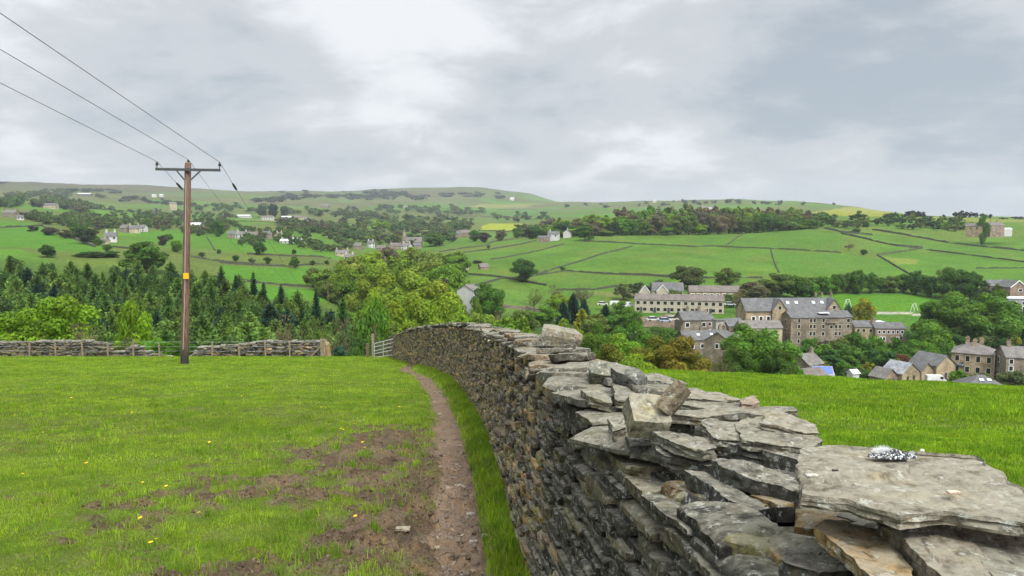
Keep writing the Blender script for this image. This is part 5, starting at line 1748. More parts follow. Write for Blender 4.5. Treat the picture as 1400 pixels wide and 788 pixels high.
# ---- the wood along the top of the hill
WG = 'trees of the hilltop wood'
px = 716; n = 0
for row_ in range(5):
    px = 712 + rnd.uniform(0, 8)
    while px < 1118:
        w_ = rnd.uniform(18, 32)
        dep = row_ * 14
        base = hit(px, np.interp(px, [700, 760, 830, 960, 1030, 1060, 1118], [325, 323, 322, 321, 319, 316, 312]) - row_ * 1.0, 400)
        Y = base.y + dep
        low = np.interp(px, [700, 780, 830, 900, 1080, 1118], [304, 297, 288, 280, 280, 292])
        top = low + (4 - row_) * 3.2 + rnd.uniform(-2, 8)
        if row_ < 2 and rnd.random() < .3: top += rnd.uniform(2, 8)
        con = rnd.random() < (.30 if (890 < px < 1100 and row_ > 1) else .08)
        col = rnd.choice([(.16, .135, .07), BRN, OLV, GRN, MID, LIME, (.13, .19, .03), (.13, .105, .07)]) if not con else (.022, .05, .026)
        tree('conifer_far' if con else ('broad' if row_ < 2 else 'far'), px, top - (4 if con else 0), Y, w_ * (.6 if con else 1), col, 'dark conifer of the hilltop wood on the right' if con else 'mixed spring tree of the hilltop wood on the right', WG, None, row_ < 2, 40, stuff=row_ > 1)
        px += w_ * (.5 if row_ < 2 else .7); n += 1
print('WOOD', n)
# hedge and scrub carrying on from it to the right, and the ridge
for k in range(60):
    px = rnd.uniform(1112, 1335); base = np.interp(px, [1112, 1200, 1335], [312, 313, 318]) - rnd.uniform(0, 14)
    tree_b('far', px, base, rnd.uniform(6, 13), rnd.uniform(10, 17), rnd.choice([MID, DK, (.06, .10, .035), OLV]), 'bush in the scrubby belt below the ridge on the right', 'bushes of the scrubby belt', 400, stuff=True)
for px, base, h, w_ in [(1242, 297, 8, 12), (1250, 297, 9, 14), (1258, 297, 8, 12), (1262, 298, 6, 8), (1236, 297, 4, 8), (1308, 298, 8, 10), (1316, 298, 10, 13), (1325, 298, 8, 11), (1334, 298, 7, 10), (1345, 299, 7, 10), (1352, 299, 6, 9), (1388, 300, 4, 8), (1396, 300, 4, 9), (1372, 300, 2.5, 10)]:
    tree_b('far', px, base, h, w_, (.022, .04, .024), 'dark tree standing on the skyline of the right ridge', 'dark trees on the right skyline', 700)

# ---- the left hillside and the far valley
LG = 'scattered trees of the left hillside'
for kind, px, base, h, w_, col, lab in [
    ('broad', 200, 373, 42, 58, MID, 'big dark green tree rising above the plantation edge'),
    ('broad', 65, 352, 17, 24, DK, 'round dark tree in front of the bright left field'),
    ('broad', 125, 352, 8, 40, DK, 'low dark bush line above the plantation'),
    ('broad', 152, 352, 9, 30, DK, 'low dark bush above the plantation, right'),
    ('broad', 230, 330, 10, 14, MID, 'small round tree under the hamlet'),
    ('broad', 241, 345, 16, 18, GRN, 'green tree right of the big tree above the plantation'),
    ('broad', 222, 336, 14, 16, PUR, 'dark brown tree near the middle of the left fields'),
    ('broad', 297, 324, 23, 20, MID, 'isolated tall green tree right of the utility pole'),
    ('broad', 276, 352, 7, 9, DK, 'dark thorn in the left field beside the pole'),
    ('broad', 299, 347, 6, 7, DK, 'dark thorn right of the field wall on the left'),
    ('broad', 322, 357, 8, 10, DK, 'dark thorn lower in the left field'),
    ('broad', 355, 349, 18, 18, DK, 'standing oak in the left middle fields'),
    ('broad', 403, 367, 16, 14, MID, 'upright green tree on the field wall'),
    ('broad', 366, 361, 10, 11, DK, 'small dark tree beside the upright one'),
    ('broad', 402, 348, 7, 7, DK, 'little round tree high in the left middle fields'),
    ('broad', 427, 363, 7, 8, DK, 'little tree at the right of the left middle fields'),
    ('broad', 447, 362, 6, 7, DK, 'last little tree before the valley woods'),
    ('broad', 344, 361, 8, 10, (.10, .11, .06), 'greyish bush in the left middle fields'),
    ('broad', 133, 336, 10, 14, MID, 'dark bush left of the white cottage'),
    ('broad', 147, 344, 10, 12, MID, 'bush below the white cottage'),
    ('broad', 118, 334, 22, 32, (.05, .07, .03), 'brown green tree mass left of the white cottage'),
    ('broad', 107, 324, 18, 22, MID, 'dark tree above the brown green mass'),
    ('broad', 90, 326, 12, 22, (.09, .10, .05), 'greyish tree in the left hillside hedge'),
    ('broad', 68, 322, 11, 24, (.08, .07, .045), 'brown bush in the bright left field'),
    ('broad', 45, 317, 8, 14, (.04, .05, .03), 'dark bush in the bright left field'),
    ('broad', 358, 298, 17, 16, (.06, .09, .05), 'left of three tall trees behind the long white sheds'),
    ('broad', 374, 297, 18, 15, (.03, .06, .035), 'middle and darkest of three tall trees behind the sheds'),
    ('broad', 388, 298, 16, 12, (.06, .08, .05), 'right of three tall trees behind the long white sheds'),
    ('broad', 595, 337, 17, 30, MID, 'wide dark tree right of the church'),
    ('broad', 628, 320, 8, 12, DK, 'dark tree near the stone house above the church'),
    ('broad', 650, 330, 15, 18, DK, 'dark tree left of the yellow meadow'),
    ('broad', 662, 332, 14, 18, PUR, 'brown tree under the yellow meadow'),
    ('broad', 685, 330, 16, 16, TAN, 'pale blossom tree in front of the yellow meadow'),
    ('broad', 708, 326, 14, 16, MID, 'green tree right of the yellow meadow'),
    ('broad', 728, 327, 17, 30, DK, 'big dark tree left of the white farm'),
    ('broad', 772, 322, 18, 30, DK, 'big dark tree behind the white farm'),
    ('broad', 800, 329, 22, 24, MID, 'tall green tree right of the white farm'),
    ('broad', 668, 340, 5, 6, DK, 'tiny thorn below the yellow meadow'),
    ('far', 520, 318, 16, 26, LIME, 'lime green tree left of the church spire'),
    ('far', 507, 336, 14, 26, OLV, 'olive tree in the valley village'),
    ('far', 470, 309, 10, 14, DK, 'dark tree in the fields above the village')]:
    tree_b(kind, px, base, h, w_, col, lab, None, 200)


def belt(n, pts, spread, hr, wr, cols, label, group, ymin=240, kind='far'):
    pts = np.array(pts, float)
    seg = np.sqrt((np.diff(pts, axis=0) ** 2 * np.array([1, 4])).sum(1)); cum = np.concatenate([[0], np.cumsum(seg)])
    for k in range(int(n * 2.3)):
        t = rnd.uniform(0, cum[-1]); px = np.interp(t, cum, pts[:, 0]); base = np.interp(t, cum, pts[:, 1]) + rnd.gauss(0, spread * .7)
        tree_b(kind, px, base, rnd.uniform(*hr) * 1.1, rnd.uniform(*wr) * .95, rnd.choice(cols), label, group, ymin, stuff=True)


FARC = [(.085, .150, .045), (.075, .125, .045), (.11, .155, .055), (.13, .165, .055), (.12, .115, .07), (.10, .17, .04)]
NB = 'trees of the left hillside belts'
lb = 'distant tree in the hedged belts of the left hillside'
belt(14, [(0, 283), (16, 283), (30, 277)], 1.5, (7, 14), (10, 18), FARC, lb, NB)
belt(26, [(45, 283), (75, 280), (120, 291)], 3, (7, 13), (10, 20), FARC, lb, NB)
belt(20, [(10, 270), (50, 270), (95, 268)], 2, (5, 8), (8, 14), FARC, lb, NB, 600)
belt(16, [(30, 300), (60, 304), (95, 310), (118, 318)], 2.5, (7, 13), (10, 18), FARC, lb, NB)
belt(24, [(100, 312), (135, 312), (165, 312), (200, 312), (232, 313)], 2.5, (7, 14), (9, 18), FARC, lb, NB)
belt(14, [(250, 318), (285, 320), (310, 316)], 2, (5, 10), (8, 14), FARC, lb, NB)
belt(18, [(120, 285), (180, 292), (250, 293), (330, 297)], 1.6, (3, 6), (6, 12), FARC, lb, NB)
belt(26, [(330, 322), (380, 326), (420, 338), (455, 345), (480, 340)], 3, (6, 12), (9, 18), FARC, lb, NB)
belt(34, [(380, 308), (430, 318), (470, 326), (500, 322)], 5, (6, 13), (10, 20), FARC, lb, NB)
belt(26, [(490, 330), (540, 334), (580, 330), (620, 328)], 4, (7, 13), (10, 20), FARC, lb, NB)
belt(18, [(520, 310), (560, 316), (610, 314), (650, 312)], 3, (6, 11), (10, 18), FARC, lb, NB)
belt(24, [(430, 296), (500, 296), (545, 304), (650, 303)], 2.5, (5, 9), (9, 16), FARC, lb, NB)
belt(60, [(60, 300), (140, 303), (250, 303), (330, 312)], 5, (5, 9), (8, 15), FARC, lb, NB)
belt(50, [(330, 335), (400, 318), (500, 312), (620, 318)], 7, (6, 11), (9, 17), FARC, lb, NB)
belt(34, [(250, 285), (400, 290), (520, 288), (640, 290)], 4, (4, 7), (8, 15), FARC, lb, NB)
M2 = 'far off trees below the moor'
lm = 'tiny far off tree on the slopes below the moor'
FC2 = [(.060, .085, .050), (.065, .09, .055), (.075, .10, .055)]
belt(26, [(350, 276), (430, 270), (470, 272), (545, 270)], 2.5, (3, 6), (9, 18), FC2, lm, M2, 900)
belt(14, [(470, 270), (520, 265), (590, 273)], 2, (3, 5), (9, 18), FC2, lm, M2, 900)
belt(14, [(600, 296), (650, 290), (690, 302), (760, 300)], 3, (4, 8), (8, 15), FARC, lm, M2, 600)
belt(12, [(130, 270), (200, 276), (270, 282)], 2, (3, 5), (8, 16), FC2, lm, M2, 800)
belt(10, [(60, 262), (140, 262), (200, 268)], 1.5, (2.5, 4), (8, 18), FC2, lm, M2, 900)
belt(12, [(770, 282), (820, 283), (900, 281), (1000, 278), (1100, 282)], 1.5, (2.5, 5), (6, 12), FC2, lm, M2, 900)
belt(8, [(600, 268), (660, 268), (700, 272)], 2, (2, 4), (9, 16), FC2, lm, M2, 1500)
for px, base, h, w_ in [(933, 276, 4, 4), (921, 277, 3, 5), (912, 277, 2, 3), (1140, 281.5, 4.5, 4), (385, 263.5, 2.5, 10), (0, 251, 2, 30), (470, 263, 2, 5)]:
    tree_b('far', px, base, h, w_, (.04, .045, .04), 'lonely dark tree on the far skyline', 'lonely trees on the far skyline', 1000)


RAW = {}
for kd in ('far', 'conifer_far'):
    RAW[kd] = []
    for me, tm, both in KIND[kd]:
        n = len(me.vertices); co = np.zeros(n * 3); me.vertices.foreach_get('co', co); cc = np.zeros(n * 4); me.attributes['leaf'].data.foreach_get('color', cc)
        RAW[kd].append((co.reshape(-1, 3), cc.reshape(-1, 4)[:, :3]))


def stuff_object(name, items, label, cat):
    V, C = [], []
    for kd, i, x, y, z, Wd, H, col, rot in items:
        co, cc = RAW[kd][i]; ca, sa = math.cos(rot), math.sin(rot)
        V.append(np.stack([(co[:, 0] * ca - co[:, 1] * sa) * Wd + x, (co[:, 0] * sa + co[:, 1] * ca) * Wd + y, co[:, 2] * H + z], -1)); C.append(cc * np.array(col))
    V = np.concatenate(V); C = np.concatenate(C)
    o = link(name, raw_mesh(name, V, [(np.arange(len(V)).reshape(-1, 4), 0)], [M_leaf], {'leaf': C})); o.color = (1, 1, 1, 1)
    return tag(o, label, cat, kind='stuff')


stuff_object('woodland', [s_ for s_ in STUFF if s_[3] < 560 or s_[2] > .02 * s_[3]], 'massed trees filling the back of the hilltop wood and the scrubby belt beside it', 'woodland') if any(s_[2] > .02 * s_[3] for s_ in STUFF) else None
stuff_object('tree_belts', [s_ for s_ in STUFF if not (s_[3] < 560 or s_[2] > .02 * s_[3])], 'belts of small far trees over the left hillside and the upper valley', 'trees')
print('STUFF', len(STUFF), 'THINGS', len(TREES) - len(STUFF))
# ------------------------------------------------------------------ buildings
def masonry(name, col, dark=.45):
    m, nt, b, _ = mat_new(name)
    oc = obj_co(nt)
    br = nd(nt, 'ShaderNodeTexBrick'); br.inputs['Scale'].default_value = 1.0; br.inputs['Brick Width'].default_value = .55; br.inputs['Row Height'].default_value = .26; br.inputs['Mortar Size'].default_value = .02
    br.inputs['Color1'].default_value = (*[v * 1.18 for v in col], 1); br.inputs['Color2'].default_value = (*[v * .72 for v in col], 1); br.inputs['Mortar'].default_value = (*[v * .6 for v in col], 1)
    sp_ = nd(nt, 'ShaderNodeSeparateXYZ'); nt.links.new(oc, sp_.inputs[0]); cm = nd(nt, 'ShaderNodeCombineXYZ')
    nt.links.new(fmath(nt, 'ADD', sp_.outputs[0], sp_.outputs[1]), cm.inputs[0]); nt.links.new(sp_.outputs[2], cm.inputs[1]); nt.links.new(cm.outputs[0], br.inputs['Vector'])
    n = noise(nt, .45, 5, .65, oc)
    nt.links.new(mixc(nt, br.outputs['Color'], (dark, dark, dark * .98), ramp(nt, n, .35, .65, 1, 0), 'MULTIPLY'), b.inputs['Base Color']); b.inputs['Roughness'].default_value = .9
    return m


def slate(name, col):
    m, nt, b, _ = mat_new(name)
    oc = obj_co(nt); sp_ = nd(nt, 'ShaderNodeSeparateXYZ'); nt.links.new(oc, sp_.inputs[0]); cm = nd(nt, 'ShaderNodeCombineXYZ')
    nt.links.new(sp_.outputs[0], cm.inputs[0]); nt.links.new(fmath(nt, 'ADD', sp_.outputs[2], fmath(nt, 'MULTIPLY', sp_.outputs[1], .7)), cm.inputs[1])
    br = nd(nt, 'ShaderNodeTexBrick'); br.inputs['Scale'].default_value = 1; br.inputs['Brick Width'].default_value = .5; br.inputs['Row Height'].default_value = .3; br.inputs['Mortar Size'].default_value = .015
    br.inputs['Color1'].default_value = (*[v * 1.25 for v in col], 1); br.inputs['Color2'].default_value = (*[v * .78 for v in col], 1); br.inputs['Mortar'].default_value = (*[v * .5 for v in col], 1)
    nt.links.new(cm.outputs[0], br.inputs['Vector'])
    n = noise(nt, .6, 4, .6, oc)
    nt.links.new(mixc(nt, br.outputs['Color'], (.66, .66, .64), ramp(nt, n, .35, .65, 1, 0), 'MULTIPLY'), b.inputs['Base Color']); b.inputs['Roughness'].default_value = .75
    return m


M_sand = masonry('sandstone', (.42, .325, .195), .55); M_grit = masonry('sooty stone', (.27, .22, .155), .5); M_pale = masonry('pale stone', (.50, .42, .28), .65); M_red = masonry('brown stone', (.32, .235, .17), .5)
M_rend = plain('white render', (.46, .46, .43), .8, .06, .8); M_cream = plain('cream panel', (.38, .34, .255), .7, .08, .8)
M_slate = slate('grey slate', (.115, .113, .112)); M_stslate = slate('stone slate', (.160, .145, .128)); M_tile = slate('brown tile', (.148, .124, .106)); M_light = slate('pale grey slate', (.26, .275, .29)); M_lead = plain('light sheet roof', (.50, .52, .54), .6, .08, .5)
M_surr = plain('pale stone surround', (.46, .42, .33), .8, .1, 2); M_wht = plain('white joinery', (.80, .80, .78), .5, .03)
mg, nt, b, _ = mat_new('window glass'); b.inputs['Base Color'].default_value = (.018, .02, .024, 1); b.inputs['Roughness'].default_value = .12; b.inputs['Specular IOR Level'].default_value = .5
M_glass = mg
M_solar = plain('solar panel', (.07, .12, .35), .25, .1, 2, spec=.6); M_sky = plain('skylight glass', (.62, .68, .74), .15, .05, spec=.6)
M_door = plain('dark painted door', (.06, .055, .06), .5, .1); M_pot = plain('clay pot', (.33, .18, .11), .8, .15)


def house(name, label, px, row, Y, L, D, eave, rise, rot=0.0, wall=None, roof=None, wins=(), chim=(), cat='house', group=None, hip=False, sky=(), solar=None, door=None, barge=None, ov=.25, zfix=True, pot=True):
    wall = wall or M_sand; roof = roof or M_stslate
    p = at(px, row, Y)
    root = empty(name, (p.x, p.y, p.z if zfix else float(ground(p.x, p.y))), label, cat, group, math.radians(rot))
    a, d = L / 2, D / 2
    w_ = MB()
    base = [(-a, -d, -3.5), (a, -d, -3.5), (a, d, -3.5), (-a, d, -3.5)]; top = [(-a, -d, eave), (a, -d, eave), (a, d, eave), (-a, d, eave)]
    for i in range(4): w_.poly([base[i], base[(i + 1) % 4], top[(i + 1) % 4], top[i]])
    if not hip and rise > 0:
        w_.poly([(a, -d, eave), (a, d, eave), (a, 0, eave + rise)]); w_.poly([(-a, d, eave), (-a, -d, eave), (-a, 0, eave + rise)])
    else: w_.poly(top)
    w_.build('wall', wall, root)
    r_ = MB(); t = .14; o = ov
    if rise <= 0:
        r_.box(-a - o, a + o, -d - o, d + o, eave + .01, eave + .25)
    elif hip:
        ez = eave - o * rise / d
        hx = max(0.15, a - d * .95)
        A_ = [(-a - o, -d - o, ez), (a + o, -d - o, ez), (a + o, d + o, ez), (-a - o, d + o, ez)]; R0 = (-hx, 0, eave + rise); R1 = (hx, 0, eave + rise)
        r_.poly([A_[0], A_[1], R1, R0]); r_.poly([A_[2], A_[3], R0, R1]); r_.poly([A_[1], A_[2], R1]); r_.poly([A_[3], A_[0], R0])
        r_.poly([(x, y, z - t) for x, y, z in A_][::-1])
        for i in range(4):
            q0, q1 = A_[i], A_[(i + 1) % 4]; r_.poly([(q0[0], q0[1], q0[2] - t), (q1[0], q1[1], q1[2] - t), q1, q0])
    else:
        ez = eave - o * rise / d
        for s in (-1, 1):
            q = [(-a - o, s * (d + o), ez), (a + o, s * (d + o), ez), (a + o, 0, eave + rise), (-a - o, 0, eave + rise)]
            up = [(x, y, z + t) for x, y, z in q]
            if s < 0: r_.hexa(q + up)
            else: r_.hexa([q[1], q[0], q[3], q[2], up[1], up[0], up[3], up[2]])
    ro = r_.build('roof', roof, root)
    for cx_, cy_ in chim:
        c = MB(); zr = eave + rise * (1 - abs(cy_) / d) if rise > 0 else eave
        c.box(cx_ - .45, cx_ + .45, cy_ - .35, cy_ + .35, zr - .9, zr + 1.15); c.box(cx_ - .52, cx_ + .52, cy_ - .42, cy_ + .42, zr + 1.15, zr + 1.28)
        for k in (-.25, .05, .28) if pot else ():
            c.tube([(cx_ + k, cy_, zr + 1.28), (cx_ + k, cy_, zr + 1.75)], .11, 6)
        c.build('chimney', wall, ro)
    for (sx_, f) in sky:        # skylights on the front slope: x and share of the slope
        c = MB(); y0 = -d * (1 - f); z0 = eave + rise * f + t + .03; k = rise / d
        h_ = .55
        c.hexa([(sx_ - .45, y0 - h_ * .5, z0 - h_ * .5 * k), (sx_ + .45, y0 - h_ * .5, z0 - h_ * .5 * k), (sx_ + .45, y0 + h_ * .5, z0 + h_ * .5 * k), (sx_ - .45, y0 + h_ * .5, z0 + h_ * .5 * k),
                (sx_ - .45, y0 - h_ * .5, z0 - h_ * .5 * k + .06), (sx_ + .45, y0 - h_ * .5, z0 - h_ * .5 * k + .06), (sx_ + .45, y0 + h_ * .5, z0 + h_ * .5 * k + .06), (sx_ - .45, y0 + h_ * .5, z0 + h_ * .5 * k + .06)])
        c.build('skylight', M_sky, ro)
    if solar:
        x0, x1, f0, f1 = solar; c = MB(); k = rise / d
        pts = []
        for f in (f0, f1):
            pts.append((-d * (1 - f), eave + rise * f + t + .03))
        (y0, z0), (y1, z1) = pts
        c.hexa([(x0, y0, z0), (x1, y0, z0), (x1, y1, z1), (x0, y1, z1), (x0, y0, z0 + .06), (x1, y0, z0 + .06), (x1, y1, z1 + .06), (x0, y1, z1 + .06)])
        c.build('solar_panel', M_solar, ro)
    for wspec in wins:
        face, xs, zs, ww, wh = wspec[:5]; fm = wspec[5] if len(wspec) > 5 else M_surr; fr = wspec[6] if len(wspec) > 6 else .13
        for zz in zs:
            for xx in xs:
                def tr(u, v, dep):
                    if face == 'f': return (u, -d - dep, v)
                    if face == 'b': return (-u, d + dep, v)
                    if face == 'r': return (a + dep, u, v)
                    return (-a - dep, -u, v)
                def bx(mb, u0, u1, v0, v1, dep):
                    mb.hexa([tr(u0, v0, -.05), tr(u1, v0, -.05), tr(u1, v0, dep), tr(u0, v0, dep), tr(u0, v1, -.05), tr(u1, v1, -.05), tr(u1, v1, dep), tr(u0, v1, dep)])
                f = MB(); bx(f, xx - ww / 2 - fr, xx + ww / 2 + fr, zz - fr, zz + wh + fr, .05); fo = f.build('window', fm, root)
                g = MB(); bx(g, xx - ww / 2, xx + ww / 2, zz, zz + wh, .07); g.build('pane', M_glass, fo)
    for dspec in (door or ()):
        face, xx, ww, wh = dspec[:4]
        f = MB(); f.box(xx - ww / 2, xx + ww / 2, -d - .06, -d + .05, 0, wh)
        if face == 'r':
            f = MB(); f.box(a - .05, a + .06, xx - ww / 2, xx + ww / 2, 0, wh)
        f.build('door', dspec[4] if len(dspec) > 4 else M_door, root)
    if barge:
        for s in (-1, 1):
            for yy in barge:
                c = MB()
                x_ = a + o + .02 if yy == 'r' else -a - o - .02
                q = [(x_ - .03, s * (d + o), eave - o * rise / d - .12), (x_ + .03, s * (d + o), eave - o * rise / d - .12), (x_ + .03, 0, eave + rise - .12), (x_ - .03, 0, eave + rise - .12)]
                c.hexa(q + [(x, y, z + .36) for x, y, z in q]); c.build('barge_board', M_wht, root)
    return root


def lin(a, b, n): return [a + (b - a) * i / (n - 1) for i in range(n)]


def px2m(px, Y): return px * Y / F


# the big mill
YM = 250
mill = house('mill', 'big four storey stone mill with long slate roof and twin gables', 1115, 470, YM, 20.6, 7.5, 9.2, 1.7, 4, M_grit, M_slate,
             [('f', [-7.6, -3.6, -2.4], [.9, 3.3, 5.7, 7.6], .75, 1.2), ('f', [.6], [3.3, 5.7, 7.7], .8, 1.1), ('f', [6.2, 4.9], [3.3, 5.6], .7, 1.1), ('f', [9.0], [5.7, 7.6], .9, 1.1), ('f', [3.3], [5.6], .9, .9), ('l', [0], [4, 7], .8, 1.1)], (), 'mill', None, door=[('f', -5.2, 1.1, 2.3)])
mw = MB()      # the higher range behind, with its cross gables
mill_l = mill.location
def mchild(mb, name, mat, par=None):
    o = mb.build(name, mat, par or mill); return o
x0, x1 = -22.5, 9.5
mw.box(x0, x1, 4.05, 13, -3.5, 10.6)
mw.poly([(x1, 4.05, 10.6), (x1, 13, 10.6), (x1, 8.5, 14.3)]); mw.poly([(x0, 13, 10.6), (x0, 4.05, 10.6), (x0, 8.5, 14.3)])
mchild(mw, 'wall', M_sand)
rb = MB()
for s in (-1, 1):
    q = [(x0 - .25, 8.5 + s * 4.8, 10.42), (x1 + .25, 8.5 + s * 4.8, 10.42), (x1 + .25, 8.5, 14.4), (x0 - .25, 8.5, 14.4)]; up = [(x, y, z + .15) for x, y, z in q]
    rb.hexa(q + up) if s < 0 else rb.hexa([q[1], q[0], q[3], q[2], up[1], up[0], up[3], up[2]])
rbo = mchild(rb, 'roof', M_slate)
for xc in (-11.2, 7.6):
    g = MB(); hw = 2.5
    g.box(xc - hw, xc + hw, 3.2, 8.4, -3.5, 10.9); g.poly([(xc - hw, 3.2, 10.9), (xc + hw, 3.2, 10.9), (xc, 3.2, 14.2)])
    mchild(g, 'gable', M_sand)
    r_ = MB()
    for s in (-1, 1):
        q = [(xc + s * 2.8, 2.95, 10.5), (xc + s * 2.8, 8.5, 10.5), (xc, 8.5, 14.35), (xc, 2.95, 14.35)]; up = [(x, y, z + .15) for x, y, z in q]
        r_.hexa(q + up) if s > 0 else r_.hexa([q[1], q[0], q[3], q[2], up[1], up[0], up[3], up[2]])
    mchild(r_, 'gable_roof', M_slate)
    w_ = MB(); w_.box(xc - .65, xc + .65, 3.12, 3.3, 11.0, 12.4); wo = mchild(w_, 'window', M_surr)
    pn = MB(); pn.box(xc - .5, xc + .5, 3.09, 3.3, 11.15, 12.25); mchild(pn, 'pane', M_glass, wo)
for xs_, f in ((-7.0, .62), (-4.0, .62), (2.0, .62), (5.0, .62)):
    c = MB(); k = 3.98 / 4.8; y0 = 3.7 + 4.8 * f; z0 = 10.42 + 3.98 * f + .2
    c.hexa([(xs_ - .5, y0 - .4, z0 - .4 * k), (xs_ + .5, y0 - .4, z0 - .4 * k), (xs_ + .5, y0 + .4, z0 + .4 * k), (xs_ - .5, y0 + .4, z0 + .4 * k)] + [(x, y, z + .07) for x, y, z in [(xs_ - .5, y0 - .4, z0 - .4 * k), (xs_ + .5, y0 - .4, z0 - .4 * k), (xs_ + .5, y0 + .4, z0 + .4 * k), (xs_ - .5, y0 + .4, z0 + .4 * k)]])
    mchild(c, 'skylight', M_sky, rbo)
for xs_ in (-19.8, -17.2, -14.7):
    w_ = MB(); w_.box(xs_ - .75, xs_ + .75, 3.98, 4.2, 7.3, 8.9); wo = mchild(w_, 'window', M_wht)
    pn = MB(); pn.box(xs_ - .5, xs_ + .5, 3.95, 4.2, 7.5, 8.7); mchild(pn, 'pane', M_glass, wo)
for xs_, yy in ((3.6, 8.5), (5.8, 8.5), (9.0, 8.5)):
    c = MB(); c.box(xs_ - .3, xs_ + .3, yy - .3, yy + .3, 13.8, 16.2); mchild(c, 'chimney', M_grit, rbo)
# white lean-to and balconies on the mill front
c = MB(); c.box(1.4, 5.0, -4.3, -3.76, 7.35, 7.6); mchild(c, 'canopy', M_red)
c = MB(); c.box(-.6, 3.0, -3.2, -1.6, 10.4, 10.7); mchild(c, 'dormer_sill', M_lead)

VG2 = 'stone houses of the village'
house('outbuilding', 'long low stone outbuilding with dark windows left of the mill', 1037, 459, 246, 13.4, 6, 2.9, 2.0, 3, M_pale, M_stslate, [('f', [-4.6, -3.9], [.8], .5, 1.3, M_pale), ('f', [-1.2, -.5, .2], [.8], .5, 1.3, M_pale), ('f', [3.6, 4.3], [.8], .5, 1.3, M_pale)], (), 'outbuilding')
# terraces
wx = lin(-15.4, 15.4, 13)
house('terraced_houses', 'long cream panelled terrace of houses with brown tiled roof above the lawn', 928, 427, 293, 33.4, 7.5, 5.0, 1.9, -13, M_cream, M_tile, [('f', wx, [.7, 3.2], 1.25, 1.2, M_surr, .16), ('f', [-9.8, 1.1, 10.2], [.35], .9, .55, M_wht, .1)], (), 'terrace', door=[('f', v, .95, 2.05, M_door) for v in (-14.2, -9, -3.8, 1.9, 6.6, 11.8)])
house('terraced_houses', 'upper terrace with brown roof and paler windows behind the long one', 975, 413, 318, 20.5, 7.5, 4.6, 2.2, -6, M_sand, M_tile, [('f', lin(-9, 9, 8), [2.7], 1.2, 1.0, M_wht, .2), ('f', lin(-9, 9, 6), [.5], 1.1, 1.0, M_wht, .15)], (), 'terrace')
house('gabled_house', 'dark roofed house with white edged front gables behind the long terrace', 912, 405, 325, 13, 7.5, 2.6, 3.2, -6, M_cream, M_slate, [('f', lin(-1, 5.5, 4), [1.2], 1.0, 1.0, M_wht)], (), 'house')
for px, rw, yy, lab in ((881, 405, 318, 'small left front gable with white edges above the long terrace'), (905, 404, 319, 'larger right front gable with white edges above the long terrace')):
    house('gable_wing', lab, px, rw, yy, 4, 4.6 if px > 900 else 4.0, 1.9, 2.6, -96, M_cream, M_slate, (), (), 'house wing', barge=('r',))
house('tall_house', 'tall dark stone house with twin roof gables below the terrace lawn', 945, 458, 247, 8.6, 8, 5.4, 2.4, 8, M_grit, M_slate, [('f', [-2.9, 2.6], [3.2], 1.2, 1.3, M_wht), ('f', [-2.9, 0, 2.6], [.5], 1.0, 1.3), ('r', [-2, 1.5], [3.2], .9, 1.2, M_wht)], [(-1.5, 0), (2.5, 0)], 'house', VG2)
house('stone_house', 'red brown end house beside the tall dark one', 964, 456, 250, 3.6, 6.5, 4.8, 1.6, 10, M_red, M_slate, [('f', [0], [3, .6], 1.0, 1.1, M_wht)], [(0, 0)], 'house', VG2)
house('terraced_cottages', 'row of dark roofed cottages with skylights in front of the tall house', 958, 478, 222, 13, 6, 3.4, 2.3, 12, M_grit, M_slate, [('f', [-4, -1, 2, 5], [1.0], .9, 1.1, M_wht)], [(-6, 0), (0, 0), (6, 0)], 'house', VG2, sky=[(-1.6, .5), (2.6, .5)])
house('stone_house', 'dark gabled stone house with white door near the golden shrub', 985, 490, 206, 6.8, 7.5, 5.0, 2.6, 58, M_grit, M_slate, [('f', [-1.6, 1.4], [3.0, .6], .9, 1.2, M_wht), ('l', [0], [3.2], .9, 1.2, M_wht)], [(2.6, 0)], 'house', VG2)
house('outbuilding', 'square grey stone tower block between the terraces and the mill', 982, 456, 240, 2.8, 2.8, 4.2, .0, 8, plain('grey stonework', (.33, .31, .27), .9, .2, .8), M_slate, (), (), 'outbuilding')
house('outbuilding', 'low outbuilding with dark lean-to roof left of the mill outbuilding', 1000, 453, 252, 6.5, 6, 2.2, 2.1, 20, M_grit, M_slate, (), (), 'outbuilding')
house('outbuilding', 'small stone shed under the mill outbuilding', 1012, 470, 222, 5.5, 4, 2.2, 1.0, 0, M_sand, M_stslate, (), (), 'outbuilding')
house('terraced_houses', 'short terrace with slate roof close right of the mill', 1178, 463, 256, 7.0, 6.5, 4.4, 1.7, -4, M_sand, M_slate, [('f', [-2.4, -.6, 1.6, 2.8], [2.7], .8, 1.0), ('f', [2.6], [.5], .9, 1.2)], (), 'terrace')
house('terraced_houses', 'wider stone terrace with many small windows right of the mill', 1211, 466, 254, 9.8, 6.5, 4.6, 1.6, -3, M_red, M_slate, [('f', lin(-3.6, 3.8, 6), [2.9], .75, 1.0, M_wht), ('f', [-3, -2, 2.4, 3.4], [.5], .7, 1.2, M_wht)], [(-4.4, 0)], 'terrace')
house('outbuilding', 'low grey roofed annexe at the right end of the wider terrace', 1240, 467, 252, 5.5, 5, 2.0, 1.4, -3, M_grit, M_stslate, (), (), 'outbuilding')
house('flat_shed', 'pale flat roofed shed behind the short terrace', 1188, 446, 272, 9, 4, 1.6, 0, -2, M_grit, M_lead, (), (), 'shed')
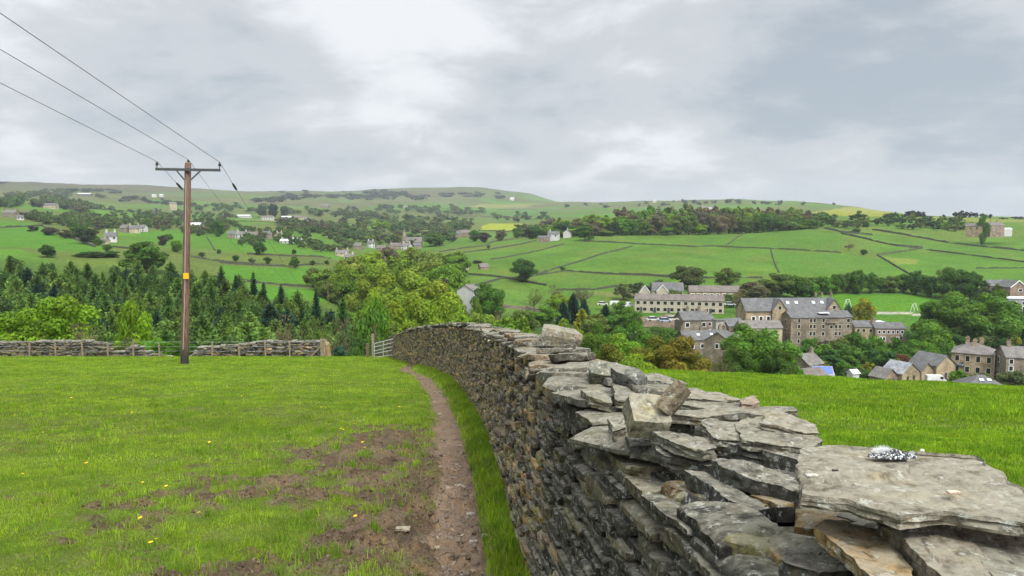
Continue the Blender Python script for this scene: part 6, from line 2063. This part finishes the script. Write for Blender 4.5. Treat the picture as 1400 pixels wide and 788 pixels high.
# houses close under the crest of the meadow
house('stone_house', 'old stone house with patched grey roof behind the solar roof', 1101, 511, 196, 5.8, 6.5, 3.0, 2.3, 32, M_grit, M_stslate, [('f', [-1.2], [1.4], .8, 1.0, M_wht)], [(2.2, 0)], 'house', VG2)
house('stone_house', 'low brown roofed house just over the crest, left of the solar roof', 1106, 521, 181, 6.2, 6, 1.5, 1.6, 20, M_pale, M_tile, [('f', [-1.5, 1.5], [.3], .8, .9, M_wht)], (), 'house', VG2)
house('stone_house', 'cream house with blue solar panels on its roof', 1123, 520, 184, 4.4, 5, 1.7, 1.7, -8, M_pale, M_light, [('f', [-1.2, .8], [.3], .7, 1.0, M_wht)], (), 'house', VG2, solar=(-2.1, 2.1, .12, .92))
house('garden_shed', 'little white garden shed by the clipped bushes', 1166, 518, 180, 1.9, 1.9, 1.5, .7, 20, M_rend, M_lead, (), (), 'shed')
house('barn', 'stone barn with pale blue slate roof near the crest', 1231, 522, 184, 5.6, 6.4, 2.7, 2.3, -64, M_sand, M_light, [('r', [-1.2, 1.0], [1.0], .55, .9, M_grit)], (), 'barn', door=[('f', 0, .5, .9)])
house('barn', 'lower gabled stone barn left of the pale roofed barn', 1208, 523, 182, 4.2, 5.0, 1.6, 2.0, -64, M_red, M_stslate, (), (), 'barn', door=[('r', -.9, .7, 1.3), ('r', .7, .7, 1.3)])
house('barn', 'large two storey stone barn with dark loading doors', 1274, 517, 192, 7.6, 7.0, 4.0, 2.4, -66, M_sand, M_slate, [('l', [0], [1.0, 3.4], .9, 1.3, M_grit), ('f', [-2, 0, 2], [1.8], .5, 1.4, M_grit), ('f', [-2.4, 2.4], [.2], .6, .9, M_grit)], (), 'barn', door=[('r', 0, 1.0, 2.0)])
house('barn', 'lean stone wing with grey roof in front of the large barn', 1256, 518, 188, 4.6, 4.0, 2.6, 1.8, -66, M_sand, M_slate, [('f', [0], [1.2], .5, .8, M_grit)], (), 'barn')
house('hipped_house', 'big square stone house with low hipped roof and several chimneys', 1330, 508, 198, 9.4, 10.5, 5.6, 2.3, -34, M_sand, M_stslate, [('f', lin(-3.4, 3.6, 4), [.6, 3.4], .85, 1.4, M_surr), ('l', [-2.6, 2.0], [3.4], 1.0, 1.3, M_wht), ('l', [1.6], [.8], 1.4, 1.3, M_wht)], [(-1.6, 1.2), (1.6, 1.0), (0.2, -1.5)], 'house', None, hip=True)
house('stone_house', 'stone house with white framed windows at the right edge of the photo', 1392, 512, 188, 8.2, 7.5, 4.8, 2.2, -14, M_grit, M_stslate, [('f', [-3, .6], [1.5, 3.2], .8, 1.1, M_wht), ('l', [-1], [2.9], .9, 1.3, M_wht)], [(-2.5, 0)], 'house', VG2)
house('outbuilding', 'low roof with two bright skylights just over the crest', 1340, 531, 168, 8.4, 7.5, .9, 2.2, -6, M_sand, M_slate, (), (), 'outbuilding', sky=[(-.6, .55), (1.0, .55)], hip=True)
house('bungalow', 'bungalow with white barge boards on a hillside plot at the right', 1382, 400, 312, 8, 7.0, 2.5, 2.6, -84, M_red, M_slate, [('r', [.9], [.7], 1.6, 1.0, M_wht)], (), 'bungalow', barge=('r',))
house('bungalow_wing', 'dark roofed wing left of the white barge boards', 1362, 398, 318, 9, 6, 2.4, 2.2, -2, M_red, M_slate, (), (), 'bungalow')
house('flat_house', 'flat roofed grey house with balcony at the right edge below the bungalow', 1394, 424, 288, 13, 8, 4.6, 0, -4, M_rend if False else plain('grey render', (.25, .245, .25), .85, .12, .6), M_lead, [('f', [-5.6, -4, -1, 2], [2.5], .9, 1.0, M_wht), ('f', [-3.2, -.4], [.2], 1.6, 1.5, M_wht)], (), 'house')
# higher up and across the valley
house('white_house', 'white rendered house half hidden beside the big dark tree', 641, 415, 272, 5.2, 7, 4.8, 2.0, 62, M_rend, M_stslate, [('f', [-1.5, 1.3], [.8, 3.0], .8, 1.0, M_wht)], (), 'house')
house('stone_house', 'dark roofed house beyond the copper beech', 612, 398, 292, 5.5, 6, 3.6, 2.2, 30, M_grit, M_slate, (), (), 'house', VG2)
house('long_farmhouse', 'long pale farmhouse with four dark roof windows in the valley fields', 631, 370, 440, 8, 6, 2.4, 2.6, -4, M_pale, M_stslate, (), (), 'farmhouse', sky=[(-2.6, .4), (-.9, .4), (.9, .4), (2.6, .4)])
house('farm_building', 'small brown farm building beside the dark brown tree', 661, 370, 442, 5, 5, 2.2, 1.8, 20, M_red, M_tile, (), (), 'farm building')
house('white_farmhouse', 'white farmhouse left of its neighbour under the hilltop wood', 757, 327, 615, 9, 6, 4.0, 2.2, -12, M_rend, M_slate, [('f', [-2.5, 2], [2.2], 1, 1, M_grit)], [(-3, 0)], 'farmhouse')
house('white_farmhouse', 'white farmhouse right of its neighbour under the hilltop wood', 776, 325, 625, 6, 6, 4.2, 2.2, 70, M_rend, M_slate, [('f', [0], [2.2], 1, 1, M_grit)], [(0, 0)], 'farmhouse')
house('farm_building', 'dark low farm shed left of the white farmhouses', 744, 328, 612, 9, 5, 1.8, 1.4, -6, M_grit, M_slate, (), (), 'farm building')
house('farm_building', 'long brown farm shed right of the white farmhouses', 826, 326, 640, 20, 8, 3.0, 2.0, -4, M_red, M_tile, (), (), 'farm building')
house('ridge_farmhouse', 'stone farmhouse with pale gable on the ridge, left of the tall tree', 1332, 318, 565, 11, 7, 4.6, 2.0, -40, M_sand, M_tile, [('f', [-2, 2], [2.4], .8, 1, M_grit)], [(-3, 0), (3, 0)], 'farmhouse')
house('ridge_farmhouse', 'brown stone farmhouse on the ridge, right of the tall tree', 1358, 318, 570, 13, 7, 5.2, 2.4, 14, M_red, M_tile, [('f', [-3, 0, 3], [2.6], .8, 1, M_surr)], [(-3, 0), (3, 0)], 'farmhouse')
house('white_shed', 'white shed at the right of the ridge farm', 1376, 317, 575, 6, 4, 1.8, 1.0, 0, M_rend, M_lead, (), (), 'shed')

FARG = 'far off houses across the valley'
for k, (px, row, Y, L, D, ev, rs_, rot, wl, rf, lab) in enumerate([
    (15, 297, 640, 16, 7, 4.6, 3, -8, M_grit, M_stslate, 'row of grey far houses at the left edge'),
    (38, 299, 630, 10, 7, 4.4, 3, 10, M_red, M_tile, 'red brown far house near the left edge'),
    (28, 301, 610, 6, 6, 2.6, 2, 30, M_rend, M_slate, 'small white far cottage near the left edge'),
    (66, 285, 850, 26, 8, 4.2, 3.2, 2, M_pale, M_slate, 'long far farm with pale walls and dark roof on the left slope'),
    (116, 268, 1500, 28, 10, 4, 2, 4, M_slate, M_rend, 'long white roofed barn high on the left slope'),
    (152, 331, 420, 6.5, 6, 3.4, 2.6, 24, M_rend, M_slate, 'white cottage with dark gable in the left fields'),
    (143, 334, 416, 4.5, 4, 2, 1.6, 0, M_pale, M_tile, 'small outbuilding of the white cottage'),
    (172, 318, 560, 8, 7, 4.2, 3, -16, M_grit, M_stslate, 'grey house at the left of the hamlet above the big tree'),
    (184, 319, 560, 9, 7, 4.4, 3, 30, M_pale, M_slate, 'pale gabled house in the middle of the hamlet above the big tree'),
    (196, 317, 575, 6, 6, 4, 2.6, -10, M_rend, M_stslate, 'white walled house at the right of the hamlet above the big tree'),
    (211, 270, 1700, 10, 8, 5, 2, 0, M_rend, M_rend, 'left of two white far sheds below the moor'),
    (221, 269.5, 1700, 9, 8, 5, 2, 0, M_rend, M_rend, 'right of two white far sheds below the moor'),
    (236, 284, 1000, 11, 8, 6, 3, 40, M_pale, M_stslate, 'pale far farmhouse left of the utility pole'),
    (211, 291, 950, 6, 6, 4, 2.6, 20, M_grit, M_slate, 'grey far cottage with chimney left of the pale farmhouse'),
    (334, 298, 900, 20, 8, 3.0, 1.6, 0, M_rend, M_rend, 'white flat shed right of the utility pole'),
    (268, 312, 640, 12, 7, 3.4, 2.4, -4, M_slate, M_lead, 'pale roofed far building right of the utility pole'),
    (318, 326, 560, 7, 7, 4.2, 2.8, 8, M_grit, M_slate, 'grey house at the left of the pale hamlet row'),
    (331, 327, 560, 10, 7, 4.2, 2.8, -4, M_rend, M_stslate, 'white fronted house in the pale hamlet row'),
    (346, 327, 565, 9, 7, 4, 2.8, 6, M_red, M_tile, 'brown house in the pale hamlet row'),
    (364, 327, 580, 9, 7, 4.6, 3, 50, M_grit, M_slate, 'dark gabled house in the middle of the pale hamlet row'),
    (382, 329, 570, 7, 7, 4.6, 3, 60, M_pale, M_stslate, 'buff gabled house near the end of the pale hamlet row'),
    (392, 333, 555, 11, 6, 2.2, 1.8, -6, M_rend, M_rend, 'white low building at the right end of the pale hamlet row'),
    (407, 331, 560, 12, 6, 2.2, 1.8, -10, M_pale, M_lead, 'long pale shed at the right end of the pale hamlet row'),
    (366, 301, 900, 18, 9, 4, 2.4, 2, M_rend, M_tile, 'left white shed below three tall trees'),
    (392, 301, 900, 14, 9, 4, 2, 2, M_rend, M_lead, 'middle white shed below three tall trees'),
    (410, 302, 890, 20, 9, 5, 2.5, 0, M_pale, M_tile, 'buff and brown shed right of the white ones'),
    (421, 305, 870, 10, 8, 5, 2.4, 0, M_rend, M_slate, 'white house at the right of the sheds'),
    (440, 307, 860, 20, 9, 2.6, 2.0, -4, M_red, M_tile, 'long brown roofed shed at the right of the sheds'),
    (487, 341, 640, 13, 7, 4, 2.8, -10, M_grit, M_stslate, 'brown roofed row left in the valley village'),
    (468, 351, 560, 12, 7, 3.6, 2.6, 6, M_pale, M_stslate, 'low house at the left edge of the valley village'),
    (478, 356, 520, 8, 6, 3, 2.2, -8, M_rend, M_stslate, 'white fronted cottage low in the valley village'),
    (507, 339, 660, 7, 7, 5, 3, 30, M_rend, M_slate, 'white gabled house left of the church'),
    (522, 344, 620, 10, 7, 3.8, 2.6, -6, M_red, M_tile, 'brown roofed house below the church'),
    (541, 341, 650, 12, 8, 4, 3, 4, M_red, M_tile, 'reddish roofed house by the church foot'),
    (556, 342, 640, 9, 7, 4.6, 2.8, -20, M_rend, M_stslate, 'white walled house right of the church foot'),
    (570, 341, 660, 8, 7, 4.4, 2.8, 20, M_grit, M_slate, 'grey house right of the church'),
    (623, 325, 780, 12, 8, 5, 4, 12, M_grit, M_slate, 'dark gabled house above the valley left of the yellow meadow'),
    (636, 323, 800, 12, 8, 4.6, 3.6, -10, M_red, M_stslate, 'brown roofed house nearest the yellow meadow'),
    (700, 274, 2300, 14, 10, 6, 3, 0, M_rend, M_rend, 'tiny white farm under the moor top'),
    (895, 277, 2600, 12, 8, 8, 2, 0, M_rend, M_rend, 'tiny white house on the skyline left of the wood'),
    (972, 287, 1700, 20, 10, 6, 3, 0, M_rend, M_slate, 'white far house showing over the hilltop wood'),
    (962, 286.5, 1720, 22, 10, 5, 3, 0, M_pale, M_stslate, 'buff far farm showing over the hilltop wood'),
    (556, 285, 2000, 16, 10, 6, 4, 0, M_pale, M_stslate, 'far grey farm in the upper valley'),
    (445, 284, 2000, 26, 10, 6, 4, 0, M_grit, M_stslate, 'far grey farm row right of three tall trees')]):
    wn = []
    if Y < 1000:
        n = max(2, int(L / 3.2)); wn = [('f', lin(-L / 2 + 1.4, L / 2 - 1.4, n), [ev - 1.5] if ev < 4 else [ev - 1.6, .6], .9, 1.1, M_surr if wl is not M_rend else M_grit, .15)]
    p_ = hit(px, row, 240)
    Yh = p_.y if abs(p_.y - Y) < .5 * Y else Y
    q_ = Yh / Y * (.78 if 500 < Y < 1200 else .9)
    wn = [(w0[0], [x * q_ for x in w0[1]], [z * q_ for z in w0[2]], w0[3] * q_, w0[4] * q_, w0[5], w0[6]) for w0 in wn]
    house('far_house' if Y > 800 else 'valley_house', lab, px, row, Yh, L * q_, D * min(1, q_), ev * q_, rs_ * q_, rot, wl, rf, wn if Y < 1000 else (), [((-L / 2 + 1) * q_, 0), ((L / 2 - 1) * q_, 0)] if (Y < 800 and L > 6) else (), 'house', FARG, zfix=True)
# church
pc_ = hit(553, 338, 400); Yc = pc_.y; sc_ = Yc / F
ch = empty('church', pc_, 'stone church with a tall thin spire in the valley village', 'church')
c = MB(); w2 = 2.2 * sc_ / .7
w2 = 2.1
th = 14 * sc_; sh = 27 * sc_
c.box(-w2, w2, -w2, w2, -2, th); c.build('tower', M_grit, ch)
c = MB()
for k in range(8):
    a0, a1 = 2 * PI * k / 8 + PI / 8, 2 * PI * (k + 1) / 8 + PI / 8
    c.poly([(w2 * 1.02 * math.cos(a0), w2 * 1.02 * math.sin(a0), th), (w2 * 1.02 * math.cos(a1), w2 * 1.02 * math.sin(a1), th), (0, 0, sh)])
c.build('spire', M_grit, ch)
c = MB(); nx0, nx1 = w2, 24 * sc_
c.box(nx0, nx1, -4, 4, -2, 7 * sc_); c.poly([(nx1, -4, 7 * sc_), (nx1, 4, 7 * sc_), (nx1, 0, 13 * sc_)]); c.build('nave_wall', M_grit, ch)
c = MB()
for s in (-1, 1):
    q = [(nx0, s * 4.4, 6.6 * sc_), (nx1 + .3, s * 4.4, 6.6 * sc_), (nx1 + .3, 0, 13.2 * sc_), (nx0, 0, 13.2 * sc_)]; up = [(x, y, z + .2) for x, y, z in q]
    c.hexa(q + up) if s < 0 else c.hexa([q[1], q[0], q[3], q[2], up[1], up[0], up[3], up[2]])
c.build('nave_roof', M_stslate, ch)
for k in range(4):
    c = MB(); x = nx0 + (nx1 - nx0) * (k + .6) / 4.4; c.box(x - .5, x + .5, -4.08, -3.9, 1.5, 4.5); c.build('window', M_glass, ch)


# ------------------------------------------------------------------ walls of the fields
m, nt, b, _ = mat_new('field wall stone'); oc = pos_co(nt)
nt.links.new(mixc(nt, (.028, .034, .018), (.085, .088, .055), ramp(nt, noise(nt, 1.3, 5, .7, oc), .35, .7)), b.inputs['Base Color']); b.inputs['Roughness'].default_value = .95
M_fw = m


def field_wall(pix, label, h=1.25, wd=.7, ymin=240, gaps=True, mat=None, name='field_wall', cat='stone wall'):
    P = [hit(a, b_, ymin) for a, b_ in pix]
    pts = []
    for i in range(len(P) - 1):
        n = max(1, int((P[i + 1] - P[i]).length / 3.0))
        for k in range(n): pts.append(P[i].lerp(P[i + 1], k / n))
    pts.append(P[-1])
    b = MB(); r = random.Random(len(pts) * 7 + int(pix[0][0]))
    run = []
    def flush(run):
        if len(run) < 2: return
        rows = []
        for i, q in enumerate(run):
            d = (run[min(i + 1, len(run) - 1)] - run[max(i - 1, 0)]); d.z = 0
            if d.length == 0: d = Vector((1, 0, 0))
            d.normalize(); n_ = Vector((-d.y, d.x, 0)); z = float(ground(q.x, q.y))
            hh = h * (r.uniform(.25, .5) if gaps and r.random() < .08 else r.uniform(.72, 1.15)); ww = wd * r.uniform(.8, 1.2) / 2; j = r.uniform(-.12, .12)
            rows.append([Vector((q.x, q.y, z - .4)) - n_ * ww * 1.15, Vector((q.x, q.y, z + hh)) - n_ * (ww * .7 - j), Vector((q.x, q.y, z + hh)) + n_ * (ww * .7 + j), Vector((q.x, q.y, z - .4)) + n_ * ww * 1.15])
        for a_, c_ in zip(rows[:-1], rows[1:]):
            for k in range(3): b.poly([a_[k], c_[k], c_[k + 1], a_[k + 1]])
        b.poly(rows[0]); b.poly(rows[-1][::-1])
    for q in pts:
        run.append(q)
    flush(run)
    if not b.f: return None
    me = b.mesh(name, mat or M_fw)
    return tag(link(name, me), label, cat, 'field walls of the hillsides')


FWL = [
    ([(600, 345), (660, 337), (709, 325)], 'field wall highest on the slope left of the white farmhouses'),
    ([(605, 351), (668, 342), (734, 329)], 'field wall climbing to the big dark tree by the white farmhouses'),
    ([(671, 355.5), (720, 347), (772, 334)], 'field wall below the white farmhouses'),
    ([(734, 376), (775, 363), (811, 352), (864, 337)], 'field wall climbing right from behind the lone oak'),
    ([(734, 377), (775, 371), (826, 375), (880, 377), (920, 380)], 'field wall running right from the lone oak'),
    ([(640, 376), (686, 380), (747, 391)], 'field wall crossing below the long farmhouse'),
    ([(633, 396), (656, 390), (686, 381), (715, 381), (734, 377)], 'field wall from the white house up to the lone oak'),
    ([(798, 331), (869, 334), (950, 338), (973, 337), (1054, 340.5), (1150, 346)], 'long field wall crossing the slope below the hilltop wood'),
    ([(991, 337.5), (1003, 329), (1016, 321)], 'short field wall running up into the hilltop wood'),
    ([(1054, 340.5), (1057, 353), (1065, 373)], 'field wall dropping straight down from the long cross wall'),
    ([(1150, 320), (1195, 330), (1228, 337), (1261, 340)], 'field wall slanting down past the single dark tree'),
    ([(1261, 340), (1230, 345), (1199, 349)], 'short field wall joining two slanting ones above the straw patch'),
    ([(1199, 349), (1222, 363), (1244, 376), (1266, 384)], 'field wall dropping past the straw patch to the hedge'),
    ([(1193, 315), (1248, 324), (1304, 333.5), (1400, 343.5), (1450, 350)], 'upper long field wall running right under the scrubby belt'),
    ([(1266, 342), (1331, 350), (1400, 359), (1450, 365)], 'middle field wall running right from the straw patch corner'),
    ([(1335, 367.5), (1400, 367), (1450, 368)], 'lowest short field wall at the right above the bungalow'),
    ([(1127, 312.5), (1150, 318), (1193, 322)], 'short field wall right of the hilltop wood'),
    ([(846, 375), (922, 379.5), (966, 381), (1042, 381)], 'field wall above the gabled house and the upper terrace'),
    ([(850, 391), (812, 397), (760, 397)], 'field wall left of the rounded grey bushes'),
    ([(300, 359.5), (396, 365), (442, 362)], 'field wall across the left middle fields'),
    ([(330, 384), (401, 392), (452, 401)], 'field wall lowest in the left fields above the conifers'),
    ([(338, 348), (400, 351), (452, 354)], 'field wall high in the left middle fields'),
    ([(0, 312), (58, 309.5), (101, 327), (130, 338)], 'field wall bordering the bright left field'),
    ([(155, 338), (228, 350)], 'field wall right of the white cottage'),
    ([(282, 324), (288, 333), (294, 343)], 'short field wall dropping right of the utility pole'),
    ([(261, 352), (350, 362)], 'field wall behind the utility pole'),
    ([(112, 286), (180, 290), (254, 293)], 'far field wall on the upper left slope'),
    ([(640, 284), (735, 286)], 'far field wall below the pale meadow'),
    ([(655, 316), (690, 318), (730, 314)], 'field wall under the yellow meadow'),
    ([(560, 297), (650, 296), (740, 300)], 'far field wall in the upper valley'),
    ([(300, 303), (400, 306)], 'far field wall under the white sheds'),
]
for pix, lab in FWL: field_wall(pix, lab, 1.0 if pix[0][1] > 320 else 1.4, .55 if pix[0][1] > 320 else 1.2)
field_wall([(868, 446), (925, 448)], 'tall brown retaining wall of the car park below the terrace', 4.2, .8, 225, False, M_red, 'retaining_wall', 'retaining wall')
field_wall([(680, 420), (720, 424), (760, 431), (790, 437)], 'grey roadside wall along the lane above the shrubs', 1.5, .6, 240, False, M_grit, 'roadside_wall', 'stone wall')
field_wall([(1180, 487), (1230, 487), (1245, 487)], 'pale garden wall above the barns', 1.2, .5, 195, False, M_pale, 'garden_wall', 'garden wall')
field_wall([(1293, 462), (1325, 461)], 'sunlit stone wall below the huge sycamores', 1.8, .6, 225, False, M_sand, 'garden_wall', 'garden wall')
field_wall([(1365, 462), (1400, 460)], 'brown stone wall at the right edge below the flat house', 2.4, .6, 225, False, M_red, 'garden_wall', 'garden wall')


# ------------------------------------------------------------------ vehicles and garden things
M_tyre = plain('tyre', (.02, .02, .02), .8, .1)
def car(label, px, row, Y, rot, col, van=False):
    p = at(px, row, Y); z = float(ground(p.x, Y))
    e = empty('parked_van' if van else 'parked_car', (p.x, p.y, p.z), label, 'van' if van else 'car', 'vehicles parked in the village', math.radians(rot))
    paint = plain('car paint', [v * .72 for v in col], .35, .04, 1, spec=.5)
    L, W_, = (4.9, 1.9) if van else (4.2, 1.75)
    b = MB(); h1 = .95 if van else .82
    prof = [(-L / 2, .35), (-L / 2, h1 - .1), (-L / 2 + .15, h1), (L / 2 - .25, h1 - .08), (L / 2, h1 - .25), (L / 2, .35)]
    n = len(prof)
    for s in (-1, 1):
        b.poly([(x, s * W_ / 2, zz) for x, zz in (prof if s < 0 else prof[::-1])])
    for i in range(n):
        (xa, za), (xb, zb) = prof[i], prof[(i + 1) % n]
        b.poly([(xa, -W_ / 2, za), (xa, W_ / 2, za), (xb, W_ / 2, zb), (xb, -W_ / 2, zb)])
    b.build('body', paint, e)
    c = MB(); ht = 2.0 if van else 1.45
    x0, x1, x2, x3 = (-L / 2 + .02, -L / 2 + .06, 1.1, 1.75) if van else (-L / 2 + .25, -L / 2 + .75, .55, 1.25)
    w0, w1 = W_ / 2 - .06, W_ / 2 - .2
    c.hexa([(x0, -w0, h1 - .05), (x3, -w0, h1 - .05), (x3, w0, h1 - .05), (x0, w0, h1 - .05), (x1, -w1, ht), (x2, -w1, ht), (x2, w1, ht), (x1, w1, ht)])
    cab = c.build('cabin', paint if van else M_glass, e)
    if not van:
        c = MB(); c.box(x1 + .02, x2 - .02, -w1 + .01, w1 - .01, ht + .003, ht + .05); c.build('car_roof', paint, e)
    else:
        c = MB(); c.box(.55, 1.25, -w0 - .0, w0, 1.15, 1.7); c.build('side_window', M_glass, e)
    for xx in (-L / 2 + .8, L / 2 - .8):
        for s in (-1, 1):
            c = MB(); c.tube([(xx, s * (W_ / 2 - .2), .32), (xx, s * (W_ / 2 + .02), .32)], .32, 10); c.build('wheel', M_tyre, e)


car('white car parked on top of the retaining wall, left', 893, 439, 243, 8, (.75, .76, .75))
car('light blue car parked on top of the retaining wall, middle', 909, 440.5, 242, 12, (.45, .55, .65))
car('cream car parked on top of the retaining wall, right', 919, 438.5, 245, 0, (.70, .68, .55))
car('white van parked at the left end of the long terrace', 858, 420, 300, 4, (.78, .79, .79), True)
car('white van parked further left beyond the long terrace', 842, 418.5, 303, 0, (.74, .75, .75), True)
car('white car parked on the lane left of the vans', 824, 417.5, 306, 0, (.80, .80, .78))
car('pale car parked in the yard of the upper terrace', 998, 418, 296, -10, (.72, .74, .73))
car('white car parked by the lane above the lime shrub', 760, 433.5, 270, -6, (.72, .74, .76))
car('silver car parked behind the twin dark conifers of the bushes', 875, 461, 215, 20, (.62, .64, .66))
car('white van parked in front of the large barn', 1280, 524, 182, -6, (.80, .80, .78), True)
car('silver car parked beside the solar roofed house', 1136, 523, 180, 10, (.55, .57, .60))
car('blue grey car in the yard of the hipped house', 1317, 501, 196, 30, (.25, .28, .33))
# swing frames on the recreation ground
for px, row, Y, lab in ((1250, 422, 305, 'white A shaped swing frame on the recreation ground by the sycamores'), (1159, 414, 312, 'white A shaped swing frame showing over the mill gable')):
    p = at(px, row, Y); g = float(ground(p.x, Y)); e = empty('swing_frame', (p.x, Y, g), lab, 'swing frame', 'swing frames')
    hgt_ = 3.0
    for s in (-1, 1):
        for q in (-1, 1):
            b = MB(); b.tube([(s * 1.0 + q * .9, s * .6, -.1), (s * .9, s * .5, hgt_)], .06, 6); b.build('leg', M_wht, e)
    b = MB(); b.tube([(-.9, -.5, hgt_), (.9, .5, hgt_)], .06, 6); b.build('crossbar', M_wht, e)
    for s in (-.35, .35):
        b = MB(); b.tube([(s, s * .55, hgt_), (s, s * .55, .6)], .03, 4); b.box(s - .25, s + .25, s * .55 - .12, s * .55 + .12, .55, .62); b.build('swing_seat', M_dark, e)
# white pieces in the high field, and grazing sheep sized specks are left to the grass
p = hit(1304, 322, 400)
# ------------------------------------------------------------------ sky, sun, air, camera
w = bpy.data.worlds.new('World'); S.world = w; w.use_nodes = True
nt = w.node_tree; bg = nt.nodes['Background']
SUN_EL, SUN_AZ = math.radians(52), math.radians(150)      # azimuth clockwise from straight ahead (+Y)
sky = nd(nt, 'ShaderNodeTexSky', sky_type='NISHITA'); sky.sun_disc = False
sky.sun_elevation = SUN_EL; sky.sun_rotation = SUN_AZ; sky.air_density = 1.0; sky.dust_density = 2.0
tc = nd(nt, 'ShaderNodeTexCoord')
sp = nd(nt, 'ShaderNodeSeparateXYZ'); nt.links.new(tc.outputs['Generated'], sp.inputs[0])
zc = fmath(nt, 'ADD', fmath(nt, 'MAXIMUM', sp.outputs[2], 0.0), .27)
cb_ = nd(nt, 'ShaderNodeCombineXYZ')
nt.links.new(fmath(nt, 'DIVIDE', sp.outputs[0], zc), cb_.inputs[0]); nt.links.new(fmath(nt, 'DIVIDE', sp.outputs[1], zc), cb_.inputs[1])
cl = vmath(nt, 'MULTIPLY', cb_.outputs[0], (1.0, 1.0, 1.0))
clo = vmath(nt, 'ADD', cl, SKY_OFF)
n1 = noise(nt, 1.1, 8, .60, clo, .35); n2 = noise(nt, .52, 4, .5, vmath(nt, 'ADD', clo, (7.3, 2.1, 0)), .3); n3 = noise(nt, 2.8, 7, .6, clo, .4)
dens = fmath(nt, 'ADD', fmath(nt, 'MULTIPLY', n1, .45), fmath(nt, 'ADD', fmath(nt, 'MULTIPLY', n2, .25), fmath(nt, 'MULTIPLY', n3, .32)))
# the great masses of this overcast: where the deck is thin and where it is thick
for px_, row_, wid, amt in [(560, 62, .24, .155), (935, 178, .13, .06), (1290, 130, .26, -.13), (690, 140, .16, -.03), (120, 150, .13, -.03), (820, 245, .10, .03), (60, 40, .2, .03), (1180, 240, .09, .05), (1060, 90, .12, -.02)]:
    u_, k_ = uz(px_, row_); dvec = Vector((u_, 1, k_)).normalized()
    dn = nd(nt, 'ShaderNodeVectorMath', operation='DISTANCE'); nt.links.new(tc.outputs['Generated'], dn.inputs[0]); dn.inputs[1].default_value = dvec
    dens = fmath(nt, 'ADD', dens, ramp(nt, dn.outputs['Value'], 0.0, wid, amt, 0.0))
K = 10.0 * SKY_K   # the Background runs at .1
cA, cB, cC = [tuple(K * v for v in c) for c in ((.40, .458, .518), (.60, .628, .662), (.88, .895, .92))]
t1 = ramp(nt, dens, .40, .51); t2 = ramp(nt, dens, .51, .62)
c = mixc(nt, cA, cB, t1); c = mixc(nt, c, cC, t2)
# brighter overhead than near the skyline, as under any overcast
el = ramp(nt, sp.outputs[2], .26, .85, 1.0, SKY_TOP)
# extra glow round the place of the hidden sun, added to give the light direction
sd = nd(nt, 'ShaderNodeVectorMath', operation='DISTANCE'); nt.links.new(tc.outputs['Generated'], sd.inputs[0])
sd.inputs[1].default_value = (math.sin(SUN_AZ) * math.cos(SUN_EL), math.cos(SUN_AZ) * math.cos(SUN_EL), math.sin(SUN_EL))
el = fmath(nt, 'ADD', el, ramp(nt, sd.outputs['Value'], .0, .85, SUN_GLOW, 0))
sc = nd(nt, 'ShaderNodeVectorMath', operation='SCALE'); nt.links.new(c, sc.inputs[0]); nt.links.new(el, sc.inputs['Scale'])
hz = ramp(nt, sp.outputs[2], -.01, .075, .55, 0)
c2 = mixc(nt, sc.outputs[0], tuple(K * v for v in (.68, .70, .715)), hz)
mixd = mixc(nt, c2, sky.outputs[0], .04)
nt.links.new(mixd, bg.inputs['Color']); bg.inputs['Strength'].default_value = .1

L = bpy.data.lights.new('sun', 'SUN'); L.energy = SUN_E; L.angle = math.radians(10); L.color = (1, .96, .90)
so = bpy.data.objects.new('sun', L); COL.objects.link(so)
dv = Vector((math.sin(SUN_AZ) * math.cos(SUN_EL), math.cos(SUN_AZ) * math.cos(SUN_EL), math.sin(SUN_EL)))
so.rotation_euler = dv.to_track_quat('Z', 'Y').to_euler()

if HAZE > 0:
    hb = MB(); hb.box(-7000, 7000, -300, 6900, float(GZD.min()) - 1.0, float(max(GZD.max(), 5)) + 25)
    m, nt, b, out = mat_new('air')
    nt.nodes.remove(b)
    pv = nd(nt, 'ShaderNodeVolumePrincipled'); pv.inputs['Density'].default_value = HAZE; pv.inputs['Color'].default_value = (.80, .87, .93, 1)
    pv.inputs['Anisotropy'].default_value = .2
    nt.links.new(pv.outputs[0], out.inputs['Volume'])
    ho = hb.build('haze', m); ho['kind'] = 'stuff'; ho['category'] = 'haze'; ho['label'] = 'thin blue haze filling the air of the valley'

cam = bpy.data.cameras.new('camera'); cam.sensor_width = 36; cam.lens = F / 1400 * 36; cam.clip_start = .05; cam.clip_end = 30000
co = bpy.data.objects.new('camera', cam); COL.objects.link(co)
co.location = (0, 0, 0); co.rotation_euler = (PI / 2 - PITCH, 0, 0)
S.camera = co
S.render.engine = 'CYCLES'
S.view_settings.view_transform = 'Standard'; S.view_settings.look = 'None'; S.view_settings.exposure = EXPO; S.view_settings.gamma = 1
cy = S.cycles
cy.use_denoising = True; cy.max_bounces = 5; cy.diffuse_bounces = 3; cy.glossy_bounces = 2; cy.transmission_bounces = 4; cy.volume_bounces = 0; cy.transparent_max_bounces = 6
cy.use_adaptive_sampling = True; cy.adaptive_threshold = .02; cy.sample_clamp_indirect = 6
try: cy.denoiser = 'OPENIMAGEDENOISE'
except Exception: pass
cy.denoising_input_passes = 'RGB_ALBEDO_NORMAL'
S.render.use_persistent_data = False
